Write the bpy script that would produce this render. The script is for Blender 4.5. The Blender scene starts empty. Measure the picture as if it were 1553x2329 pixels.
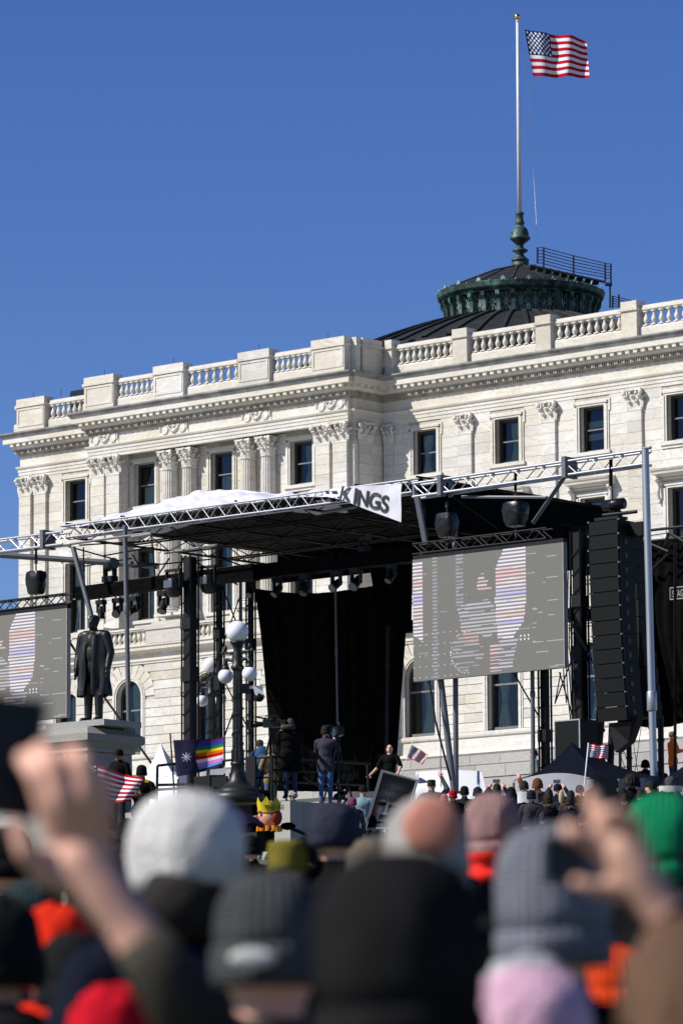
import bpy, bmesh, math, random
from mathutils import Vector, Matrix, noise, Quaternion
random.seed(7)
R = math.radians
sc = bpy.context.scene
# ------------------------------------------------------------------ camera
FPX = 10200.0                      # focal length in photo pixels (photo 1553 x 2329)
PITCH = math.atan(1436 / FPX); ROLL = .006; CZ = 1.75
cam = bpy.data.objects.new('camera', bpy.data.cameras.new('camera'))
sc.collection.objects.link(cam)
cam.matrix_world = Matrix.Translation((0, 0, CZ)) @ Matrix.Rotation(math.pi / 2 + PITCH, 4, 'X') @ Matrix.Rotation(-ROLL, 4, 'Z')
cd = cam.data; cd.sensor_fit = 'HORIZONTAL'; cd.sensor_width = 24.0
cd.lens = FPX / 1553 * 24.0
cd.clip_start = .3; cd.clip_end = 20000
cd.dof.use_dof = True; cd.dof.focus_distance = 112.0; cd.dof.aperture_fstop = 5.6
sc.camera = cam
# ------------------------------------------------------------------ sky and sun
SUN = Vector((-1.1495, -.318, 1.07)).normalized()
w = bpy.data.worlds.new('World'); sc.world = w; w.use_nodes = True
nt = w.node_tree; nt.nodes.clear()
sky = nt.nodes.new('ShaderNodeTexSky'); sky.sky_type = 'NISHITA'; sky.sun_disc = False
sky.sun_elevation = math.asin(SUN.z); sky.sun_rotation = math.atan2(SUN.x, SUN.y) % (2 * math.pi)
sky.altitude = 2500; sky.air_density = 1.0; sky.dust_density = 0.0; sky.ozone_density = 3.0
hs = nt.nodes.new('ShaderNodeHueSaturation'); hs.inputs['Hue'].default_value = .519; hs.inputs['Saturation'].default_value = 1.25; hs.inputs['Value'].default_value = 1.0
bg = nt.nodes.new('ShaderNodeBackground'); bg.inputs[1].default_value = .09
wo = nt.nodes.new('ShaderNodeOutputWorld')
nt.links.new(sky.outputs[0], hs.inputs['Color']); nt.links.new(hs.outputs[0], bg.inputs[0]); nt.links.new(bg.outputs[0], wo.inputs[0])
sl = bpy.data.lights.new('sun', 'SUN'); sl.energy = 5.0; sl.angle = R(.53); sl.color = (1, .97, .915)
so = bpy.data.objects.new('sun', sl); sc.collection.objects.link(so)
so.rotation_euler = (-SUN).to_track_quat('-Z', 'Y').to_euler(); so.location = SUN * 300
sc.view_settings.view_transform = 'Standard'; sc.view_settings.look = 'None'
sc.view_settings.gamma = 1; sc.view_settings.exposure = 0.25; sc.view_settings.use_curve_mapping = False
sc.cycles.use_denoising = True; sc.cycles.max_bounces = 6; sc.cycles.diffuse_bounces = 4
sc.cycles.glossy_bounces = 3; sc.cycles.transparent_max_bounces = 12
# ------------------------------------------------------------------ pixel -> place helpers
cp, sp = math.cos(PITCH), math.sin(PITCH)
def ray(x, y):
    dx, dy = x - 776.5, y - 1164.5
    a, b = dx - ROLL * dy, dy + ROLL * dx
    return Vector((a / FPX, cp + sp * b / FPX, sp - cp * b / FPX))
def P(x, y, d):                     # point on the pixel's ray at forward distance d
    v = ray(x, y); v = v * (d / v.y); v.z += CZ; return v
TH = math.atan2(FPX / cp, 11636.0)  # the building front is turned by this angle to the picture plane
U = Vector((math.cos(TH), -math.sin(TH), 0)); W = Vector((math.sin(TH), math.cos(TH), 0))
class Frame:                        # u along the building front, v into it, z up
    def __init__(s, o): s.o = Vector((o.x, o.y, 0))
    def pl(s, x, y, v):             # pixel -> (u, v, z) on the plane v = const
        d = ray(x, y); c = Vector((0, 0, CZ)); t = ((s.o - c).dot(W) + v) / d.dot(W)
        q = c + d * t; return Vector(((q - s.o).dot(U), v, q.z))
    def pu(s, x, y, u):
        d = ray(x, y); c = Vector((0, 0, CZ)); t = ((s.o - c).dot(U) + u) / d.dot(U)
        q = c + d * t; return Vector((u, (q - s.o).dot(W), q.z))
    def w(s, p): return s.o + U * p[0] + W * p[1] + Vector((0, 0, p[2]))
def gz(y): return .08 * y           # the lawn climbs towards the building
FB = Frame(P(868, 900, 200.0)); FS = Frame(P(938, 1270, 113.0))
# ------------------------------------------------------------------ mesh builder
class MB:
    def __init__(s): s.v = []; s.f = []; s.m = []; s.mi = 0
    def add(s, vs, fs):
        n = len(s.v); s.v += [Vector(q) for q in vs]
        for f in fs: s.f.append(tuple(i + n for i in f)); s.m.append(s.mi)
        return s
    def box(s, x0, x1, y0, y1, z0, z1):
        return s.add([(x, y, z) for z in (z0, z1) for y in (y0, y1) for x in (x0, x1)],
                     [(0, 2, 3, 1), (4, 5, 7, 6), (0, 1, 5, 4), (2, 6, 7, 3), (0, 4, 6, 2), (1, 3, 7, 5)])
    def obox(s, c, ax, ay, az):     # oriented box, half axes
        c, ax, ay, az = map(Vector, (c, ax, ay, az))
        return s.add([c + ax * i + ay * j + az * k for k in (-1, 1) for j in (-1, 1) for i in (-1, 1)],
                     [(0, 2, 3, 1), (4, 5, 7, 6), (0, 1, 5, 4), (2, 6, 7, 3), (0, 4, 6, 2), (1, 3, 7, 5)])
    def tube(s, pts, r, n=8, cap=True):
        pts = [Vector(q) for q in pts]; rs = r if isinstance(r, (list, tuple)) else [r] * len(pts)
        N = len(pts); ref = None; base = len(s.v); vs = []; fs = []
        for i, q in enumerate(pts):
            t = (pts[min(i + 1, N - 1)] - pts[max(i - 1, 0)])
            t = t.normalized() if t.length > 1e-9 else Vector((0, 0, 1))
            if ref is None: ref = Vector((0, 0, 1)) if abs(t.z) < .9 else Vector((1, 0, 0))
            a = ref - t * ref.dot(t); a.normalize(); ref = a; b = t.cross(a)
            for k in range(n):
                g = 2 * math.pi * k / n; vs.append(q + (a * math.cos(g) + b * math.sin(g)) * rs[i])
        for i in range(N - 1):
            for k in range(n):
                fs.append((i * n + k, i * n + (k + 1) % n, (i + 1) * n + (k + 1) % n, (i + 1) * n + k))
        if cap: fs.append(tuple(range(n))[::-1]); fs.append(tuple((N - 1) * n + k for k in range(n)))
        return s.add(vs, fs)
    def lathe(s, prof, n=16, c=(0, 0, 0), ax=None):  # prof: (r, z)
        c = Vector(c); vs = []; fs = []; q = ax or Matrix.Identity(3)
        for r_, z_ in prof:
            for k in range(n):
                g = 2 * math.pi * k / n; vs.append(c + q @ Vector((r_ * math.cos(g), r_ * math.sin(g), z_)))
        for i in range(len(prof) - 1):
            for k in range(n): fs.append((i * n + k, i * n + (k + 1) % n, (i + 1) * n + (k + 1) % n, (i + 1) * n + k))
        fs.append(tuple(range(n))[::-1]); fs.append(tuple((len(prof) - 1) * n + k for k in range(n)))
        return s.add(vs, fs)
    def ell(s, c, r, n=12, m=8, q=None):
        c = Vector(c); r = (r, r, r) if not isinstance(r, (tuple, list)) else r; q = q or Matrix.Identity(3); vs = []; fs = []
        for i in range(m + 1):
            t = math.pi * i / m
            for k in range(n):
                g = 2 * math.pi * k / n
                vs.append(c + q @ Vector((r[0] * math.sin(t) * math.cos(g), r[1] * math.sin(t) * math.sin(g), -r[2] * math.cos(t))))
        for i in range(m):
            for k in range(n): fs.append((i * n + k, i * n + (k + 1) % n, (i + 1) * n + (k + 1) % n, (i + 1) * n + k))
        return s.add(vs, fs)
    def prism(s, poly, d):          # poly: 3D points, extruded by vector d
        poly = [Vector(q) for q in poly]; d = Vector(d); n = len(poly)
        return s.add(poly + [q + d for q in poly],
                     [tuple(range(n))[::-1], tuple(range(n, 2 * n))] + [(i, (i + 1) % n, n + (i + 1) % n, n + i) for i in range(n)])
    def grid(s, fn, nu, nv):        # fn(a, b) -> point
        vs = [fn(i / nu, j / nv) for j in range(nv + 1) for i in range(nu + 1)]
        return s.add(vs, [(j * (nu + 1) + i, j * (nu + 1) + i + 1, (j + 1) * (nu + 1) + i + 1, (j + 1) * (nu + 1) + i) for j in range(nv) for i in range(nu)])
    def mesh(s, name, mats, smooth=False, off=None):
        me = bpy.data.meshes.new(name)
        vs = [q - off for q in s.v] if off is not None else s.v
        me.from_pydata([tuple(q) for q in vs], [], s.f)
        mats = mats if isinstance(mats, (list, tuple)) else [mats]
        for m in mats: me.materials.append(M[m] if isinstance(m, str) else m)
        if len(mats) > 1: me.polygons.foreach_set('material_index', s.m)
        b = bmesh.new(); b.from_mesh(me)
        len(s.f) > 1 and bmesh.ops.recalc_face_normals(b, faces=b.faces); b.to_mesh(me); b.free()
        if smooth: me.polygons.foreach_set('use_smooth', [True] * len(me.polygons))
        me.update(); return me
    def build(s, name, mats, parent=None, smooth=False):
        off = Vector(parent.get('_b', (0, 0, 0))) if parent is not None else None
        if parent is not None and parent.parent is not None and '_b' not in parent: off = Vector(parent.parent.get('_b', (0, 0, 0)))
        return link(bpy.data.objects.new(name, s.mesh(name, mats, smooth, off)), parent)
COL = sc.collection
def link(o, parent=None):
    COL.objects.link(o)
    if parent is not None: o.parent = parent
    return o
def tag(o, label, cat, group=None):
    o['label'] = label; o['category'] = cat
    if group: o['group'] = group
    return o
def thing(name, label, cat, base=(0, 0, 0), frame=None, group=None, rotz=0.0):
    o = bpy.data.objects.new(name, None); o.empty_display_size = .2; COL.objects.link(o)
    if frame is not None:
        o.location = frame.w(base); o.rotation_euler = (0, 0, -TH); o['_b'] = tuple(base)
    else: o.location = base; o.rotation_euler = (0, 0, rotz)
    return tag(o, label, cat, group)
def inst(name, me, parent, loc=(0, 0, 0), rot=(0, 0, 0), scale=(1, 1, 1)):
    o = bpy.data.objects.new(name, me); COL.objects.link(o); o.parent = parent
    o.location = loc; o.rotation_euler = rot; o.scale = scale
    return o
def struct(o): o['kind'] = 'structure'; return o
# ------------------------------------------------------------------ materials
M = {}
def nodes(name):
    m = bpy.data.materials.new(name); m.use_nodes = True; M[name] = m
    return m, m.node_tree, m.node_tree.nodes['Principled BSDF'], m.node_tree.nodes, m.node_tree.links
def ramp(ns, stops):
    n = ns.new('ShaderNodeValToRGB'); e = n.color_ramp.elements
    while len(e) < len(stops): e.new(.5)
    for q, (p_, c_) in zip(e, stops): q.position = p_; q.color = (*c_, 1)
    return n
def mat(name, c, rough=.6, metal=0, var=.15, scale=6.0, bump=0.0, bscale=40.0, spec=.5, rnd=.0, detail=5):
    m, t, b, ns, lk = nodes(name)
    tc = ns.new('ShaderNodeTexCoord'); nz = ns.new('ShaderNodeTexNoise'); nz.inputs['Scale'].default_value = scale; nz.inputs['Detail'].default_value = detail
    lk.new(tc.outputs['Object'], nz.inputs['Vector'])
    r_ = ramp(ns, [(.3, tuple(max(0, q * (1 - var)) for q in c)), (.7, tuple(min(1, q * (1 + var)) for q in c))])
    lk.new(nz.outputs['Fac'], r_.inputs['Fac']); out = r_.outputs['Color']
    if rnd:
        oi = ns.new('ShaderNodeObjectInfo'); h = ns.new('ShaderNodeHueSaturation'); mp = ns.new('ShaderNodeMapRange')
        mp.inputs['To Min'].default_value = 1 - rnd; mp.inputs['To Max'].default_value = 1 + rnd
        lk.new(oi.outputs['Random'], mp.inputs['Value']); lk.new(mp.outputs[0], h.inputs['Value']); lk.new(out, h.inputs['Color']); out = h.outputs[0]
    lk.new(out, b.inputs['Base Color'])
    b.inputs['Roughness'].default_value = rough; b.inputs['Metallic'].default_value = metal; b.inputs['Specular IOR Level'].default_value = spec
    if bump:
        n2 = ns.new('ShaderNodeTexNoise'); n2.inputs['Scale'].default_value = bscale; n2.inputs['Detail'].default_value = 6
        bp = ns.new('ShaderNodeBump'); bp.inputs['Strength'].default_value = bump; bp.inputs['Distance'].default_value = .02
        lk.new(tc.outputs['Object'], n2.inputs['Vector']); lk.new(n2.outputs['Fac'], bp.inputs['Height']); lk.new(bp.outputs[0], b.inputs['Normal'])
    return m
def marble(name, rnd=1.0, joints=None):
    m, t, b, ns, lk = nodes(name)
    geo = ns.new('ShaderNodeNewGeometry'); oi = ns.new('ShaderNodeObjectInfo')
    # each stone has its own vein field
    of = ns.new('ShaderNodeVectorMath'); of.operation = 'MULTIPLY_ADD'
    cb = ns.new('ShaderNodeCombineXYZ')
    for k in range(3): lk.new(oi.outputs['Random'], cb.inputs[k])
    of.inputs[1].default_value = (37 * rnd, 53 * rnd, 71 * rnd); lk.new(cb.outputs[0], of.inputs[0]); lk.new(geo.outputs['Position'], of.inputs[2])
    mp = ns.new('ShaderNodeMapping'); mp.inputs['Rotation'].default_value = (.5, .3, .7); mp.inputs['Scale'].default_value = (.9, .9, 2.4); lk.new(of.outputs[0], mp.inputs[0])
    n1 = ns.new('ShaderNodeTexNoise'); n1.inputs['Scale'].default_value = .8; n1.inputs['Detail'].default_value = 9; n1.inputs['Distortion'].default_value = 1.6; n1.inputs['Roughness'].default_value = .62
    lk.new(mp.outputs[0], n1.inputs['Vector'])
    v = ramp(ns, [(.36, (.59, .568, .52)), (.473, (.63, .61, .57)), (.496, (.47, .46, .445)), (.52, (.635, .617, .58)), (.64, (.655, .64, .605))])
    lk.new(n1.outputs['Fac'], v.inputs['Fac'])
    tone = ramp(ns, [(0, (.82, .81, .79)), (.15, (1.0, .955, .87)), (.35, (1.0, .99, .965)), (.58, (.96, .915, .83)), (.75, (1.0, .99, .96)), (.93, (.88, .87, .86)), (1, (.84, .78, .68))])
    if rnd: lk.new(oi.outputs['Random'], tone.inputs['Fac'])
    else: tone.inputs['Fac'].default_value = .42
    mx = ns.new('ShaderNodeMix'); mx.data_type = 'RGBA'; mx.blend_type = 'MULTIPLY'; mx.inputs[0].default_value = 1
    lk.new(v.outputs[0], mx.inputs[6]); lk.new(tone.outputs[0], mx.inputs[7])
    n3 = ns.new('ShaderNodeTexNoise'); n3.inputs['Scale'].default_value = .35; n3.inputs['Detail'].default_value = 4; lk.new(geo.outputs['Position'], n3.inputs['Vector'])
    st = ramp(ns, [(.38, (.88, .84, .76)), (.6, (1, 1, 1))]); lk.new(n3.outputs['Fac'], st.inputs['Fac'])
    m2 = ns.new('ShaderNodeMix'); m2.data_type = 'RGBA'; m2.blend_type = 'MULTIPLY'; m2.inputs[0].default_value = .8
    lk.new(mx.outputs[2], m2.inputs[6]); lk.new(st.outputs[0], m2.inputs[7])
    lk.new(m2.outputs[2], b.inputs['Base Color']); b.inputs['Roughness'].default_value = .62
    n4 = ns.new('ShaderNodeTexNoise'); n4.inputs['Scale'].default_value = 14; n4.inputs['Detail'].default_value = 6; lk.new(geo.outputs['Position'], n4.inputs['Vector'])
    bp = ns.new('ShaderNodeBump'); bp.inputs['Strength'].default_value = .18; bp.inputs['Distance'].default_value = .03; lk.new(n4.outputs['Fac'], bp.inputs['Height']); lk.new(bp.outputs[0], b.inputs['Normal'])
marble('marble'); marble('marble_plain', 0.0)
mat('marble_shade_grime', (.33, .30, .25), .8, var=.35, scale=2.5, bump=.3, bscale=12)  # under the cornice: deep shade put into the colour, with some grime
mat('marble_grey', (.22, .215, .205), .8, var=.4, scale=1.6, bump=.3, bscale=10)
mat('marble_carved', (.60, .565, .50), .6, var=.22, scale=5, bump=.5, bscale=20)
mat('joint', (.42, .38, .31), .9, var=.25, scale=3)
mat('granite', (.33, .315, .29), .7, var=.30, scale=35, bump=.3, bscale=60, rnd=.12)
mat('granite_dark', (.30, .29, .265), .75, var=.3, scale=40, bump=.4, bscale=60)
mat('window_frame', (.018, .019, .017), .45)
mat('sash', (.16, .16, .15), .5)
mat('dark_room', (.012, .013, .012), .9)
mat('curtain', (.62, .64, .52), .85, var=.2, scale=3)
mat('blind', (.62, .62, .56), .8)
mat('lead_roof', (.022, .024, .020), .55, var=.35, scale=1.5, bump=.25, bscale=6, spec=.25)
mat('lead_rib', (.027, .028, .024), .55, var=.3, scale=2, spec=.25)
def patina(name):
    m, t, b, ns, lk = nodes(name); geo = ns.new('ShaderNodeNewGeometry'); n = ns.new('ShaderNodeTexNoise'); n.inputs['Scale'].default_value = 2.2; n.inputs['Detail'].default_value = 7; n.inputs['Roughness'].default_value = .65
    lk.new(geo.outputs['Position'], n.inputs['Vector'])
    r_ = ramp(ns, [(.36, (.008, .014, .012)), (.52, (.022, .055, .045)), (.68, (.11, .24, .195))]); lk.new(n.outputs['Fac'], r_.inputs[0]); lk.new(r_.outputs[0], b.inputs['Base Color']); b.inputs['Roughness'].default_value = .6
patina('verdigris')
mat('verdigris_pale', (.22, .31, .26), .6, var=.4, scale=6)
mat('bronze_brown', (.055, .04, .03), .45, var=.4, scale=4)
mat('iron', (.012, .012, .014), .5); mat('pole_white', (.62, .63, .64), .35, var=.06); mat('gold', (.75, .50, .13), .25, metal=1, var=.1)
mat('rope', (.75, .75, .72), .8); mat('solar', (.015, .017, .02), .25)
def glass(name, tint, ior):
    m, t, b, ns, lk = nodes(name); ns.remove(b); out = ns['Material Output']
    tr = ns.new('ShaderNodeBsdfTransparent'); tr.inputs[0].default_value = (*tint, 1); gl = ns.new('ShaderNodeBsdfGlossy'); gl.inputs['Roughness'].default_value = .03
    fr = ns.new('ShaderNodeFresnel'); fr.inputs[0].default_value = ior; mx = ns.new('ShaderNodeMixShader')
    lk.new(fr.outputs[0], mx.inputs[0]); lk.new(tr.outputs[0], mx.inputs[1]); lk.new(gl.outputs[0], mx.inputs[2]); lk.new(mx.outputs[0], out.inputs[0])
glass('glass', (.55, .64, .62), 1.65)
mat('grass', (.07, .085, .035), .95, var=.4, scale=3)
mat('paving', (.36, .34, .30), .85, var=.2, scale=4)
# ------------------------------------------------------------------ ground
g = MB(); NX = 20
ys = [-30, 0, 30, 60, 90, 120, 150, 185, 240, 600, 5000]
def gy(y): return .08 * y if y < 240 else .08 * 240 + (y - 240) * .002
g.grid(lambda a, b: (-3000 + 6000 * a, ys[int(round(b * (len(ys) - 1)))], gy(ys[int(round(b * (len(ys) - 1)))])), 1, len(ys) - 1)
struct(g.build('ground', 'grass'))
pz = MB(); pz.add([(-400, 108, .08 * 108 + .06), (400, 108, .08 * 108 + .06), (400, 238, .08 * 238 + .06), (-400, 238, .08 * 238 + .06)], [(0, 1, 2, 3)])
struct(pz.build('plaza_pavement', 'paving'))
# ------------------------------------------------------------------ capitol building
B = thing('capitol_building', 'white marble capitol building with balustrade, columned pavilion and dark low dome', 'building', (0, 0, 17.4), FB)
def vis(u, v, z, m=40):             # is a point of the front inside the picture
    q = FB.w((u, v, z)) - Vector((0, 0, CZ)); f = cp * q.y + sp * q.z; a = q.x / f * FPX; b_ = -(-sp * q.y + cp * q.z) / f * FPX
    x = 776.5 + a + ROLL * b_; y = 1164.5 + b_ - ROLL * a
    return -m < x < 1553 + m and -m < y < 1830
PATH = [(-23.3, 3.0), (-23.3, 0), (-16.4, 0), (-16.4, -2.2), (-.12, -2.2), (-.12, -1.95), (.04, -1.95), (.04, 0), (21.0, 0)]
GPATH = [(-23.7, 3.0), (-23.7, -.5), (-16.7, -.5), (-16.7, -2.75), (.15, -2.75), (.15, -.5), (21.0, -.5)]
def offs(path, d):                  # offset outward (towards -v on the front)
    out = []
    for i, p_ in enumerate(path):
        def nrm(a, b):
            t = Vector((b[0] - a[0], b[1] - a[1])).normalized(); return Vector((t.y, -t.x))
        n1 = nrm(path[i - 1], p_) if i > 0 else None; n2 = nrm(p_, path[i + 1]) if i < len(path) - 1 else None
        n1 = n1 or n2; n2 = n2 or n1
        q = Vector(p_) + (n1 if n1 == n2 else n1 + n2) * d if n1.dot(n2) < .5 else Vector(p_) + n1 * d
        out.append(q)
    return out
def sweep(prof, path):              # prof: (offset, z)
    b = MB(); n = len(path); rows = []
    for d, z in prof: rows.append([(q.x, q.y, z) for q in offs(path, d)])
    for j in range(len(rows) - 1):
        for i in range(n - 1): b.add([rows[j][i], rows[j][i + 1], rows[j + 1][i + 1], rows[j + 1][i]], [(0, 1, 2, 3)])
    return b
def noflip(b, name, m, parent):     # open sheets: no normal recalculation problem in Cycles
    return b.build(name, m, parent)
# entablature
arch = noflip(sweep([(-.3, 33.78), (.02, 33.78), (.02, 33.93), (.05, 33.935), (.05, 34.09), (.08, 34.095), (.08, 34.24), (.13, 34.26), (.16, 34.33), (.16, 34.36), (0, 34.365)], PATH), 'architrave', 'marble_plain', B)
noflip(sweep([(0, 34.35), (0, 34.93)], PATH), 'frieze', 'marble', B)
corn = noflip(sweep([(.26, 35.19), (.33, 35.30), (.33, 35.46), (.58, 35.465), (.60, 35.47), (.60, 35.71), (.63, 35.72)], PATH), 'cornice', 'marble_plain', B)
noflip(sweep([(0, 34.86), (.05, 34.87), (.05, 34.95), (.08, 34.96), (.08, 35.13), (.26, 35.14), (.26, 35.195)], PATH), 'bed_moulding', 'marble_shade_grime', corn)
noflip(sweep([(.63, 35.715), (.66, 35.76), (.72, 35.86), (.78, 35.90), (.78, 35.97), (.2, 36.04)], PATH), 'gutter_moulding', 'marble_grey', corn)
def along(path, step, off, skip=(0,)):
    for i in range(len(path) - 1):
        if i in skip: continue
        q = offs(path, off); a, b = q[i], q[i + 1]; L = (b - a).length; n = int(L / step)
        if n < 1: continue
        t = (b - a).normalized(); nn = Vector((t.y, -t.x)); s0 = (L - (n - 1) * step) / 2
        for k in range(n): yield a + t * (s0 + k * step), t, nn
mo = MB(); mo.box(-.105, .105, -.22, .02, -.15, 0); mo.box(-.12, .12, -.24, .02, -.035, -.001)
mom = mo.mesh('modillion', 'marble_plain')
for q, t, nn in along(PATH, .42, .33):
    if vis(q.x, q.y, 35.3): inst('modillion', mom, corn, (q.x, q.y, 35.462 - 17.4), (0, 0, math.atan2(t.y, t.x)))
de = MB()
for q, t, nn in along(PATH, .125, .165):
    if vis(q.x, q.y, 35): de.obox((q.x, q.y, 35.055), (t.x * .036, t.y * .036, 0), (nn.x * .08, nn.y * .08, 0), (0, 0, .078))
d_ = de.build('dentil_row', 'marble_shade_grime', corn); d_['kind'] = 'stuff'
# parapet with balusters
par = noflip(sweep([(.16, 35.95), (.16, 36.02), (.22, 36.03), (.22, 36.40), (.18, 36.47), (-.25, 36.47)], PATH), 'parapet', 'marble', B)
rail = noflip(sweep([(-.18, 37.12), (.12, 37.12), (.12, 37.16), (.20, 37.20), (.20, 37.30), (.16, 37.33), (.16, 37.40), (-.2, 37.41)], PATH), 'parapet_rail', 'marble_plain', B)
def pedestal(u0, u1, v, z0, z1, side=None):
    b = MB(); d = .30
    if side is None:
        b.box(u0, u1, v - d, v + .3, z0, z1 - .42); b.box(u0 - .04, u1 + .04, v - d - .05, v + .3, z0, z0 + .16)
        b.box(u0 - .06, u1 + .06, v - d - .08, v + .33, z1 - .42, z1 - .30); b.box(u0 - .01, u1 + .01, v - d - .02, v + .3, z1 - .30, z1)
        if u1 - u0 > .9:             # raised panel border
            a, c, e, f_ = u0 + .16, u1 - .16, z0 + .34, z1 - .56; y = v - d
            for q in ((u0 + .06, a, z0 + .24, z1 - .46), (c, u1 - .06, z0 + .24, z1 - .46)): b.box(q[0], q[1], y - .03, y + .01, q[2], q[3])
            b.box(a + .002, c - .002, y - .03, y + .01, z0 + .24, e); b.box(a + .002, c - .002, y - .03, y + .01, f_, z1 - .46)
    return b.build('pedestal', 'marble', par)
bprof = [(.105, 0), (.105, .07), (.075, .075), (.06, .11), (.075, .14), (.115, .22), (.125, .29), (.105, .37), (.07, .45), (.052, .52), (.062, .55), (.052, .57), (.06, .59), (.085, .61), (.095, .615), (.095, .66)]
bl = MB(); bl.lathe(bprof, 12); bl.box(-.115, .115, -.115, .115, -.002, .06); bl.box(-.10, .10, -.10, .10, .605, .662)
blm = bl.mesh('baluster', 'marble_plain', True)
def balusters(u0, u1, v, n, z=36.47):
    for k in range(n):
        u = u0 + (u1 - u0) * (k + .5) / n
        inst('baluster', blm, par if z > 30 else balc, (u, v, z - 17.4))
pv = -2.3
peds = [(-16.35, -14.42), (-11.82, -9.9), (-6.44, -4.51), (-1.93, .05)]
for a, c in peds: pedestal(a, c, pv, 36.0, 37.62)
pedestal(-23.15, -21.25, -.1, 36.0, 37.62)
for (a, c), (e, f_) in zip(peds, peds[1:]): balusters(c + .12, e - .12, pv, 7)
balusters(-21.1, -16.7, -.1, 12)
b = MB(); b.box(.02, .42, -1.75, -.45, 36.03, 37.3); b.box(.0, .50, -1.8, -.40, 37.2, 37.32); b.box(.0, .44, -1.77, -.44, 37.321, 37.6); b.build('return_parapet', 'marble', par)
b = MB(); b.box(.06, .34, -2.12, -1.83, 36.03, 37.2); b.box(.058, .40, -2.16, -1.81, 37.2, 37.32); b.box(.059, .36, -2.13, -1.82, 37.321, 37.6); b.build('pedestal', 'marble', par)
pedestal(.56, .95, -.1, 36.0, 37.62)
wp = [4.95 + 4.76 * k for k in range(4)]
for u in wp:
    if vis(u, 0, 37): pedestal(u - .42, u + .42, -.1, 36.0, 37.62)
balusters(1.15, wp[0] - .52, -.1, 9)
for a in wp[:3]: balusters(a + .52, a + 4.76 - .52, -.1, 9)
for u, v_ in ((-22.3, -.1), (-20.4, -.1), (-15.3, -2.3), (-10.8, -2.3), (-5.4, -2.3), (-1.2, -2.3)): MB().tube([(u, v_, 37.5), (u, v_, 37.95)], .012, 5).build('lightning_rod', 'iron', par)
# walls --------------------------------------------------------------------------------
ub = MB(); ub.box(-.5, .5, -.5, .5, -.5, .5); ubm = ub.mesh('stone', 'marble')
ubg = ub.mesh('granite_stone', 'granite')
def stone(name, par_, u0, u1, v0, v1, z0, z1, me=None):
    return inst(name, me or ubm, par_, ((u0 + u1) / 2, (v0 + v1) / 2, (z0 + z1) / 2 - 17.4), (0, 0, 0), (u1 - u0, v1 - v0, z1 - z0))
rng = random.Random(3)
def wallback(name, v, u0, u1, z0, z1, holes):  # sheet with rectangular holes
    b = MB(); us = sorted({u0, u1, *[h[0] for h in holes], *[h[1] for h in holes]}); zs = sorted({z0, z1, *[h[2] for h in holes], *[h[3] for h in holes]})
    for a, c in zip(us, us[1:]):
        for e, f_ in zip(zs, zs[1:]):
            if any(h[0] <= (a + c) / 2 <= h[1] and h[2] <= (e + f_) / 2 <= h[3] for h in holes): continue
            b.add([(a, v, e), (c, v, e), (c, v, f_), (a, v, f_)], [(0, 1, 2, 3)])
    return b.build(name, 'joint', B)
ASH = []
def courses(par_, name, v, u0, u1, z0, z1, h, L, blocked, gap, depth=.25, gv=.005):
    n = round((z1 - z0) / h); h = (z1 - z0) / n
    for r in range(n):
        a, c = z0 + r * h, z0 + (r + 1) * h
        segs = [(u0, u1)]
        for (x0, x1) in blocked((a + c) / 2, a, c):
            ns_ = []
            for s0, s1 in segs:
                if x1 <= s0 or x0 >= s1: ns_.append((s0, s1)); continue
                if x0 > s0: ns_.append((s0, x0))
                if x1 < s1: ns_.append((x1, s1))
            segs = ns_
        for s0, s1 in segs:
            if s1 - s0 < .06: continue
            k = max(1, round((s1 - s0) / L)); cuts = [s0 + (s1 - s0) * i / k for i in range(k + 1)]
            sh = (.22 if r % 2 else -.22) * (s1 - s0) / k
            for i in range(1, k): cuts[i] += sh + rng.uniform(-.1, .1)
            for x0, x1 in zip(cuts, cuts[1:]):
                if not (vis(x0, v, a) or vis(x1, v, c)): continue
                q = (x0 + gv, x1 - gv, v + rng.uniform(-.004, .004), v + depth, a + gap, c - gap)
                if name == 'ashlar_stone': ASH.append((par_, q))
                else: stone(name, par_, *q)
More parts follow.
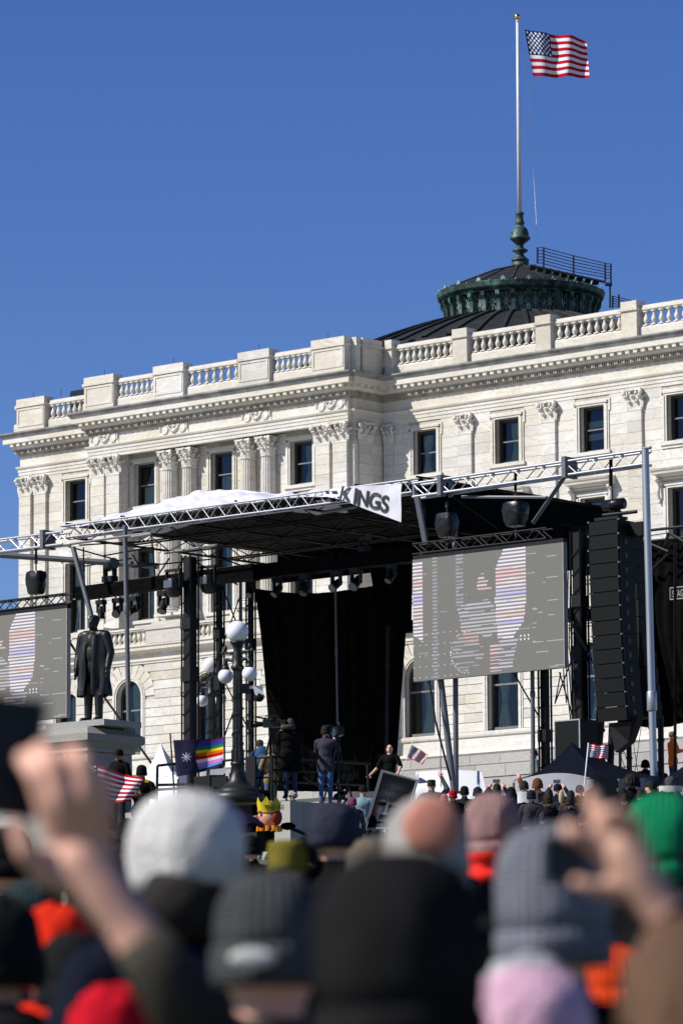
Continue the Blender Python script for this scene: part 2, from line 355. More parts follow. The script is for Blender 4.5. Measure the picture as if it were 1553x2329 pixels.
# window maker --------------------------------------------------------------------------
def window(uc, v, z0, z1, w_, style, seed):
    r_ = random.Random(seed); h = w_ / 2; a, c = uc - h, uc + h; gl = v + .34
    b = MB()
    bw = .19
    if style == 'arch':
        zs = z1 - h; n = 20
        for rr, y0 in ((h, v - .03), (h + .09, v - .065), (h + .17, v - .03)):
            r2 = rr + .078
            for k in range(n):
                g0, g1 = math.pi * k / n, math.pi * (k + 1) / n
                q = [(uc + R_ * math.cos(g), zs + R_ * math.sin(g)) for R_, g in ((rr, g0), (r2, g0), (r2, g1), (rr, g1))]
                b.prism([(x, y0, z) for x, z in q], (0, .12, 0))
            for s_ in (-1, 1): b.box(*sorted((uc + s_ * rr, uc + s_ * r2)), y0, y0 + .12, z0, zs)
        wn = b.build('window', 'marble_plain', B)
        rv = MB(); pts = [(a, z0)] + [(uc - h * math.cos(math.pi * k / n), zs + h * math.sin(math.pi * k / n)) for k in range(n + 1)] + [(c, z0)]
        for (x0, y0), (x1, y1) in zip(pts, pts[1:]): rv.add([(x0, v - .02, y0), (x1, v - .02, y1), (x1, gl + .02, y1), (x0, gl + .02, y0)], [(0, 1, 2, 3)])
        rv.build('reveal', 'marble', wn)
        f = MB(); fp_ = [(a + .04, z0)] + [(uc - (h - .05) * math.cos(math.pi * k / n), zs + (h - .05) * math.sin(math.pi * k / n)) for k in range(n + 1)] + [(c - .04, z0)]
        f.tube([(x, gl, z) for x, z in fp_], .06, 6); f.box(a, c, gl - .05, gl + .05, z0, z0 + .12)
        f.build('frame', 'window_frame', wn)
        s = MB(); s.box(a + .08, c - .08, gl - .045, gl + .03, zs - .62, zs - .54); s.build('sash_bar', 'sash', wn); MB().box(a + .15, c - .15, gl - .08, gl - .05, z0 + .02, z0 + .15).build('vent', 'sash', wn)
        MB().add([(x, gl + .02, z) for x, z in pts[::-1]], [tuple(range(len(pts)))]).build('pane', 'glass', wn)
    else:
        # shouldered architrave
        for d_, y0, ear in ((0, v - .05, 0), (.095, v - .09, .06), (.175, v - .05, .07)):
            e = d_ + .09
            for s_ in (-1, 1):
                x0, x1 = sorted((uc + s_ * (h + d_), uc + s_ * (h + e))); b.box(x0, x1, y0, v + .1, z0, z1 + (d_ if d_ == 0 else 0))
            b.box(a - e, c + e, y0, v + .1, z1 + d_, z1 + e)
        for s_ in (-1, 1): b.box(*sorted((uc + s_ * (h + .26), uc + s_ * (h + .35))), v - .05, v + .1, z1 - .28, z1 + .262)
        b.box(a - .34, c + .34, v - .12, v + .1, z0 - .16, z0 - .002)
        b.box(a - .30, c + .30, v - .05, v + .1, z0 - .30, z0 - .162)
        wn = b.build('window', 'marble_plain', B)
        rv = MB()
        for q in ([(a, z0), (a, z1)], [(a, z1), (c, z1)], [(c, z1), (c, z0)], [(c, z0), (a, z0)]):
            (x0, y0), (x1, y1) = q; rv.add([(x0, v - .02, y0), (x1, v - .02, y1), (x1, gl + .02, y1), (x0, gl + .02, y0)], [(0, 1, 2, 3)])
        rv.build('reveal', 'marble', wn)
        f = MB(); f.box(a, a + .16, gl - .06, gl + .06, z0, z1); f.box(c - .1, c, gl - .06, gl + .06, z0, z1); f.box(a + .16, c - .1, gl - .06, gl + .06, z1 - .13, z1); f.box(a + .16, c - .1, gl - .06, gl + .06, z0, z0 + .1)
        f.build('frame', 'window_frame', wn)
        zm = z0 + (z1 - z0) * .5
        s = MB(); s.box(a + .16, c - .1, gl - .045, gl + .03, zm - .03, zm + .03)
        if style == 'tall': s.box(uc - .02, uc + .02, gl - .04, gl + .02, z0 + .1, zm - .03)
        s.build('sash_bar', 'sash', wn); MB().box(a + .25, c - .12, gl - .09, gl - .062, z0 + .01, z0 + .10).build('vent', 'sash', wn)
        zm2 = z0 + (z1 - z0) * .5
        for y0_, y1_ in ((z0, zm2 - .03), (zm2 + .03, z1)):
            e1, e2 = r_.uniform(-.012, .012), r_.uniform(-.02, .02); MB().add([(a + .1, gl + .02, y0_), (c, gl + .02 + e1, y0_), (c, gl + .02 + e1 + e2, y1_), (a + .1, gl + .02 + e2, y1_)], [(0, 1, 2, 3)]).build('pane', 'glass', wn)
        if style == 'hood':
            hb = MB(); u0, u1 = a - .55, c + .55
            pr = [(0, .45), (.12, .47), (.16, .55), (.48, .58), (.50, .66), (.56, .72), (.60, .80), (0, .86)]
            hb.prism([(u0, v - d_, z1 + z_) for d_, z_ in pr], (u1 - u0, 0, 0)); hb.box(u0 + .05, u1 - .05, v - .1, v, z1 + .36, z1 + .44)
            hb.build('hood', 'marble_plain', wn)
            for s_ in (-1, 1):
                cb = MB(); x = uc + s_ * (h + .40); pts = []
                for k in range(13):
                    t = k / 12; pts.append((x, v - .30 + .24 * t + .07 * math.sin(t * 2 * math.pi), z1 + .44 - .95 * t))
                cb.tube(pts, [.11 - .045 * k / 12 for k in range(13)], 8); cb.ell((x, v - .28, z1 + .37), (.11, .13, .10), 10, 6); cb.ell((x, v - .09, z1 - .55), (.08, .08, .11), 8, 6)
                cb.build('console', 'marble_carved', wn, True)
    # curtains and blinds inside
    kind = {11: 'lower', 12: 'lower', 13: 'right', 31: 'left', 32: 'right', 34: 'blind', 35: 'right', 5: 'none', 40: 'shade', 42: 'left', 43: 'lower', 60: 'right', 61: 'left', 62: 'right'}.get(seed) or r_.choice(['left', 'right', 'shade', 'right'])
    ci = gl + .08; W_ = c - a
    if kind in ('left', 'right'):
        cu = MB(); x0 = a + W_ * (.18 if kind == 'left' else .42); x1 = a + W_ * (.6 if kind == 'left' else .86)
        def fn(s_, t):
            pinch = 1 - .55 * math.exp(-((t - .38) / .25) ** 2); x = x0 + (x1 - x0) * ((s_ - .5) * pinch + .5) - (.06 * (1 - t))
            return (x, ci + .05 * math.sin(s_ * 26), z0 + .1 + (z1 - z0 - .3) * t)
        cu.grid(fn, 24, 8); cu.build('curtain', 'curtain', wn, True)
    elif kind in ('lower', 'shade'):
        z2, z3 = (z0 + .1, z0 + (z1 - z0) * .46) if kind == 'lower' else (z0 + (z1 - z0) * .58, z1 - .1)
        cu = MB(); cu.grid(lambda s_, t: (a + .3 + (c - a - .36) * s_, ci + .012 * math.sin(s_ * 17), z2 + (z3 - z2) * t), 24, 2); cu.build('blind', 'curtain', wn)
    elif kind == 'blind':
        cu = MB(); cu.box(a + .1, c, ci, ci + .02, z0 + (z1 - z0) * .55, z0 + (z1 - z0) * .70); cu.box(a + .1, c, ci, ci + .02, z0 + (z1 - z0) * .28, z0 + (z1 - z0) * .42); cu.build('blind', 'blind', wn)
    dk = MB(); dk.add([(a - .3, gl + .9, z0 - .3), (c + .3, gl + .9, z0 - .3), (c + .3, gl + .9, z1 + .3), (a - .3, gl + .9, z1 + .3), (a - .3, gl + .1, z0 - .3), (c + .3, gl + .1, z0 - .3), (c + .3, gl + .1, z1 + .3), (a - .3, gl + .1, z1 + .3)],
                      [(0, 1, 2, 3), (4, 0, 3, 7), (1, 5, 6, 2), (4, 5, 1, 0), (3, 2, 6, 7)]); dk.build('room', 'dark_room', wn)
    return wn
PW, PC = [-13.42, -8.47, -3.52], -1.52       # pavilion windows
WW = [2.55 + 4.76 * k for k in range(4)]
T0, T1, T2, T3 = 31.36, 33.36, 25.95, 29.35
G0, G1 = 19.55, 23.02
PWH = [(u - .68, u + .68, T0, T1) for u in PW] + [(u - .68, u + .68, T2, T3) for u in PW]
WWH = [(u - .68, u + .68, T0, T1) for u in WW] + [(u - .68, u + .68, T2, T3) for u in WW]
LWH = [(-20.15, -18.79, T0, T1), (-20.15, -18.79, T2, T3)]
lw = wallback('end_bay_wall', .03, -23.28, -16.4, 24.2, 34.4, LWH)
wallback('pavilion_wall', PC + .03, -16.4, .02, 24.4, 34.4, PWH)
pw = [o for o in B.children if o.name.startswith('pavilion_wall')][0]
ww = wallback('wing_wall', .03, .04, 21, 24.2, 34.4, WWH)
def blk(holes, m=.27):
    def f(zm, a, c): return [(h[0] - m, h[1] + m) for h in holes if h[2] - .28 < zm < h[3] + .24]
    return f
def lay_ashlar():                    # the stones above the stage singly, the mostly hidden rest in one piece
    ASH.sort(key=lambda e: -e[1][4]); rest = MB()
    for i, (par_, q) in enumerate(ASH):
        if i < 255: stone('ashlar_stone', par_, *q)
        else: rest.box(*q)
    if rest.v: o = rest.build('lower_ashlar', 'marble', B); o['kind'] = 'stuff'
courses(ww, 'ashlar_stone', 0, .06, 21, 24.6, 33.8, .46, 1.25, blk(WWH), .006)
courses(lw, 'ashlar_stone', 0, -23.28, -17.5, 24.6, 33.8, .46, 1.2, blk(LWH), .006)
courses(pw, 'ashlar_stone', PC, -16.38, 0, 25.4, 33.8, .47, 1.2, blk(PWH), .006)
lay_ashlar()
b = MB(); b.box(.0, .03, -1.95, 0, 24.4, 34.4); b.build('return_wall', 'joint', B); rw = B.children[-1]
rw = [o for o in B.children if o.name.startswith('return_wall')][0]
for r in range(18):
    z = 25.4 + r * .47
    for k, (y0, y1) in enumerate([(-1.95, -1.0), (-1.0, 0)] if r % 2 else [(-1.95, -1.4), (-1.4, -.5), (-.5, 0)]):
        if vis(.05, y0, z): stone('ashlar_stone', rw, -.02, .04 + rng.uniform(0, .006), y0 + .006, y1 - .006, z + .006, z + .464)
b = MB(); b.box(-23.3, -23.27, .04, 3, 17, 36); b.build('side_wall', 'marble', B)
for i, u in enumerate(PW):
    window(u, PC, T0, T1, 1.36, 'plain', 11 + i); window(u, PC, T2, T3, 1.36, 'tall', 21 + i)
window(-19.47, 0, T0, T1, 1.36, 'plain', 5); window(-19.47, 0, T2, T3, 1.36, 'tall', 6)
for i, u in enumerate(WW):
    window(u, 0, T0, T1, 1.36, 'plain', [31, 32, 34, 35][i]); window(u, 0, T2, T3, 1.36, 'hood', 40 + i)
# ground floor with arched windows and rusticated stones
def ground_floor(name, path_v, u0, u1, centres, w_):
    h = w_ / 2; zs = G1 - h; Rv = h + .85; holes = [(u - h, u + h, G0, G1) for u in centres]
    wb = wallback(name, path_v + .05, u0, u1, 18.6, 23.9, [(u - h - .01, u + h + .01, G0, G1 + .01) for u in centres])
    n = 14; sp_ = MB()
    for u in centres:               # spandrels behind the arch
        for k in range(n):
            g0, g1 = math.pi * k / n, math.pi * (k + 1) / n
            q = [(u + h * math.cos(g), zs + h * math.sin(g)) for g in (g0, g1)]
            e = [(u + max(-1, min(1, 1.5 * math.cos(g))) * (h + .01), zs + max(0, min(1, 1.5 * math.sin(g))) * (h + .01)) for g in (g0, g1)]
            sp_.add([(q[0][0], path_v + .05, q[0][1]), (e[0][0], path_v + .05, e[0][1]), (e[1][0], path_v + .05, e[1][1]), (q[1][0], path_v + .05, q[1][1])], [(0, 1, 2, 3)])
    sp_.build('spandrel', 'joint', wb)
    def blocked(zm, a, c):
        out = []
        for u in centres:
            if zm < G0: continue
            if zm < zs: out.append((u - h - .25, u + h + .25))
            elif zm < zs + Rv:
                out.append((u - math.sqrt(max(.01, Rv ** 2 - (zm - zs) ** 2)) - .01, u + math.sqrt(max(.01, Rv ** 2 - (zm - zs) ** 2)) + .01))
        return out
    courses(wb, 'rusticated_stone', path_v, u0, u1, 19.55, 23.75, .42, 1.5, blocked, .016, .3)
    for u in centres:               # wedge stones round the arch
        ra = h + .255; m = 11
        for k in range(m):
            g0, g1 = math.pi * k / m + .014, math.pi * (k + 1) / m - .014
            b = MB(); R2 = Rv if k != m // 2 else min(Rv + .06, 23.7 - zs)
            b.prism([(u + ra * math.cos(g0), path_v, zs + ra * math.sin(g0)), (u + R2 * math.cos(g0), path_v, zs + R2 * math.sin(g0)), (u + R2 * math.cos(g1), path_v, zs + R2 * math.sin(g1)), (u + ra * math.cos(g1), path_v, zs + ra * math.sin(g1))], (0, .3, 0))
            b.build('arch_stone', 'marble', wb)
    for i, u in enumerate(centres): window(u, path_v, G0, G1, w_, 'arch', 60 + i)
    return wb
ground_floor('ground_storey_wall', -2.75, -16.7, .15, [-13.25, -8.3, -3.35], 1.6)
ground_floor('ground_storey_wall', -.5, -23.7, -16.72, [-19.47], 1.6)
wg = ground_floor('ground_storey_wall', -.5, .17, 21, WW, 1.75)
b = MB(); b.box(.10, .148, -2.73, -.5, 18.6, 23.9); b.build('ground_return_wall', 'marble', B)
b = MB(); b.box(-23.7, -23.66, -.46, 3, 17, 24); b.build('ground_side_wall', 'marble', B)
noflip(sweep([(0, 23.72), (.05, 23.73), (.05, 23.80), (.1, 23.84), (.1, 23.90), (.03, 23.91), (.03, 24.18), (.06, 24.19), (.34, 24.30), (.36, 24.32), (.36, 24.46), (.42, 24.50), (.42, 24.56), (-.9, 24.62)], GPATH), 'string_cornice', 'marble_plain', B)
noflip(sweep([(0, 18.5), (.12, 18.52), (.20, 18.6), (.16, 18.72), (.05, 18.76), (.03, 19.30), (.10, 19.33), (.12, 19.40), (.12, 19.50), (.04, 19.54), (-.1, 19.55)], GPATH), 'water_table', 'marble_plain', B)
gr = noflip(sweep([(.22, 13.5), (.22, 18.5), (-.1, 18.505)], GPATH), 'granite_base', 'granite', B)
for q, t, nn in along(GPATH, 1.7, .25):
    for r, (a, c) in enumerate([(18.08, 18.50), (17.5, 18.05), (16.9, 17.47)]):
        if not vis(q.x, q.y, 18.3) or t.y != 0: continue
        e = .0 if r == 0 else .12
        stone('granite_stone', gr, q.x - .84 + .4 * (r % 2), q.x + .84 + .4 * (r % 2), q.y - e, q.y + .1 - e / 2, a, c - .02, ubg)
# balcony on the pavilion
b = MB(); b.box(-16.8, .1, -2.97, -2.65, 24.56, 24.66); balc = b.build('balcony', 'marble_plain', B)
b = MB(); b.box(-16.75, .06, -2.99, -2.65, 25.24, 25.30); b.box(-16.75, .06, -3.03, -2.63, 25.305, 25.40); b.build('balcony_rail', 'marble_plain', balc)
bp_ = [(-16.7, -14.6), (-11.9, -9.55), (-6.95, -4.6), (-2.0, .05)]
for a, c in bp_:
    b = MB(); b.box(a, c, -3.02, -2.25, 24.6, 25.26); b.box(a - .05, c + .05, -3.08, -2.2, 25.241, 25.42)
    b.box(a + .2, c - .2, -2.85, -1.95, 25.42, 25.62); b.build('pedestal', 'marble', balc)
for (a, c), (e, f_) in zip(bp_, bp_[1:]): balusters(c + .08, e - .08, -2.83, 8, 24.66)
b = MB(); b.box(-23.4, -16.76, -.6, -.1, 24.6, 25.42); b.build('balcony_end', 'marble', balc)
# corinthian capitals: bell, two rows of curled leaves, volutes and abacus
def capital(round_):
    b = MB(); H = .92
    if round_: b.lathe([(.36, 0), (.375, .03), (.375, .06), (.335, .08), (.33, .3), (.36, .6), (.44, .80)], 20)
    else: b.box(-.42, .42, -.16, .2, -.02, .06); b.box(-.375, .375, -.12, .2, .06, .82)
    def leaf(x, y, nx, ny, z0, h, w_, curl):
        t = Vector((-ny, nx, 0)); n = Vector((nx, ny, 0)); c = Vector((x, y, 0)); prev = None
        prof = [(0, 0, .7), (.02, .35, 1), (.035, .7, 1), (curl * .55, .92, .9), (curl, 1.0, .7), (curl * 1.12, .93, .55), (curl * 1.0, .85, .35)]
        for o_, z_, w2 in prof:
            q = [c + n * (o_ + .02 - abs(s_) * .03) + t * (s_ * w_ / 2 * w2) + Vector((0, 0, z0 + h * z_)) for s_ in (-1, 0, 1)]
            if prev: b.add([prev[0], prev[1], prev[2], q[0], q[1], q[2]], [(0, 1, 4, 3), (1, 2, 5, 4)])
            prev = q
        b.ell(c + n * (curl * .85) + Vector((0, 0, z0 + h * .94)), (w_ * .30, w_ * .30, w_ * .24), 8, 6)
    if round_:
        for k in range(8): g = R(45 * k); leaf(.335 * math.cos(g), .335 * math.sin(g), math.cos(g), math.sin(g), .07, .32, .24, .13)
        for k in range(8): g = R(45 * k + 22.5); leaf(.34 * math.cos(g), .34 * math.sin(g), math.cos(g), math.sin(g), .10, .52, .24, .17)
        cs = [R(45 + 90 * k) for k in range(4)]
        for g in cs:
            c = Vector((.52 * math.cos(g), .52 * math.sin(g), .74)); b.ell(c, (.10, .10, .12), 10, 6)
            b.tube([(.36 * math.cos(g), .36 * math.sin(g), .42), (.42 * math.cos(g), .42 * math.sin(g), .62), tuple(c)], [.05, .05, .05], 6)
        for k in range(4): g = R(90 * k); b.ell((.44 * math.cos(g), .44 * math.sin(g), .86), (.09, .09, .07), 8, 6)
    else:
        for x in (-.2, .2): leaf(x, -.12, 0, -1, .06, .32, .30, .12)
        for x in (-.37, 0, .37): leaf(x, -.12, 0, -1, .08, .54, .30, .17)
        for x, nx in ((-.375, -1), (.375, 1)): leaf(x, .02, nx, 0, .06, .34, .26, .10); leaf(x, -.02, nx, 0, .1, .54, .26, .14)
        for s_ in (-1, 1):
            b.ell((s_ * .45, -.27, .74), (.11, .10, .12), 10, 6); b.tube([(s_ * .25, -.14, .42), (s_ * .36, -.2, .6), (s_ * .45, -.27, .72)], .05, 6)
            b.ell((s_ * .16, -.20, .74), (.07, .07, .09), 8, 6)
        b.ell((0, -.24, .86), (.10, .08, .07), 8, 6)
    # abacus with hollow sides
    pts = []; r0 = .56 if round_ else .56
    for k in range(4):
        g = R(-135 + 90 * k); nx = R(-45 + 90 * k)
        A = Vector((r0 * math.cos(g) * 1.18, r0 * math.sin(g) * 1.18)); C = Vector((r0 * math.cos(nx) * 1.18, r0 * math.sin(nx) * 1.18)); mid = (A + C) / 2
        for s_ in range(5):
            t = s_ / 5; q = A.lerp(C, t); q -= mid.normalized() * (.07 * math.sin(math.pi * t)); pts.append(q)
    if not round_: pts = [Vector((q.x, q.y * .62 - .0)) for q in pts]
    b.prism([(q.x, q.y, .83) for q in pts], (0, 0, .09))
    return b.mesh('capital', 'marble_carved')
capR, capF = capital(True), capital(False)
cl = MB(); NF = 20
prof = [(0, 1.0), (.3, 1.0), (.65, .96), (1, .86)]
rows = []
for t, s_ in prof:
    ring = []
    for k in range(NF * 4):
        g = 2 * math.pi * k / (NF * 4); fl = (0, .032, .036, .0)[k % 4] if 0.0 <= t <= 1 else 0
        rr = (.39 - (fl if k % 4 else 0)) * s_; ring.append((rr * math.cos(g), rr * math.sin(g), t * 6.45))
    rows.append(ring)
n = NF * 4; cl.add([q for r_ in rows for q in r_], [(i * n + k, i * n + (k + 1) % n, (i + 1) * n + (k + 1) % n, (i + 1) * n + k) for i in range(3) for k in range(n)])
clm = cl.mesh('shaft', 'marble_plain')
cb = MB(); cb.box(-.54, .54, -.54, .54, 0, .13); cb.lathe([(.52, .13), (.54, .19), (.5, .25), (.44, .27), (.43, .30), (.47, .33), (.46, .38), (.40, .40)], 24); cbm = cb.mesh('base', 'marble_plain')
for uc in (-10.93, -5.98):
    for du in (-.62, .62):
        e = bpy.data.objects.new('column', clm); COL.objects.link(e); e.parent = B; e.location = (uc + du, -1.74, 26.35 - 17.4)
        inst('capital', capR, e, (0, 0, 6.43)); inst('base', cbm, e, (0, 0, -.42))
def pilaster(u, v, zb, zt, w_=.78, d=.14, rot=0, m='marble'):
    b = MB(); h = w_ / 2; n = round((zt - .92 - zb) / .47); s_ = (zt - .92 - zb) / n
    b.box(-h - .06, h + .06, -d - .06, .1, -.0, .28)
    e = bpy.data.objects.new('pilaster', b.mesh('pilaster', 'marble_plain')); COL.objects.link(e); e.parent = B; e.location = (u, v, zb - 17.4); e.rotation_euler = (0, 0, rot)
    for k in range(n):
        q = inst('pilaster_stone', ubm, e, (0, .05 - d / 2, (k + .5) * s_ + (.14 if k == 0 else 0)), (0, 0, 0), (w_ + rng.uniform(-.004, .004), d + .1, s_ - .012 - (.28 if k == 0 else 0)))
    inst('capital', capF, e, (0, .0, zt - .92 - zb), (0, 0, 0), (w_ / .78, d / .14 * .8 + .2, 1))
for u in wp: pilaster(u, 0, 24.7, 33.82)
for u in (-15.85, -14.86, -1.66, -.62): pilaster(u, -2.0, 25.6, 33.82, .84, .2)
for q in ((-16.38, -14.4, -2.0), (-2.12, -.14, -2.0), (-.138, .02, -1.94)): MB().box(q[0], q[1], q[2], -1.45, 25.4, 33.8).build('pier', 'marble', B)
for u in (-22.82, -21.79): pilaster(u, 0, 24.7, 33.82, .78, .16)
pilaster(.04, -1.25, 24.7, 33.82, .86, .10, R(90)); pilaster(.46, 0, 24.7, 33.82, .5, .10)
# frieze reliefs: a panel with two discs and a swag
rl = MB(); rl.box(-.92, .92, -.03, .05, -.27, .27)
for s_ in (-1, 1):
    rl.lathe([(.215, 0), (.235, .04), (.20, .075), (.17, .05), (.165, .045), (.01, .05)], 20, (s_ * .56, -.02, 0), Matrix.Rotation(R(90), 3, 'X'))
    rl.ell((s_ * .85, -.05, .05), (.05, .05, .17), 8, 6)
for k in range(9):
    t = k / 8; rl.ell((-.33 + .66 * t, -.07, .14 - .26 * math.sin(math.pi * t)), (.075, .07, .075), 8, 6)
rl.ell((0, -.06, .14), (.13, .06, .08), 8, 6); rl.ell((-.2, -.05, .17), (.09, .05, .05), 8, 6); rl.ell((.2, -.05, .17), (.09, .05, .05), 8, 6)
rlm = rl.mesh('frieze_relief', 'marble_carved')
for u in (-15.35, -10.85, -5.65, -1.1): inst('frieze_relief', rlm, B, (u, -2.2, 34.64 - 17.4))
# flat roof behind the parapet and the low dome
b = MB(); b.box(-23, 0, .2, 30, 36.0, 36.1); b.box(0, 30, .2, 30, 35.9, 36.05); b.build('flat_roof', 'lead_roof', B)
# small plant box seen above the parapet
q = FB.pl(172, 893, 3.0)
b = MB(); b.prism([(q.x - .7, 3.0, q.z - 1.4), (q.x + .7, 3.0, q.z - 1.4), (q.x + .72, 3.0, q.z + .12), (q.x - .35, 3.0, q.z + .12)], (0, .06, 0)); b.build('roof_hatch', 'solar', B)
# ---- dome
DC = P(1183, 606, 214.0)
def Dz(y, d): return P(1183, y, d).z
DL = Vector(((DC - FB.o).dot(U), (DC - FB.o).dot(W), 0))
z_rim = Dz(634, 214 - 4.1)
Rr = 195 / FPX * 214 / cp * .985
zt = Dz(606, 214 - .4)
dome = MB(); nseg = 96
zb0 = z_rim - 1.45                  # foot of the lantern drum
Rd = 9.7; sag = 2.15; R0 = Rr * .90
def domep(t): return (R0 + (Rd - R0) * t, zb0 - sag * (t ** 1.25))
dome.lathe([domep(k / 10) for k in range(11)] + [(Rd + .15, zb0 - sag - .1), (Rd + .15, zb0 - sag - .45)], nseg, (DL.x, DL.y, 0))
dm = dome.build('dome', 'lead_roof', B, True)
sk = MB(); sk.lathe([(Rd + .9, zb0 - sag - .25), (Rd + 1.9, zb0 - sag - .7), (Rd + 2.0, zb0 - sag - 2.5)], nseg, (DL.x, DL.y, 0)); sk.build('dome_skirt', 'lead_roof', dm)
for k in range(48):
    g = 2 * math.pi * (k + .5) / 48; b = MB()
    rdir = Vector((math.cos(g), math.sin(g), 0)); td = Vector((-math.sin(g), math.cos(g), 0)); prev = None
    for j in range(8):
        r_, z_ = domep(j / 7); c = Vector((DL.x, DL.y, 0)) + rdir * r_ + Vector((0, 0, z_)); hw = .10
        q = [c - td * hw, c - td * hw * .8 + Vector((0, 0, .11)), c + td * hw * .8 + Vector((0, 0, .11)), c + td * hw]
        if prev: b.add(prev + q, [(0, 1, 5, 4), (1, 2, 6, 5), (2, 3, 7, 6)])
        prev = q
    b.build('rib', 'lead_rib', dm)
    if k % 1 == 0:
        c = Vector((DL.x, DL.y, 0)); b2 = MB(); b2.tube([c + rdir * (Rd + .9) + Vector((0, 0, zb0 - sag - .22)), c + rdir * (Rd + 1.4) + Vector((0, 0, zb0 - sag - .38)), c + rdir * (Rd + 1.9) + Vector((0, 0, zb0 - sag - .68))], .07, 6); b2.build('skirt_rib', 'lead_rib', dm)
# lantern: drum with lattice panels, brackets, projecting eave and low conical roof
lt = MB(); lt.lathe([(R0 - .15, zb0 - .1), (R0 - .15, z_rim - .2)], nseg, (DL.x, DL.y, 0)); lan = lt.build('lantern', 'window_frame', B, False)
ev = MB(); ev.lathe([(R0 - .2, z_rim - .42), (R0 + .1, z_rim - .42), (R0 + .16, z_rim - .34), (Rr - .12, z_rim - .30), (Rr - .04, z_rim - .22), (Rr, z_rim - .05), (Rr + .02, z_rim + .02), (Rr - .06, z_rim + .06), (Rr - .3, z_rim + .10)], nseg, (DL.x, DL.y, 0)); ev.build('eave', 'verdigris', lan, False)
ro = MB(); ro.lathe([(Rr - .1, z_rim + .09), (1.6, z_rim + .09 + (zt - z_rim) * .72), (.62, zt)], nseg, (DL.x, DL.y, 0)); ro.build('lantern_roof', 'lead_roof', lan, False)
for k in range(16):
    g = 2 * math.pi * (k + .5) / 16; rd = Vector((math.cos(g), math.sin(g), 0)); c = Vector((DL.x, DL.y, 0)); b = MB()
    b.tube([c + rd * (Rr - .15) + Vector((0, 0, z_rim + .11)), c + rd * 1.6 + Vector((0, 0, z_rim + .11 + (zt - z_rim) * .72)), c + rd * .6 + Vector((0, 0, zt + .02))], .05, 6); b.build('roof_rib', 'lead_rib', lan)
nb = 32
for k in range(nb):
    g = 2 * math.pi * k / nb; rd = Vector((math.cos(g), math.sin(g), 0)); td = Vector((-math.sin(g), math.cos(g), 0)); c = Vector((DL.x, DL.y, 0)); b = MB()
    pr = [(R0 + .0, zb0), (R0 + .10, zb0 + .05), (R0 + .08, zb0 + .35), (R0 + .10, zb0 + .62), (R0 + .24, z_rim - .62), (R0 + .27, z_rim - .43), (R0 - .1, z_rim - .43), (R0 - .1, zb0)]
    b.prism([c + rd * r_ + td * -.10 + Vector((0, 0, z_)) for r_, z_ in pr], td * .20); b.build('bracket', 'verdigris', lan)
    # lattice panel between the brackets
    g2 = g + math.pi / nb; rd = Vector((math.cos(g2), math.sin(g2), 0)); td = Vector((-math.sin(g2), math.cos(g2), 0)); o_ = c + rd * (R0 - .10); b = MB(); zc = (zb0 + z_rim - .43) / 2; hh = (z_rim - .43 - zb0) / 2 - .05; hw = .25
    for a in range(8):
        an = 2 * math.pi * a / 8; b.tube([o_ + Vector((0, 0, zc)), o_ + td * (hw * max(-1, min(1, 1.4 * math.cos(an)))) + Vector((0, 0, zc + hh * max(-1, min(1, 1.4 * math.sin(an)))))], .022, 4)
    b.tube([o_ + td * (.13 * math.cos(R(45 * a))) + Vector((0, 0, zc + .13 * math.sin(R(45 * a)))) for a in range(9)], .02, 4)
    for s_ in (-1, 1): b.tube([o_ + td * (s_ * hw) + Vector((0, 0, zc - hh)), o_ + td * (s_ * hw) + Vector((0, 0, zc + hh))], .02, 4)
    b.build('lattice_panel', 'verdigris_pale', lan)
for k in range(40):
    g = 2 * math.pi * k / 40; rd = Vector((math.cos(g), math.sin(g), 0)); c = Vector((DL.x, DL.y, z_rim + .03)) + rd * (Rr + .01); b = MB(); b.ell(c, .045, 8, 5); b.build('eave_knob', 'verdigris_pale', lan)
for k in range(20):
    g = 2 * math.pi * (k + .5) / 20; rd = Vector((math.cos(g), math.sin(g), 0)); td = Vector((-math.sin(g), math.cos(g), 0)); c = Vector((DL.x, DL.y, z_rim + .08)) + rd * (Rr - .12); b = MB()
    b.prism([c - td * .12, c + td * .12, c + td * .08 + Vector((0, 0, .10)), c + Vector((0, 0, .18)), c - td * .08 + Vector((0, 0, .10))], rd * .05); b.build('antefix', 'verdigris_pale', lan)
# finial base of the flagpole
s_ = 214 / FPX / cp
def zz(y): return P(1183, y, 214).z
fb = MB(); fb.lathe([(r_ * s_, zz(y)) for r_, y in [(20, 612), (20, 597), (17, 596), (17, 594), (21, 593), (20, 590), (10, 582), (8, 577), (18, 571), (18, 568), (9, 564), (8, 560), (9, 555), (20, 546), (24, 543), (24, 540), (20, 536), (20, 528), (16, 519), (9, 514), (8, 512), (11, 509), (11, 505), (9, 502), (8, 490), (10, 487), (10, 483), (6, 482)]], 20, (DL.x, DL.y, 0))
fo = fb.build('finial', 'verdigris', lan, True)
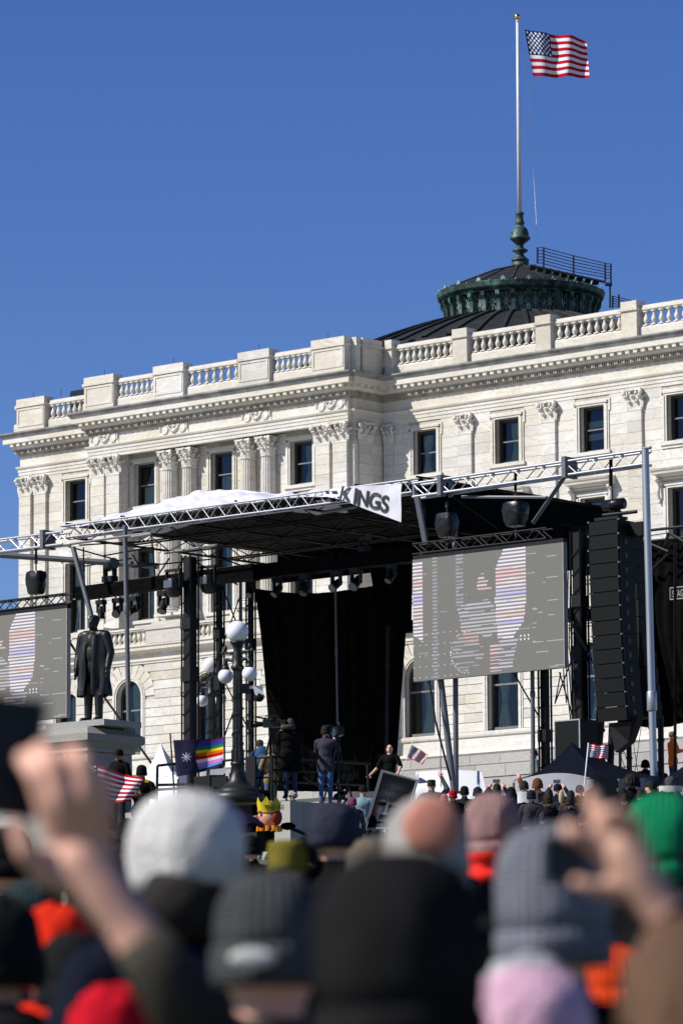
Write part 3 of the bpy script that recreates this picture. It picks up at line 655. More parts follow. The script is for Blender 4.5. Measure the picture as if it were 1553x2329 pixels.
# ---- roof stair with railing beside the flagpole (own thing)
FPb = FB.w((DL.x, DL.y, zz(482)))
fpole = thing('flagpole', 'tall white flagpole with gold ball rising from the dome finial', 'flagpole', FPb)
Lp = zz(48) - zz(482)
lean = Vector((4 * s_, 0, 0))
MB().tube([(0, 0, -.1), (0, 0, Lp * .5), lean * 0 + Vector((0, 0, Lp))], [5.2 * s_, 4.4 * s_, 3.3 * s_], 12).build('pole', 'pole_white', fpole, True)
b = MB(); b.ell((0, 0, Lp + .24), .155, 16, 10); b.build('gold_ball', 'gold', fpole, True)
b = MB(); b.lathe([(.08, Lp - .02), (.1, Lp + .03), (.05, Lp + .1)], 10); b.build('truck', 'pole_white', fpole)
MB().tube([(.12, 0, Lp - .35), (.5, .1, Lp - 3.2), (.72, .1, Lp - 8), (.85, .1, -1.2)], .012, 4).build('halyard', 'rope', fpole)

RSt = thing('roof_stair', 'black iron stair with pipe railing beside the dome lantern', 'stair', tuple(P(1240, 612, 209)))
o_ = Vector(RSt.location); Q = lambda x, y, d=209: P(x, y, d) - o_
def rr_(name, x0, y0, x1, y1, r=.03, d0=209, d1=209): MB().tube([Q(x0, y0, d0), Q(x1, y1, d1)], r, 6).build(name, 'iron', RSt)
for x, y0, y1 in ((1222, 562, 598), (1236, 562, 612), (1304, 580, 626), (1376, 597, 640), (1389, 599, 648), (1387, 645, 700), (1393, 672, 700), (1407, 669, 698)): rr_('rail_post', x, y0, x, y1, .045)
for i in range(6):
    rr_('rail', 1236, 563 + i * 7.2, 1304, 581 + i * 7.2, .022); rr_('rail', 1304, 581 + i * 7.2, 1376, 598 + i * 6.4, .022); rr_('rail', 1222, 563 + i * 7, 1236, 562 + i * 7, .02); rr_('rail', 1376, 599 + i * 6.5, 1389, 600 + i * 6.5, .02)
for i in range(5): rr_('rail', 1393, 673 + i * 5.5, 1440, 684 + i * 4.5, .02)
rr_('stringer', 1206, 603, 1376, 641, .06); rr_('stringer', 1376, 646, 1392, 646, .09)
for i in range(9): q_ = Q(1212 + i * 18, 604 + i * 4.2); MB().box(q_.x - .14, q_.x + .14, q_.y, q_.y + .9, q_.z - .04, q_.z + .06).build('tread', 'iron', RSt)
# ------------------------------------------------------------------ stage materials
mat('alu', (.40, .41, .43), .42, metal=.7, var=.18, scale=5)
mat('alu_grey', (.125, .13, .14), .5, metal=.3, var=.2, scale=4)
mat('black_steel', (.0045, .0048, .0048), .55, var=.3, spec=.25); mat('black_cloth', (.0028, .003, .0028), .95, var=.4, scale=3, bump=.4, bscale=5, spec=.05)
mat('black_plastic', (.006, .006, .0065), .35, var=.3, bump=.4, bscale=9, spec=.35); mat('grille', (.0055, .0065, .0065), .75, var=.25, scale=30, spec=.15)
mat('cab_black', (.004, .0045, .0045), .6, spec=.2); mat('roof_skin', (.006, .006, .0055), .9, var=.3, spec=.1)
mat('tarp', (.56, .545, .595), .6, var=.10, scale=1.2, bump=.8, bscale=2.2)
mat('ink', (.012, .012, .013), .6); mat('chain', (.03, .03, .03), .4, metal=.6); mat('lens', (.10, .11, .12), .12); mat('lamp_white', (.78, .77, .82), .28, var=.03)
mat('lamp_iron', (.014, .0145, .012), .42, var=.35, scale=8, bump=.2, spec=.4); mat('bronze', (.016, .016, .013), .42, metal=.3, var=.5, scale=5, bump=.35, bscale=8, spec=.45)
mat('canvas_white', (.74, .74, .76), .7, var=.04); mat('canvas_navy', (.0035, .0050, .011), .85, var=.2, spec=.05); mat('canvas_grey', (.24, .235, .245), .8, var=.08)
mat('grey_edge', (.32, .32, .31), .6); mat('cctv_white', (.72, .72, .72), .4)
def painted(name, emit=0.0, rough=.5):  # colour comes from the printed picture stored on the mesh
    m, t, b, ns, lk = nodes(name); a = ns.new('ShaderNodeVertexColor'); a.layer_name = 'Col'
    lk.new(a.outputs[0], b.inputs['Base Color']); b.inputs['Roughness'].default_value = rough; b.inputs['Specular IOR Level'].default_value = 0 if rough > .9 else .06
    if emit: lk.new(a.outputs[0], b.inputs['Emission Color']); b.inputs['Emission Strength'].default_value = emit
painted('print', 0, 1.0); painted('led', .10, .5)
def paint(o, fn):                   # fn(face index) -> rgb ; one colour per face
    me = o.data; ca = me.color_attributes.new('Col', 'FLOAT_COLOR', 'CORNER')
    d = []
    for p_ in me.polygons:
        c = fn(p_.index); d += [*c, 1] * p_.loop_total
    ca.data.foreach_set('color', d)
UC = {}
def rod(name, parent, p, q, r, m, n=6):
    if (m, n) not in UC:
        b = MB(); b.lathe([(1, -.5), (1, .5)], n); UC[(m, n)] = b.mesh('rod_' + m, m, n > 6)
    p, q = Vector(p), Vector(q); off = Vector(parent.get('_b') or (parent.parent.get('_b') if parent.parent else (0, 0, 0)) or (0, 0, 0)); d = q - p
    o = bpy.data.objects.new(name, UC[(m, n)]); COL.objects.link(o); o.parent = parent
    o.matrix_local = Matrix.Translation((p + q) / 2 - off) @ d.to_track_quat('Z', 'Y').to_matrix().to_4x4() @ Matrix.Diagonal((r, r, d.length, 1))
    return o
def truss(par_, A, C, h, w_, r, m, bay=.42, lace=.014, back=True):
    """box truss whose front lower chord runs A -> C; chords and lacing bars are parts"""
    A, C = Vector(A), Vector(C); L = (C - A).length; t = (C - A).normalized(); up = Vector((0, 0, h)); dv = Vector((0, w_, 0))
    for o_ in (Vector(), up, dv, up + dv): rod('chord', par_, A + o_, C + o_, r, m, 8)
    n = max(2, int(L / bay)); s_ = L / n
    for off in ((Vector(), dv) if back else (Vector(),)):
        for k in range(n):
            p0 = A + t * (s_ * k) + off; p1 = A + t * (s_ * (k + 1)) + off
            rod('lacing_bar', par_, p0 + (up if k % 2 == 0 else Vector()), p1 + (Vector() if k % 2 == 0 else up), lace, m)
    for off in (Vector(), up):
        for k in range(0, n, 2): rod('cross_bar', par_, A + t * (s_ * k) + off, A + t * (s_ * k) + off + dv, lace, m)
S = FS.pl
DECK = 9.55
# ---- main stage roof
a = S(138, 1226, .3); c = S(936, 1117, .3); zf = (a.z + c.z) / 2; uL, uR = a.x, c.x; D = 8.6
RT = thing('stage_roof', 'big flat black stage roof with silver truss along its front edge', 'stage roof', (uL, .3, zf), FS)
def at(u, v, z): return Vector((u, v, z))
truss(RT, (uL, .3, zf), (uR, .3, zf), .33, .33, .026, 'alu', .29)
for v in (2.5, 4.6, 6.7, D): truss(RT, (uL + .3, v, zf + .02), (uR - .2, v, zf + .02), .4, .3, .025, 'black_steel', .8, .016, False)
for u in [uL + (uR - uL) * k / 6 for k in range(7)]:
    rod('purlin', RT, (u, .5, zf + .05), (u, D, zf + .05), .035, 'black_steel'); rod('purlin', RT, (u, .5, zf + .42), (u, D, zf + .42), .03, 'black_steel')
    for k in range(10):
        v0 = .6 + k * .8; rod('purlin_lacing', RT, (u, v0, zf + (.05 if k % 2 else .42)), (u, v0 + .8, zf + (.42 if k % 2 else .05)), .016, 'black_steel')
b = MB(); b.grid(lambda s_, t: (uL - .1 + (uR - uL + .2) * s_, .65 + (D + .2) * t, zf + .36 + .08 * math.sin(math.pi * t) + .04 * noise.noise(Vector((s_ * 9, t * 6, 0)))), 40, 20); b.build('roof_skin', 'roof_skin', RT, True)
b = MB(); b.box(uR + .04, uR + .10, .5, D + .3, zf - .25, zf + .36); b.build('side_valance', 'black_cloth', RT)
b = MB(); b.grid(lambda s_, t: (uR + .12 + .05 * noise.noise(Vector((s_ * 20, t * 3, 2))), .7 + (D - .4) * s_, zf - .9 + .68 * t + .1 * noise.noise(Vector((s_ * 8, 0, 5)))), 40, 4); b.build('side_drape', 'black_cloth', RT)
b = MB(); b.box(uL + .2, uR, D + .3, D + .36, zf - .5, zf + .46); b.build('rear_valance', 'black_cloth', RT)
# silver bar with end bracket under the roof
p = S(733, 1166, 1.2); q = S(812, 1152, 1.2); rod('light_bar', RT, p, q, .05, 'alu_grey', 8)
# lattice of braces in the left bay
for (x0, y0, v0, x1, y1, v1) in [(180, 1240, .6, 345, 1230, 1.6), (230, 1265, 1, 345, 1245, 2), (145, 1240, .5, 270, 1275, 2), (345, 1225, .6, 355, 1330, 2), (345, 1330, 2, 300, 1260, .8), (345, 1330, 2, 385, 1270, 2), (385, 1330, 2, 420, 1265, 2), (355, 1250, 1, 470, 1265, 2.5), (420, 1265, 1.5, 540, 1330, 4), (300, 1290, 2, 480, 1272, 2.5), (180, 1290, 2.4, 300, 1270, 2.4), (190, 1245, 1.5, 190, 1300, 1.5), (480, 1262, 2, 560, 1290, 2.2)]:
    rod('brace', RT, S(x0, y0, v0), S(x1, y1, v1), .022, 'black_steel')
rod('front_pipe', RT, S(158, 1238, .2), S(340, 1212, .2), .035, 'alu_grey'); rod('front_pipe', RT, S(300, 1222, .1), S(345, 1215, .1), .05, 'alu_grey')
rod('drop_pipe', RT, S(375, 1258, 1.1), S(495, 1240, 1.1), .04, 'alu_grey')
# ---- wing trusses left and right with their posts
def wing(label, x0, y0, x1, y1, h):
    A = S(x0, y0, -.05); C = S(x1, y1, -.05); t = thing('truss_boom', label, 'truss', tuple(A), FS); truss(t, A, C, h, .33, .034, 'alu', .40, .017); return t, A, C
t1, A1, C1 = wing('silver box truss boom above the right video screen reaching to the tall pole', 938, 1130, 1462, 1055, .34)
for x, y in ((1000, 1121), (1283, 1080)):
    q = S(x, y, -.1); MB().box(q.x - .06, q.x + .06, -.14, .36, q.z - .06, q.z + .46).build('joint_plate', 'alu_grey', t1)
rod('stay', t1, S(1287, 1080, .1), S(1212, 1190, .1), .065, 'alu_grey', 4); rod('stay', t1, S(1050, 1130, .15), S(1243, 1131, .05), .04, 'alu_grey')
rod('stay', t1, S(1012, 1118, .2), S(1130, 1200, 1.2), .02, 'black_steel'); rod('end_post', t1, S(948, 1130, -.05), S(968, 1238, .15), .085, 'alu_grey', 4)
rod('end_upright', t1, S(940, 1098, -.05), S(941, 1130, -.05), .03, 'alu', 6)
t2, A2, C2 = wing('silver box truss boom above the left video screen', -260, 1288, 142, 1237, .34)
q = S(96, 1243, -.1); MB().box(q.x - .06, q.x + .06, -.14, .36, q.z - .06, q.z + .46).build('joint_plate', 'alu_grey', t2)
rod('stay', t2, S(-60, 1258, .4), S(360, 1288, 3.2), .085, 'alu_grey', 4); rod('stay', t2, S(166, 1245, .1), S(216, 1432, .1), .07, 'alu_grey', 8)
pb = S(1488, 1812, -.15); pt = S(1467, 1017, -.05)
pl_ = thing('support_pole', 'tall silver round pole holding up the end of the truss boom', 'pole', tuple(pb), FS)
rod('shaft', pl_, pb, pt, .088, 'alu', 16); q = pb.lerp(pt, .27); MB().lathe([(.115, -.24), (.125, -.22), (.125, .22), (.115, .24)], 14, q - Vector(pl_['_b']) + Vector(pl_['_b'])).build('sleeve', 'alu', pl_, True)
rod('cap_bar', pl_, S(1462, 1020, -.1), S(1480, 1018, -.1), .04, 'alu_grey'); MB().box(pb.x - .35, pb.x + .35, pb.y - .35, pb.y + .35, pb.z - .3, pb.z).build('foot_plate', 'alu_grey', pl_)
# ---- towers
def tower(label, x0, x1, yt, yb, v, m='black_steel', grp=None):
    a = S(x0, yb, v); c = S(x1, yb, v); t = S((x0 + x1) / 2, yt, v); zb = gz(FS.w((a.x, v, 0)).y) + 0
    zb = min(a.z, max(zb, 6)); w_ = (c.x - a.x) * .72
    T = thing('stage_tower', label, 'tower', ((a.x + c.x) / 2, v, zb), FS, grp); u = (a.x + c.x) / 2
    for i in (-1, 1):
        for j in (0, 1):
            rod('leg', T, (u + i * w_ / 2, v + j * w_, zb), (u + i * w_ / 2, v + j * w_, t.z), .035, m, 4)
    b = MB(); b.box(u - w_ / 2 + .03, u + w_ / 2 - .03, v + .03, v + w_ - .03, zb, t.z - .05); b.build('core', m, T)
    n = int((t.z - zb) / .5)
    for k in range(n): 
        z = zb + k * .5; rod('rung', T, (u - w_ / 2, v, z), (u + w_ / 2, v, z + .25), .014, m)
    b = MB(); b.box(u - w_ / 2 - .02, u + w_ / 2 + .02, v - .03, v + w_ + .02, t.z - 3.4, t.z - 3.0); b.build('sleeve_block', m, T)
    b = MB(); b.box(u - w_ / 2 - .025, u + w_ / 2 + .025, v - .035, v + w_ + .02, t.z - 2.0, t.z - 1.7); b.build('sleeve_block', m, T)
    for q in range(8):
        z = t.z - 1.95 + q * .03; rod('bolt', T, (u - w_ / 2 + .05, v - .05, z), (u - w_ / 2 + .05, v - .03, z), .012, 'alu_grey')
    return T
tower('black lifting tower at the front left of the stage, behind the rainbow flag', 410, 437, 1262, 1790, .5)
tower('slim black tower just left of the big five globe lamp post', 486, 502, 1285, 1790, 2.0)
tower('slim black tower directly behind the big lamp post', 559, 574, 1312, 1790, 3.5)
tower('black rear tower between right video screen and speaker array', 1300, 1330, 1205, 1790, 4.2)
tower('black tower under the right corner of the right video screen', 1224, 1246, 1505, 1790, .8)
def post(label, x0, y0, x1, y1, v0, v1, r, m='alu_grey', name='stage_post'):
    p_, q_ = S(x0, y0, v0), S(x1, y1, v1); T = thing(name, label, 'post', tuple(q_), FS); rod('shaft', T, q_, p_, r, m, 10)
    MB().box(q_.x - r * 1.6, q_.x + r * 1.6, q_.y - r * 1.6, q_.y + r * 1.6, q_.z - .06, q_.z).build('foot_plate', m, T); rod('collar', T, p_.lerp(q_, .3), p_.lerp(q_, .34), r * 1.25, m, 10); return T
post('grey round post in front of the left stage opening, beside the statue', 284, 1195, 296, 1790, .25, .25, .065)
post('grey steel post below the right video screen, upright of the pair', 1034, 1200, 1037, 1800, .7, .7, .07)
post('grey steel post below the right video screen, slanting', 985, 1400, 1032, 1800, .2, .4, .08)
post('grey metal post carrying the rope bundle under the right video screen', 1210, 1480, 1213, 1790, .6, .6, .055)
post('thin grey post behind the round white lamp globe', 547, 1312, 548, 1790, 4.2, 4.2, .05)
post('black post beneath the speaker array', 1392, 1650, 1385, 1800, 1.5, 1.5, .09, 'black_steel')
post('thin dark post between speaker array and silver pole', 1430, 1690, 1432, 1800, 2.5, 2.5, .07, 'black_steel')
post('dark post behind the tall silver pole', 1502, 1630, 1504, 1800, 3.5, 3.5, .08, 'black_steel')
post('broad black leg left of the speaker array bottom', 1368, 1600, 1352, 1790, 3.0, 3.0, .12, 'black_steel')
# guy wires and cross braces
def wire(label, pts, r=.012, m='black_steel', name='guy_wire', g='guy wires and cross braces of the stage'):
    P_ = [S(*p_) for p_ in pts]; b = MB(); b.tube(P_, r, 6); e = P_[-1]; o = b.mesh(name, m, False, e)
    ob = bpy.data.objects.new(name, o); COL.objects.link(ob); ob.location = FS.w(e); ob.rotation_euler = (0, 0, -TH); tag(ob, label, 'cable', g); return ob
XB = 'thin black cross brace rod between the slim stage towers'
wire('thin black brace rod rising behind the large lamp globe, leaning right', [(505, 1335, 2.2), (535, 1410, 2.5), (575, 1500, 3)], .02); wire('thin black brace rod crossing behind the large lamp globe, leaning left', [(545, 1358, 3), (480, 1545, 2)], .018); wire('thin black brace rod behind the lamp shaft, running down to the right', [(508, 1545, 2.2), (575, 1680, 3)], .02); wire('thin black brace rod from the lamp shaft down to the rainbow flag', [(545, 1580, 3), (505, 1690, 2)], .02)
wire('black slanting brace rod running down behind the statue legs', [(155, 1455, .2), (240, 1590, 0), (425, 1850, -1)], .035)
XR = 'thin black cross brace rod to the right of the right video screen'
wire('thin black brace rod across the arched window below the right screen', [(1165, 1525, .4), (1225, 1630, .8)], .02); wire('kinked black brace rod beside the rear tower', [(1275, 1530, 1), (1262, 1600, 1), (1300, 1500, 3)], .018); wire('straight black brace rod at the foot of the power cables', [(1272, 1530, 1), (1305, 1640, 3)], .018); wire('thick black brace rod between rear tower and speaker array', [(1290, 1400, 1), (1335, 1480, 3), (1362, 1540, 3)], .03)
for k, (x, y0, y1, dx) in enumerate([(1288, 1300, 1640, 3), (1292, 1300, 1640, 6), (1297, 1300, 1640, 10), (1284, 1400, 1600, -2)]):
    wire('one of the slack black power cables hanging beside the right video screen', [(x, y0, 2.5), (x - 3, (y0 + y1) / 2, 2.5), (x + dx, y1 - 60, 2.5), (x + dx + 6, y1, 2.5)], .016, name='power_cable', g='power cables beside the right screen')
wire('dark slanting cable left of the grey posts under the right screen', [(975, 1545, .1), (990, 1640, 0), (1025, 1775, 0)], .03)
wire('thin cable hanging between white tent and grey posts', [(1000, 1560, -.1), (1003, 1790, -.2)], .01)
for k, (x0, y0, x1, y1) in enumerate([(1388, 1650, 1425, 1760), (1395, 1650, 1450, 1790), (1460, 1640, 1440, 1780), (1468, 1640, 1500, 1720), (1440, 1690, 1452, 1770)]):
    wire('one of the thin guy ropes fanning out under the speaker array', [(x0, y0, 1.2), (x1, y1, 1.0)], .009, g='guy ropes under the speaker array')
wire('long thin pole wire from truss boom to the side wing roof', [(1465, 1220, 1), (1520, 1212, 3)], .012)
# ---- draped lighting beams
def beam(label, x0, yt0, yb0, x1, yt1, yb1, v, ends=.3):
    A, C = S(x0, yb0, v), S(x1, yb1, v); A2_, C2_ = S(x0, yt0, v), S(x1, yt1, v); T = thing('lighting_beam', label, 'lighting beam', tuple(A), FS); b = MB()
    N = 40
    def fn(dv):
        return lambda s_, t: A.lerp(C, s_).lerp(A2_.lerp(C2_, s_), t) + Vector((0, dv + .03 * noise.noise(Vector((s_ * 14, t * 2, dv))), .02 * noise.noise(Vector((s_ * 11, 3, 1)))))
    b.grid(fn(0), N, 3); b.build('front_drape', 'black_cloth', T)
    b = MB(); b.grid(fn(ends), N, 3); b.build('rear_drape', 'black_cloth', T)
    for s_, nm in ((0, 'bottom_pipe'), (1, 'top_pipe')):
        for dv in (.04, ends - .04): rod(nm, T, A.lerp(A2_, s_ * .96 + .02) + Vector((0, dv, 0)), C.lerp(C2_, s_ * .96 + .02) + Vector((0, dv, 0)), .028, 'black_steel')
    b = MB(); b.grid(lambda s_, t: A2_.lerp(C2_, s_) + Vector((0, ends * t, -.02)), N, 1); b.build('top_drape', 'black_cloth', T)
    b = MB(); b.box(A.x - .01, A.x + .02, v, v + ends, A.z, A2_.z); b.build('end_drape', 'black_cloth', T)
    return T
beam('black draped lighting beam over the statue, left side of the stage', 172, 1336, 1364, 420, 1302, 1330, .9)
beam('black draped lighting beam crossing between the front towers', 436, 1300, 1330, 575, 1282, 1318, 1.5)
beam('black draped lighting beam across the stage opening above the backdrop', 563, 1287, 1317, 937, 1243, 1277, 2.4)
beam('black draped rear beam half hidden behind the right video screen', 905, 1414, 1438, 1352, 1380, 1408, 7.0)
# ---- moving head lights
def mover(x, y, v, sc_, down=True, yaw=0.0, tilt=0.4):
    c = S(x, y, v); T = thing('stage_light', 'x', 'stage light', tuple(c), FS, 'moving head stage lights'); o = Vector(c)
    sg = -1 if down else 1
    MB().box(o.x - .16 * sc_, o.x + .16 * sc_, o.y - .12 * sc_, o.y + .12 * sc_, o.z - .07 * sc_, o.z + .07 * sc_).build('base', 'black_steel', T)
    for s_ in (-1, 1):
        MB().box(o.x + s_ * .15 * sc_ - .025 * sc_, o.x + s_ * .15 * sc_ + .025 * sc_, o.y - .06 * sc_, o.y + .06 * sc_, *sorted((o.z + sg * .071 * sc_, o.z + sg * .36 * sc_))).build('yoke_arm', 'black_steel', T)
    q = Matrix.Rotation(yaw, 3, 'Z') @ Matrix.Rotation(tilt, 3, 'X'); hc = o + Vector((0, 0, sg * .33 * sc_))
    h = MB(); h.lathe([(.02 * sc_, -.2 * sc_), (.10 * sc_, -.19 * sc_), (.125 * sc_, -.05 * sc_), (.115 * sc_, .13 * sc_), (.14 * sc_, .2 * sc_), (.14 * sc_, .24 * sc_)], 14, hc, q); hd = h.build('head', 'black_steel', T, True)
    MB().lathe([(.118 * sc_, .235 * sc_), (.118 * sc_, .246 * sc_)], 14, hc, q).build('lens', 'lens', hd)
    if down:
        for s_ in (-1, 1): rod('clamp', T, o + Vector((s_ * .1 * sc_, 0, .07 * sc_)), o + Vector((s_ * .1 * sc_, 0, .2 * sc_)), .025, 'alu_grey')
    return T
lights = [(230, 1370, 1.0, .8, True, 0, 3.14, 'black stage light hanging straight down from left beam, above the statue'), (268, 1366, 1.0, .85, True, .4, 2.2, 'black stage light hanging from left beam, next to the grey post on its statue side'),
          (306, 1362, 1.0, .85, True, -.3, 2.0, 'black stage light hanging from left beam, just past the grey post'), (372, 1350, 1.0, .95, True, .3, 2.6, 'black stage light hanging under the inner end of the left beam'),
          (570, 1327, 2.5, .7, True, .3, 2.3, 'stage light hanging above the left edge of the black backdrop'), (631, 1320, 2.5, .8, True, -.2, 2.4, 'second stage light along the backdrop beam from its left end'),
          (693, 1313, 2.5, .85, True, .2, 2.7, 'third stage light along the backdrop beam, short of the pale centre pole'), (765, 1304, 2.5, .9, True, 0, 2.2, 'stage light hanging straight above the pale pole of the backdrop'),
          (810, 1298, 2.5, .95, True, .2, 2.3, 'stage light hanging on the beam right of the pale backdrop pole'), (890, 1288, 2.5, .8, True, -.2, 2.4, 'stage light hanging on the beam nearest the right video screen'),
          (250, 1318, 1.0, 1.15, False, 1.2, 1.45, 'large stage light with pale round lens standing on top of the left beam'), (828, 1250, 2.6, .9, False, 1.2, 1.5, 'stage light standing on the backdrop beam with round grey lens')]
for x, y, v, s_, dn, ya, ti, lb in lights: T = mover(x, y, v, s_, dn, ya, ti); T['label'] = lb
def blinder(x, y, v, lb):            # bulky covered fixture in a yoke
    c = S(x, y, v); T = thing('floodlight', lb, 'stage light', tuple(c), FS, 'floodlights between the front towers'); b = MB()
    b.lathe([(.10, -.34), (.19, -.28), (.22, -.1), (.22, .12), (.19, .17)], 14, c); b.build('housing', 'black_plastic', T, True)
    b = MB(); b.box(c.x - .26, c.x - .23, c.y - .05, c.y + .05, c.z - .2, c.z + .36); b.build('yoke_arm', 'black_steel', T); b = MB(); b.box(c.x + .23, c.x + .26, c.y - .05, c.y + .05, c.z - .2, c.z + .36); b.build('yoke_arm', 'black_steel', T)
    b = MB(); b.box(c.x - .28, c.x + .28, c.y - .06, c.y + .06, c.z + .36, c.z + .42); b.build('yoke_top', 'black_steel', T); MB().box(c.x - .15, c.x + .15, c.y - .235, c.y - .2, c.z - .1, c.z + .1).build('front_panel', 'lens', T)
blinder(395, 1330, .2, 'bulky black floodlight in a yoke left of the front tower'); blinder(474, 1322, 1.0, 'bulky black floodlight in a yoke right of the front tower')
# ---- chain hoists
def hoist(lb, x, yt, yb, ych, w_, v=.12):
    t = S(x, yt, v); b_ = S(x, yb, v); ch = S(x, ych, v); T = thing('chain_hoist', lb, 'chain hoist', tuple(b_), FS, 'chain hoists wrapped in black plastic'); h = t.z - b_.z; hw = w_ / 2
    def fn(g, z):
        k = 1 + .10 * noise.noise(Vector((math.cos(g * 6.283) * 2, math.sin(g * 6.283) * 2, z * 5 + x))); e = max(abs(math.cos(g * 6.283)), abs(math.sin(g * 6.283))) ** -.6; r_ = hw * k * e * (.62 + .55 * math.sin(math.pi * min(1, .15 + z * .75)) ** .6) * (.8 + .25 * z)
        return (b_.x + r_ * math.cos(g * 6.283), b_.y + .75 * r_ * math.sin(g * 6.283), b_.z + h * z + .02 * noise.noise(Vector((g * 9, z * 4, 1))))
    b = MB(); b.grid(fn, 28, 14); b.add([fn(k / 28, 1) for k in range(28)], [tuple(range(28))]); b.add([fn(k / 28, 0) for k in range(28)], [tuple(range(28))]); b.build('plastic_cover', 'black_plastic', T, True)
    rod('chain', T, t - Vector((0, 0, .05)), ch, .022, 'chain'); b = MB(); hk = t.lerp(ch, .3); b.tube([hk + Vector((.05 * math.cos(a_ * .785), 0, .07 * math.sin(a_ * .785))) for a_ in range(9)], .015, 5); b.build('hook', 'chain', T)
    rod('sling', T, t.lerp(ch, .4), ch, .035, 'black_cloth'); rod('lower_chain', T, b_, b_ - Vector((0, 0, .3)), .015, 'alu_grey')
hoist('wrapped chain hoist over the right screen, nearer the white banner', 1016, 1168, 1222, 1098, .52); hoist('wrapped chain hoist over the right screen, nearer the slanting stay', 1172, 1143, 1197, 1075, .60); hoist('wrapped chain hoist above the left video screen', 82, 1300, 1352, 1228, .52)
# ---- video screens
def led_image(s_, t, rng_):          # picture of a guitarist on a washed-out screen
    g = .150 + rng_.uniform(-.008, .008); base = (g * 1.03, g * 1.0, g * .90)
    row = int(t * 136); on = row % 4 < 2; f3 = noise.noise(Vector((s_ * 7, t * 60, 3)))
    def inpoly(P_):
        c = False; j = len(P_) - 1
        for i in range(len(P_)):
            (xi, yi), (xj, yj) = P_[i], P_[j]
            if (yi > t) != (yj > t) and s_ < (xj - xi) * (t - yi) / (yj - yi) + xi: c = not c
            j = i
        return c
    main = inpoly([(.61, 0), (.757, 0), (.757, .42), (.742, .6), (.69, .68), (.665, .73), (.57, .71), (.553, .42), (.562, .14)])
    left = s_ < .066 and .02 < t < .62 + s_
    if main or left:
        if not on: return tuple(q * 1.25 for q in base)
        tt = t if main else t * 1.1; q = tt * 10
        cols = [(.84, .76, .82), (.82, .77, .86), (.86, .55, .54), (.84, .74, .78), (.66, .58, .86), (.82, .76, .84), (.84, .60, .56), (.84, .78, .84)]
        c = cols[int(q * 1.25 + f3 * 1.2) % 8]
        c = tuple(q_ * .72 for q_ in c)
        if .36 < tt < .42 and f3 > -.1: c = (.58, .54, .36)
        if .34 < tt < .39 or .58 < tt < .62: c = (.38, .36, .64) if f3 > 0 else c
        return c
    def dim(k, c=(.55, .5, .58)): return tuple(b_ + (x - b_) * k for b_, x in zip(base, c))
    hd = ((s_ - .475 - .03 * f3) / .042) ** 2 + ((t - .265) / .085) ** 2 < 1 + f3
    if hd and on: return dim(.8, (.62, .36, .33) if f3 > -.1 else (.58, .52, .52))
    if on and inpoly([(.30, .43), (.5, .38), (.58, .5), (.57, .66), (.5, .7), (.33, .6)]) and f3 > -.35: return dim(.62, (.50, .48, .52))
    if on and inpoly([(.32, .59), (.36, .59), (.44, .66), (.44, .74), (.38, .74), (.33, .64)]): return dim(.6, (.62, .38, .36))
    if on and inpoly([(.52, .72), (.7, .72), (.66, .98), (.52, .98)]) and f3 > -.2: return dim(.6, (.8, .5, .5) if s_ < .57 else (.55, .5, .62))
    gx, gyy = (s_ - .37) / .115, (t - .80) / .17; rg = gx * gx + gyy * gyy
    if .90 < rg < 1.05 and s_ < .40 and int((s_ + t) * 110) % 3 == 0: return dim(.8, (.6, .6, .6))
    if on and rg < .84 and f3 > -.05: return dim(.38)
    if on and .13 < s_ < .17 and f3 > -.3: return dim(.30)
    if on and .29 < s_ < .34 and t < .42 and f3 > -.2: return dim(.36)
    if on and .8 < s_ and f3 > .42: return dim(.45)
    if .70 < s_ < .78 and abs(t - .72) < .03 and int(s_ * 160) % 2 and on: return dim(.9, (.7, .7, .7))
    if on and f3 > .55: return dim(.3)
    if row % 12 == 0 and t > .6 and s_ < .3 and int(s_ * 120) % 5 == 0: return dim(.6, (.7, .65, .72))
    return base
def screen(label, xl, xr, ytl, ytr, ybr, seed):
    a = S(xr, ytr, 0); c = S(xr, ybr, 0); w_ = 5.02; u1 = a.x; u0 = u1 - w_ if xl is None else S(xl, ytl, 0).x
    z1 = a.z; z0 = c.z; T = thing('video_screen', label, 'video screen', (u0, 0, z0), FS); r_ = random.Random(seed)
    b = MB(); b.box(u0, u1, .01, .14, z0, z1); b.build('housing', 'black_steel', T)
    n, m = 120, 136; b = MB(); b.grid(lambda s_, t: (u0 + (u1 - u0) * s_, 0, z1 + (z0 - z1) * t), n, m); o = b.build('display', 'led', T)
    paint(o, lambda i: led_image((i % n + .5) / n, (i // n + .5) / m, r_))
    b = MB(); b.box(u0 + .02, u1 + .03, -.006, .16, z1 + .003, z1 + .10); b.build('header_bar', 'black_steel', T); b = MB(); b.box(u1 + .002, u1 + .02, -.006, .15, z0, z1); b.build('edge_trim', 'grey_edge', T)
    tt = thing('screen_truss', label.replace('large', 'black lattice truss carrying the').replace(' showing', ', above the one showing') if False else 'black lattice truss directly above the ' + ('right' if seed == 1 else 'left') + ' video screen', 'truss', (u0, 0, z1), FS)
    truss(tt, (u0 + .02, -.02, z1 + .14), (u1 - .5 * (seed == 1), -.02, z1 + .14), .26, .26, .024, 'black_steel', .33, .016)
screen('large video screen showing a guitarist in coloured lines, right side of the stage', 938, 1279, 1270, 1233, 1519, 1)
screen('large video screen left of the bronze statue, cut by the picture edge', None, 151, None, 1383, 1632, 2)
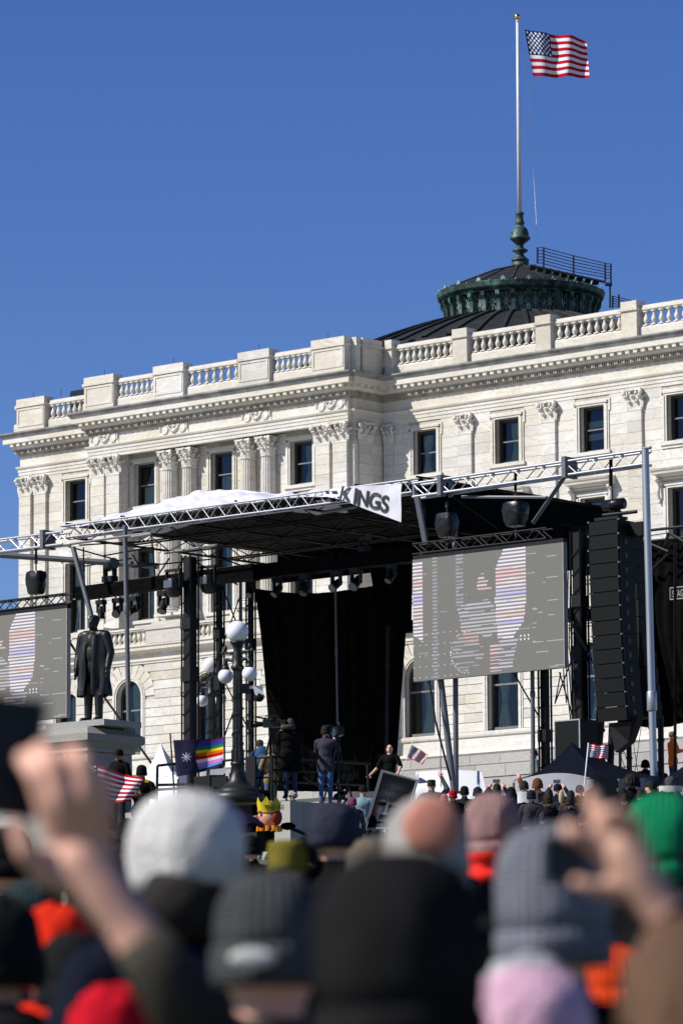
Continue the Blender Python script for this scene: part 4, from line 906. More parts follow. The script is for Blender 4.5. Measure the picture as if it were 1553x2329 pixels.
# ---- line array of speakers
la = S(1338, 1188, -.25); AW, AH, AD = .93, .352, .62
LA = thing('line_array', 'tall curved black hanging array of fourteen stacked loudspeaker cabinets', 'speaker array', (la.x, la.y, la.z - 5), FS)
cabm = MB(); cabm.box(0, AW, .03, AD, -AH + .008, -.004); cabm = cabm.mesh('speaker_cabinet', 'cab_black'); grm = MB(); grm.box(.02, AW - .02, 0, .032, -AH + .014, -.012); grm = grm.mesh('grille', 'grille')
pm = MB(); pm.box(AW, AW + .012, .22, .34, -.24, -.12); pm = pm.mesh('handle_plate', 'black_plastic'); hw = MB(); hw.box(-.02, .02, -.02, .05, -.025, .015); hw = hw.mesh('rigging_pin', 'alu_grey')
x, y, z, an = la.x, la.y, la.z, R(-1.0)
for k in range(14):
    o = bpy.data.objects.new('speaker_cabinet', cabm); COL.objects.link(o); o.parent = LA; o.location = Vector((x, y, z)) - Vector(LA['_b']); o.rotation_euler = (an, 0, 0)
    inst('grille', grm, o); inst('handle_plate', pm, o); inst('rigging_pin', hw, o, (.0, .0, -.002)); inst('rigging_pin', hw, o, (AW, .0, -.002))
    y += math.sin(-an) * -AH * -1 * (1 if an < 0 else 1) if False else AH * math.sin(an) * 1; z -= AH * math.cos(an); an += R(.62)
p = S(1393, 1147, -.05); MB().tube([p + Vector((-.30, .05, 0)), p + Vector((.30, .05, 0))], .14, 14).build('hoist_motor', 'black_plastic', LA, True)
MB().box(la.x + .1, la.x + AW - .1, la.y + .1, la.y + .5, la.z + .03, la.z + .10).build('flying_frame', 'black_steel', LA); rod('hanger', LA, p, (la.x + AW / 2, la.y + .3, la.z + .08), .05, 'black_steel'); rod('chain', LA, p, S(1390, 1062, -.05), .02, 'chain'); rod('sling', LA, S(1389, 1105, -.05), S(1389, 1045, -.05), .045, 'black_cloth')
rod('tag_bar', LA, (la.x + .3, la.y + .2, la.z + .16), (la.x + AW + .3, la.y + .35, la.z + .18), .045, 'black_steel'); MB().box(la.x + AW - .02, la.x + AW + .42, la.y + .4, la.y + .7, la.z - .40, la.z - .06).build('side_box', 'cab_black', LA)
b = MB(); q = Vector((x, y, z)); b.prism([q + Vector((.25, .1, -.02)), q + Vector((.95, .1, -.02)), q + Vector((1.1, .2, .15)), q + Vector((.75, .25, -.5)), q + Vector((.45, .1, -.75))], (0, .25, 0)); b.build('pull_back_bar', 'black_steel', LA)
p = S(1402, 1196, .3); AR = thing('rear_array', 'second black column of speaker boxes tucked behind the tall array', 'speaker array', tuple(S(1440, 1640, 1.2)), FS)
for k in range(11):
    q0 = S(1404 + k * 4.2, 1216 + k * 38, 1.1); MB().box(q0.x - .15, q0.x + .42, q0.y, q0.y + .5, q0.z - .40, q0.z).build('speaker_cabinet', 'cab_black', AR)
# ---- backdrop and black side curtains
def curtain(label, ptsT, ptsB, v, pleat=.05, mat_='black_cloth', n=60, amp=14, thick=None):
    """soft black cloth between a top edge and a bottom edge given as picture points on plane v"""
    T_ = [S(x, y, v) for x, y in ptsT]; B_ = [S(x, y, v) for x, y in ptsB]
    def li(L, s_):
        f = s_ * (len(L) - 1); i = min(int(f), len(L) - 2); return L[i].lerp(L[i + 1], f - i)
    base = min(B_, key=lambda q: q.z)
    b = MB(); b.grid(lambda s_, t: li(B_, s_).lerp(li(T_, s_), t) + Vector((0, pleat * math.sin(s_ * amp * 6.28 + t) * (1 - .4 * t), 0)), n, 12)
    o = bpy.data.objects.new('stage_curtain', b.mesh('stage_curtain', mat_, True, base)); COL.objects.link(o); o.location = FS.w(base); o.rotation_euler = (0, 0, -TH); return tag(o, label, 'curtain')
BD = MB(); 
def bdp(s_, t):                      # left edge sweeps inwards towards the floor, right edge leans in
    xl = 576 + 44 * (1 - (1 - (1 - t)) ** 2) if False else 576 + 46 * (1 - t) ** .7; xr = 915 - 34 * (1 - t)
    y = 1338 + (1800 - 1338) * (1 - t) + (10 * math.sin(s_ * 5) if t > .95 else 0)
    q = S(xl + (xr - xl) * s_, y, 6.0); q.y += .16 * noise.noise(Vector((s_ * 26, t * .8, 1))) * (1.1 - .6 * t) + .05 * noise.noise(Vector((s_ * 70, t * 2, 5))) + .25 * math.sin(s_ * 3); return q
BD.grid(bdp, 90, 14); e = bdp(.5, 0); o = bpy.data.objects.new('stage_backdrop', BD.mesh('stage_backdrop', 'black_cloth', True, e)); COL.objects.link(o); o.location = FS.w(e); o.rotation_euler = (0, 0, -TH); tag(o, 'huge black cloth backdrop with curved left edge at the rear of the stage', 'backdrop')
curtain('black curtain left of the right video screen, under the roof corner', [(838, 1285), (936, 1272)], [(862, 1425), (936, 1418)], 5.0)
curtain('narrow black side curtain standing right of the backdrop', [(900, 1400), (925, 1396)], [(884, 1740), (900, 1740)], 5.2)
post('pale vertical pole down the middle of the black backdrop', 763, 1340, 770, 1790, 5.6, 5.6, .032, 'alu_grey')
post('slim dark pole near the right edge of the black backdrop', 882, 1380, 878, 1790, 5.6, 5.6, .04, 'black_steel')
curtain('black hanging cloth between right screen and speaker array', [(1282, 1200), (1352, 1195)], [(1282, 1300), (1352, 1290)], 6.0)
# side wing to the right with billowing black mesh and a lettered panel
SW = thing('side_wing', 'black mesh covered scaffold wing right of the speaker array with white lettered sign', 'scaffold', tuple(S(1500, 1790, 5.5)), FS)
def swp(s_, t):
    x = 1418 + 200 * s_; y = 1232 - 8 * s_ + (1640 + 20 * math.sin(s_ * 4) - 1232) * (1 - t); q = S(x, y, 5.5); q.y += .5 * math.sin(s_ * 5 + t * 3) * math.sin(math.pi * t) + .06 * math.sin(s_ * 50 + t * 8); return q
b = MB(); b.grid(swp, 60, 20); b.build('mesh_cover', 'black_cloth', SW, True)
b = MB(); b.grid(lambda s_, t: S(1404 + 30 * s_, 1238 + (1650 - 1238) * (1 - t), 4.2 + 1.2 * s_), 6, 4); b.build('side_cover', 'black_cloth', SW)
for x0, y0, v0, x1, y1, v1 in [(1400, 1215, 5, 1620, 1190, 5), (1400, 1240, 5, 1620, 1215, 5), (1410, 1215, 5, 1410, 1800, 5), (1520, 1212, 4, 1512, 1242, 4), (1522, 1212, 4, 1560, 1235, 4), (1450, 1225, 5, 1520, 1255, 5), (1480, 1300, 5, 1520, 1260, 5), (1535, 1235, 4, 1535, 1800, 5.8), (1420, 1222, 5, 1440, 1300, 5.3)]: rod('scaffold_tube', SW, S(x0, y0, v0), S(x1, y1, v1), .04, 'black_steel')
q = S(1524, 1351, 4.75); u0, zc = q.x, q.z
for a_, b_ in (((u0, zc - .15), (u0 + 1.6, zc - .15)), ((u0, zc + .15), (u0 + 1.6, zc + .15)), ((u0, zc - .15), (u0, zc + .15))): rod('sign_border', SW, (a_[0], 4.75, a_[1]), (b_[0], 4.75, b_[1]), .014, 'grey_edge')
MB().box(u0, u0 + 1.6, 4.76, 4.78, zc - .14, zc + .14).build('sign_panel', 'black_steel', SW)
# lettering helper
TXT = []
def text(body, size, m, parent, loc, rot, name='lettering', extr=.003, sx=1.0, bold=.0):
    cu = bpy.data.curves.new(name, 'FONT'); cu.body = body; cu.size = size; cu.extrude = extr; cu.offset = bold * size; o = bpy.data.objects.new(name, cu); COL.objects.link(o); TXT.append((o, m, parent, loc, rot, sx))
def flush_text():
    bpy.context.view_layer.update(); dg = bpy.context.evaluated_depsgraph_get(); out = []
    for o, m, parent, loc, rot, sx in TXT:
        me = bpy.data.meshes.new_from_object(o.evaluated_get(dg)); me.materials.clear(); me.materials.append(M[m]); q = bpy.data.objects.new(o.name.split('.')[0], me); COL.objects.link(q); q.parent = parent
        q.location = Vector(loc) - Vector(parent.get('_b', (0, 0, 0))); q.rotation_euler = rot; q.scale = (sx, 1, 1); out.append(q); bpy.data.objects.remove(o)
    TXT.clear(); return out
text('STAGEL', .24, 'grey_edge', SW, (u0 + .07, 4.74, zc - .09), (R(90), 0, 0), sx=.62); flush_text()
# ---- banner cloth thrown over the front of the roof
BN = thing('roof_banner', 'white cloth banner lettered NO KINGS draped loosely over the front roof truss', 'banner', (uL, .1, zf), FS)
prof = [(168, 1199, 1194), (230, 1190, 1178), (300, 1180, 1160), (380, 1168, 1136), (440, 1160, 1119), (500, 1152, 1113), (560, 1144, 1115), (640, 1134, 1123), (700, 1130, 1118), (745, 1130, 1113), (775, 1136, 1110), (830, 1158, 1105), (880, 1176, 1102), (913, 1188, 1100)]
def bw(u, z): return .07 * noise.noise(Vector((u * 1.3, z * 1.1, 7))) + .02 * noise.noise(Vector((u * 4, z * 2.5, 3)))
def bnp(s_, t):
    f = s_ * (len(prof) - 1); i = min(int(f), len(prof) - 2); k = f - i; x, yb, yt = [prof[i][j] * (1 - k) + prof[i + 1][j] * k for j in range(3)]
    fl = max(0, min(1, (x - 700) / 90)); y = yb + (yt - yb) * t
    v = -.12 * fl + (1 - fl) * (.36 + .8 * t) ; q = S(x, y, v)
    q.y += (1 - fl) * (.12 * noise.noise(Vector((x * .02, t * 3, 0))) + .08 * noise.noise(Vector((x * .06 + t * 2, t * 5, 4)))) + fl * bw(q.x, q.z); q.z += (1 - fl) * .09 * noise.noise(Vector((x * .03, t * 2, 9))) * t; return q
b = MB(); b.grid(bnp, 160, 14); cl_ = b.build('cloth', 'tarp', BN, True)
b = MB(); b.grid(lambda s_, t: bnp(.02 + .60 * s_, 1) + Vector((0, 1.6 * t, -.15 * t - .25 * t * t + .03 * noise.noise(Vector((s_ * 30, t * 4, 7))))), 80, 6); b.build('cloth_top', 'tarp', BN, True)
ql = S(779, 1147, -.17); qr = S(888, 1162, -.17)
# letters follow the hanging end; NO is folded away along the top edge
def lett(ch, x, y, size, rz):
    q = S(x, y, -.142); text(ch, size, 'ink', BN, tuple(q), (R(90), rz, 0), sx=1.0, bold=.028)
for ch, x, y, s_, rz in (('K', 770, 1136, .50, .20), ('I', 799, 1144, .56, .20), ('N', 808, 1148, .56, .20), ('G', 835, 1155, .58, .2), ('S', 863, 1163, .60, .2)): lett(ch, x, y, s_, rz)
b = MB()
for (x0, x1) in ((738, 747), (752, 766)):
    b.prism([S(x0, 1117, -.14), S(x1, 1116, -.14), S(x1 + 3, 1124, -.14), S(x0 + 5, 1124, -.14)], (0, .004, 0))
    b.build('folded_lettering', 'ink', BN); b = MB()
for o in flush_text():               # lay the letters on the rippled cloth
    bb = Vector(BN['_b']); mb = o.matrix_basis.copy(); mi_ = mb.inverted()
    for vv in o.data.vertices:
        q = mb @ vv.co; q.y += bw(q.x + bb.x, q.z + bb.z); vv.co = mi_ @ q
# ---- granite terrace with the lamp post, broadcast riser
FT = Frame(P(660, 1820, 100.0)); zT = P(660, 1822, 100).z
TE = thing('granite_terrace', 'light granite terrace wall under the lamp post and camera crew', 'terrace', (0, 0, 7.0), FT)
b = MB(); b.box(-8, -.02, .02, 6, 6.5, zT - .02); b.build('core', 'granite_dark', TE)
for r in range(4):
    z1 = zT - r * .62; 
    for k in range(6):
        u1 = -k * 1.35 - (.6 if r % 2 else 0); u0 = u1 - 1.35
        if k == 0 and r % 2: MB().box(-.62, 0, 0, .4, z1 - .61, z1).build('granite_block', 'granite', TE)
        MB().box(u0 + .008, u1 - .008, -.003 * (k % 3), .5, z1 - .61, z1).build('granite_block', 'granite', TE)
    for k in range(3):
        v0 = .41 + k * 1.6 + (.5 if r % 2 else 0); MB().box(-.5, .004 * (k % 2), v0 + .008, v0 + 1.592, z1 - .61, z1).build('granite_block', 'granite', TE)
MB().box(-8.05, .06, -.06, 6, zT, zT + .001 + .0).build('top', 'granite', TE) if False else None
# ---- lamp posts
def lamp(label, x, yb, d, s_, globe_d, extra=True):
    base = P(x, yb, d); T = thing('lamp_post', label, 'street lamp', tuple(base), None, 'cast iron lamp posts with white globes', -TH)
    k = s_
    b = MB(); b.lathe([(.60, 0), (.60, .20), (.52, .22), (.47, .25), (.46, .30), (.40, .34), (.30, .40), (.22, .50), (.17, .66), (.145, .84), (.165, .86), (.165, .92), (.13, .94)], 16); b.v = [q * k for q in b.v]; b.build('base', 'lamp_iron', T, True)
    b = MB(); n = 24; ring = []
    for z in (.94, 1.2, 1.22, 3.05):
        rr = .150 if z < 1.21 else .125 - .02 * (z - 1.22) / 1.83
        ring.append([((rr - (.018 if i % 2 else 0)) * math.cos(6.283 * i / n) * k, (rr - (.018 if i % 2 else 0)) * math.sin(6.283 * i / n) * k, z * k) for i in range(n)])
    b.add([q for r_ in ring for q in r_], [(i * n + j, i * n + (j + 1) % n, (i + 1) * n + (j + 1) % n, (i + 1) * n + j) for i in range(3) for j in range(n)]); b.build('shaft', 'lamp_iron', T)
    b = MB(); b.lathe([(.12, 3.0), (.15, 3.04), (.15, 3.10), (.11, 3.14), (.13, 3.3), (.10, 3.4), (.09, 3.5), (.13, 3.58), (.17, 3.62), (.17, 3.66)], 14); b.v = [q * k for q in b.v]; b.build('crown', 'lamp_iron', T, True)
    for i in (-1, 1):
        b = MB(); b.tube([(i * .08 * k, 0, 3.22 * k), (i * .2 * k, 0, 3.25 * k), (i * .33 * k, 0, 3.27 * k), (i * .37 * k, 0, 3.20 * k), (i * .37 * k, 0, 3.10 * k)], [.05 * k, .04 * k, .045 * k, .05 * k, .07 * k], 8); b.tube([(i * .08 * k, 0, 3.40 * k), (i * .45 * k, 0, 3.43 * k)], .035 * k, 6); b.ell((i * .45 * k, 0, 3.43 * k), .05 * k, 8, 6); b.ell((i * .37 * k, 0, 3.52 * k), (.045 * k, .045 * k, .08 * k), 8, 6); b.lathe([(.04 * k, 0), (.09 * k, -.08 * k), (.10 * k, -.13 * k)], 10, (i * .37 * k, 0, 3.17 * k)); b.build('arm', 'lamp_iron', T, True)
        b = MB(); b.ell((i * .37 * k, 0, 2.90 * k), .17 * k, 24, 16); b.build('globe', 'lamp_white', T, True)
    b = MB(); b.ell((0, 0, 3.88 * k), .25 * k, 32, 20); b.build('globe', 'lamp_white', T, True)
    MB().tube([(.13 * k * math.cos(a_ * .35), .13 * k * math.sin(a_ * .35), (1.3 + a_ * .022) * k) for a_ in range(60)], .012, 5).build('cable_wrap', 'black_steel', T)
    return T
L1 = lamp('big cast iron lamp post with three white globes on the granite terrace', 541, 1828, 98.6, .98, .5)
lamp('smaller lamp post with white globes half hidden behind a black tower', 481, 1822, 128, 1.0, .5)
# surveillance camera on the lamp post
q = P(577, 1572, 98.4); CT = thing('security_camera', 'white surveillance dome camera on a bracket on the lamp post', 'camera', tuple(q), None, None, 0)
MB().box(-.12, .04, -.03, .03, .05, .11).build('bracket', 'cctv_white', CT); b = MB(); b.prism([(-.02, -.09, .12), (.20, -.09, .10), (.21, -.09, -.10), (.03, -.09, -.10)], (0, .18, 0)); b.build('housing', 'cctv_white', CT); b = MB(); b.ell((.12, 0, -.13), .115, 16, 10); b.build('dome', 'black_plastic', CT, True); MB().box(-.32, -.10, -.06, .06, -.05, .16).build('mount_box', 'black_steel', CT)
# ------------------------------------------------------------------ stage deck, riser and rails
q = FS.o; DK = thing('stage_deck', 'low black skirted stage deck under the roof', 'stage', tuple(S(540, 1800, 1.0)[:2]) + (DECK - 1.6,), FS)
u0, u1 = S(480, 1800, 1.2).x, S(1000, 1800, 1.2).x
MB().box(u0, u1, 1.2, 9, DECK - .12, DECK).build('deck', 'black_steel', DK); MB().box(u0 + .02, u1 - .02, 1.25, 8.9, DECK - 2.2, DECK - .122).build('skirt', 'black_cloth', DK)
RF = Frame(P(690, 1822, 101.0))
RZ = zT
def RP(x, y, d): return P(x, y, d)
RS = thing('camera_riser', 'black steel pipe railing and platform of the broadcast riser', 'riser', tuple(P(600, 1822, 102)), None)
rb = Vector(RS.location)
def rrod(name, x0, y0, d0, x1, y1, d1, r, m='black_steel', par_=None): 
    par_ = par_ or RS; p_, q_ = P(x0, y0, d0), P(x1, y1, d1); par_['_b'] = tuple(par_.location); o = rod(name, par_, p_, q_, r, m, 6); del par_['_b']; return o
for a_ in [(505, 1731, 101.5, 615, 1722, 100.5), (505, 1775, 101.5, 615, 1768, 100.5), (620, 1722, 100.5, 840, 1738, 104), (620, 1752, 100.5, 720, 1756, 102), (620, 1778, 100.5, 820, 1786, 104)]: rrod('rail', *a_, .03)
for a_ in [(618, 1718, 100.5, 618, 1822, 100.5), (628, 1718, 100.6, 626, 1822, 100.6), (752, 1728, 102.5, 752, 1822, 102.5), (835, 1740, 104, 838, 1800, 104), (508, 1728, 101.5, 508, 1815, 101.5)]: rrod('rail_post', *a_, .035)
for a_ in [(685, 1732, 101, 705, 1785, 101.5), (690, 1768, 101, 745, 1800, 102.3), (742, 1735, 102.4, 728, 1788, 102)]: rrod('brace', *a_, .022)
rrod('brace', 742, 1735, 102.3, 733, 1790, 102.3, .03, 'cctv_white')
GD = thing('guard_rail', 'black pipe guard rail left of the state flag', 'railing', tuple(P(360, 1830, 100)), None)
for a_ in [(358, 1742, 100, 395, 1738, 100), (358, 1742, 100, 356, 1840, 100), (358, 1786, 100, 435, 1785, 100), (358, 1797, 100, 435, 1792, 100), (395, 1738, 100, 436, 1740, 100.5)]: rrod('rail', *a_, .035, par_=GD)
# production desk with gear under the flag
DS = thing('control_desk', 'dark production desk with monitors and gear behind the rainbow flag', 'desk', tuple(P(500, 1835, 101)), None, None, -TH)
db = Vector(DS.location); kx = .0099
MB().box(-1.1, 1.0, 0, .7, .28, .34).build('desk_top', 'black_steel', DS); MB().box(-1.05, .95, .05, .65, -.6, .28).build('desk_skirt', 'black_cloth', DS)
for i_, (a_, w2, h2) in enumerate([(-.75, .5, .34), (-.2, .45, .3), (.35, .5, .36), (.75, .3, .7)]):
    MB().box(a_ - w2 / 2, a_ + w2 / 2, .2, .25, .40, .40 + h2).build('monitor', 'black_steel', DS); MB().box(a_ - .05, a_ + .05, .2, .3, .34, .401).build('monitor_stand', 'black_steel', DS)
for i_ in range(7): MB().box(-1 + i_ * .28, -.8 + i_ * .28, .02, .15, .34, .40 + .03 * (i_ % 3)).build('equipment_box', 'black_plastic' if i_ % 2 else 'grille', DS)
b = MB(); b.prism([P(478, 1751, 100.4) - db, P(508, 1748, 100.4) - db, P(513, 1739, 100.4) - db, P(513, 1758, 100.4) - db, P(507, 1763, 100.4) - db, P(477, 1763, 100.4) - db], (0, .01, 0)); b.v = [Matrix.Rotation(TH, 3, 'Z') @ q_ for q_ in b.v]; b.build('painted_glare', 'lamp_white', DS)  # flat white shape stands in for the reflection on a monitor
# speaker box on stage right
q = S(1290, 1762, .2); SB = thing('stage_speaker', 'big dark grey speaker box with pale edges standing at the stage right side', 'speaker', (q.x, .2, q.z - .4), FS)
a, c = S(1260, 1640, .2), S(1320, 1755, .2); MB().box(a.x, c.x, .22, .9, c.z - .3, a.z).build('cabinet', 'cab_black', SB); MB().box(a.x + .03, c.x - .03, .2, .218, c.z - .28, a.z - .03).build('grille', 'grille', SB)
for b_ in ((a.x, a.x + .03, a.z - .03, a.z, 1), (c.x - .03, c.x, c.z - .3, a.z - .03, 0), (a.x, a.x + .03, c.z - .3, a.z - .031, 0)): MB().box(b_[0] if not b_[4] else a.x, b_[1] if not b_[4] else c.x, .19, .219, b_[2], b_[3]).build('edge_strip', 'grey_edge', SB)
# ------------------------------------------------------------------ tents
def canopy(label, apex, rim, d0, m_top, m_val, d_ap, name='canopy_tent', valance=None):
    A = P(*apex, d_ap); T = thing(name, label, 'tent', (A.x, A.y, gz(A.y)), None); o = Vector(T.location)
    R_ = [P(x, y, d) - o for x, y, d in rim]; ap = A - o; n = len(R_); b = MB()
    for i in range(n):
        p_, q_ = R_[i], R_[(i + 1) % n]
        def fn(s_, t):
            e = p_.lerp(q_, s_); e.z -= .10 * math.sin(math.pi * s_) * -1 * 0; r_ = e.lerp(ap, t); r_.z -= .18 * math.sin(math.pi * t) * 1.0 * abs(ap.z - e.z); r_.z += .02 * noise.noise(Vector((s_ * 5, t * 5, i))); return r_
        b.grid(fn, 10, 10)
    b.build('roof', m_top, T, True)
    for i in range(n):
        p_, q_ = R_[i], R_[(i + 1) % n]; b = MB(); h = .34 if m_val == 'canvas_white' else .8
        def fv(s_, t): e = p_.lerp(q_, s_); e.z += .22 * math.sin(math.pi * s_) * (0 if valance else 0); e.z -= h * (1 - t); e += Vector((.03 * noise.noise(Vector((s_ * 9, t * 3, i))), .03 * noise.noise(Vector((s_ * 8, t * 4, i + 5))), 0)); return e
        b.grid(fv, 16, 3); b.build('valance', m_val, T, True)
        rod_b = p_; MB().tube([p_ + Vector((0, 0, -.05)), Vector((p_.x, p_.y, gz(p_.y + o.y) - o.z))], .03, 6).build('leg', 'alu_grey', T)
    return T
canopy('dark navy pop up canopy with grey underside behind the crowd', (1298, 1690), [(1168, 1776, 103), (1408, 1772, 100), (1500, 1768, 106), (1240, 1752, 109)], 104, 'canvas_navy', 'canvas_grey', 104.5)
canopy('second navy canopy with pale stripe, cut by the picture edge', (1600, 1700), [(1490, 1790, 104), (1700, 1795, 102), (1750, 1770, 107), (1520, 1765, 109)], 104, 'canvas_navy', 'canvas_grey', 105)
b_t = canopy('white peaked party tent behind the granite pedestal', (365, 1690), [(316, 1765, 112), (405, 1768, 110), (425, 1760, 115), (335, 1757, 117)], 112, 'canvas_white', 'canvas_white', 113.5)
o = Vector(b_t.location); b = MB()
for p_, q_ in (((316, 1765, 112), (405, 1768, 110)), ((405, 1768, 110), (425, 1760, 115))):
    b.add([P(p_[0], p_[1] + 28, p_[2]) - o, P(q_[0], q_[1] + 28, q_[2]) - o, Vector((P(*q_).x, P(*q_).y, gz(q_[2]))) - o, Vector((P(*p_).x, P(*p_).y, gz(p_[2]))) - o], [(0, 1, 2, 3)])
b.build('side_wall', 'canvas_white', b_t)
cnp = [o for o in bpy.data.objects if o.name.startswith('canopy_tent')][0]; oc = Vector(cnp.location); mat('canvas_pale', (.30, .295, .305), .8, var=.06)
b = MB(); b.grid(lambda s_, t: P(1172 + 235 * s_, 1822 + (1776 - 20 * math.sin(math.pi * min(1, s_ * 1.05)) + 14 * s_ * s_ - 1822) * t, 99.6 + 1.6 * t) - oc, 20, 6); b.build('side_panel', 'canvas_pale', cnp, True)
# grey sloping awning side of the navy canopy and the long white tent
WT = thing('long_tent', 'long low white tent roof along the foot of the building', 'tent', tuple(Vector((P(1000, 1800, 118).x, 118, gz(118)))), None); o = Vector(WT.location)
b = MB(); b.grid(lambda s_, t: P(945 + 165 * s_ - (14 if s_ > .9 else 0) * t, 1822 - 66 * t - 4 * math.sin(s_ * 3.1), 115 + 5 * t) - o, 24, 6); b.build('canvas', 'canvas_white', WT, True)
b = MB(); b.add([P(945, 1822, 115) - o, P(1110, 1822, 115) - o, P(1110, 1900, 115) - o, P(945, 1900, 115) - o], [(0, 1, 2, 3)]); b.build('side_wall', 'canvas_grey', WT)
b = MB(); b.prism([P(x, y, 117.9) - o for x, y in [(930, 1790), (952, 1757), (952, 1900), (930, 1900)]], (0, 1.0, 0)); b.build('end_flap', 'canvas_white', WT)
# ------------------------------------------------------------------ statue on granite pedestal
mat('inscription', (.07, .068, .06), .8); mat('granite_pedestal', (.26, .25, .215), .75, var=.35, scale=40, bump=.4, bscale=60)
FPd = Frame(P(199, 1650, 103.0)); zP = P(199, 1654, 103).z; gP = gz(101)
PD = thing('statue_pedestal', 'grey granite pedestal carved NELSON carrying the bronze statue', 'pedestal', (-1, 1, gP), FPd)
def pbox(name, o_, z0, z1, m='granite_pedestal'): return MB().box(-2.5 - o_, o_, -o_, 1.7 + o_, z0, z1).build(name, m, PD)
pbox('base_block', .2, gP - .5, gP + .5); pbox('die', -.12, gP + .5, zP - .55); pbox('neck_moulding', -.06, zP - .54, zP - .44)
b = MB(); W_ = [(-.06, zP - .438), (.02, zP - .36), (.10, zP - .30), (.10, zP - .14), (.04, zP - .10), (-.12, zP + .02), (-.3, zP + .06)]
for (o0, z0), (o1, z1) in zip(W_, W_[1:]):
    c0 = [(-2.5 - o0, -o0), (o0, -o0), (o0, 1.7 + o0), (-2.5 - o0, 1.7 + o0)]; c1 = [(-2.5 - o1, -o1), (o1, -o1), (o1, 1.7 + o1), (-2.5 - o1, 1.7 + o1)]
    for i in range(4): b.add([(*c0[i], z0), (*c0[(i + 1) % 4], z0), (*c1[(i + 1) % 4], z1), (*c1[i], z1)], [(0, 1, 2, 3)])
o_ = W_[-1][0]; b.add([(-2.5 - o_, -o_, W_[-1][1]), (o_, -o_, W_[-1][1]), (o_, 1.7 + o_, W_[-1][1]), (-2.5 - o_, 1.7 + o_, W_[-1][1])], [(0, 1, 2, 3)]); b.build('cap', 'granite_pedestal', PD)
text('NELSON', .30, 'inscription', PD, (-1.95, .118, zP - .92), (R(90), 0, 0), name='carved_lettering', extr=.006, bold=.01)
flush_text()
# ------------------------------------------------------------------ people (one continuous surface each)
import numpy as np
HEX = {}
def colmat(prefix, c, rough=.85, bump=.0, bscale=60, knit=False, var=.12):
    key = prefix + '_%02d%02d%02d' % tuple(int(q * 99) for q in c)
    if key not in M:
        mat(key, c, rough, var=var, scale=7, bump=bump, bscale=bscale, spec=.06 if prefix in ('coat', 'cloth', 'hat', 'canvas', 'bag') else .2)
        if knit:
            m = M[key]; ns = m.node_tree.nodes; lk = m.node_tree.links; bs = ns['Principled BSDF']; tc = [n for n in ns if n.type == 'TEX_COORD'][0]
            sx = ns.new('ShaderNodeSeparateXYZ'); lk.new(tc.outputs['Object'], sx.inputs[0]); at = ns.new('ShaderNodeMath'); at.operation = 'ARCTAN2'; lk.new(sx.outputs[0], at.inputs[0]); lk.new(sx.outputs[1], at.inputs[1])
            m1 = ns.new('ShaderNodeMath'); m1.operation = 'MULTIPLY'; m1.inputs[1].default_value = 38; lk.new(at.outputs[0], m1.inputs[0]); s1 = ns.new('ShaderNodeMath'); s1.operation = 'SINE'; lk.new(m1.outputs[0], s1.inputs[0])
            m2 = ns.new('ShaderNodeMath'); m2.operation = 'MULTIPLY'; m2.inputs[1].default_value = 520; lk.new(sx.outputs[2], m2.inputs[0]); s2 = ns.new('ShaderNodeMath'); s2.operation = 'SINE'; lk.new(m2.outputs[0], s2.inputs[0])
            ad = ns.new('ShaderNodeMath'); ad.operation = 'ADD'; lk.new(s1.outputs[0], ad.inputs[0]); lk.new(s2.outputs[0], ad.inputs[1])
            bp = ns.new('ShaderNodeBump'); bp.inputs['Strength'].default_value = .8; bp.inputs['Distance'].default_value = .004; lk.new(ad.outputs[0], bp.inputs['Height']); lk.new(bp.outputs[0], bs.inputs['Normal'])
    return key
SKIN = [(.70, .38, .28), (.42, .22, .15), (.62, .35, .25), (.25, .13, .085)]
QUEUE = []
def blob(prims):                     # overlapping solids that the voxel remesh fuses into one surface
    b = MB()
    for p_ in prims:
        if p_[0] == 'c': b.tube([p_[1], Vector(p_[1]).lerp(Vector(p_[2]), .5), p_[2]], [p_[3], (p_[3] + p_[4]) / 2, p_[4]], 12); b.ell(p_[1], p_[3], 12, 8); b.ell(p_[2], p_[4], 12, 8)
        else: b.ell(p_[1], p_[2], 16, 12)
    return b
def fuse(name, prims, mats, parent, voxel=.022, wrinkle=.0, puff=0.0, xf=None):
    b = blob(prims); me = bpy.data.meshes.new(name); me.from_pydata([tuple(q) for q in b.v], [], b.f); o = bpy.data.objects.new(name, me); COL.objects.link(o)
    md = o.modifiers.new('r', 'REMESH'); md.mode = 'VOXEL'; md.voxel_size = voxel; sm = o.modifiers.new('s', 'SMOOTH'); sm.iterations = 3; sm.factor = .5
    QUEUE.append((o, prims, mats, parent, wrinkle, puff, xf)); return o
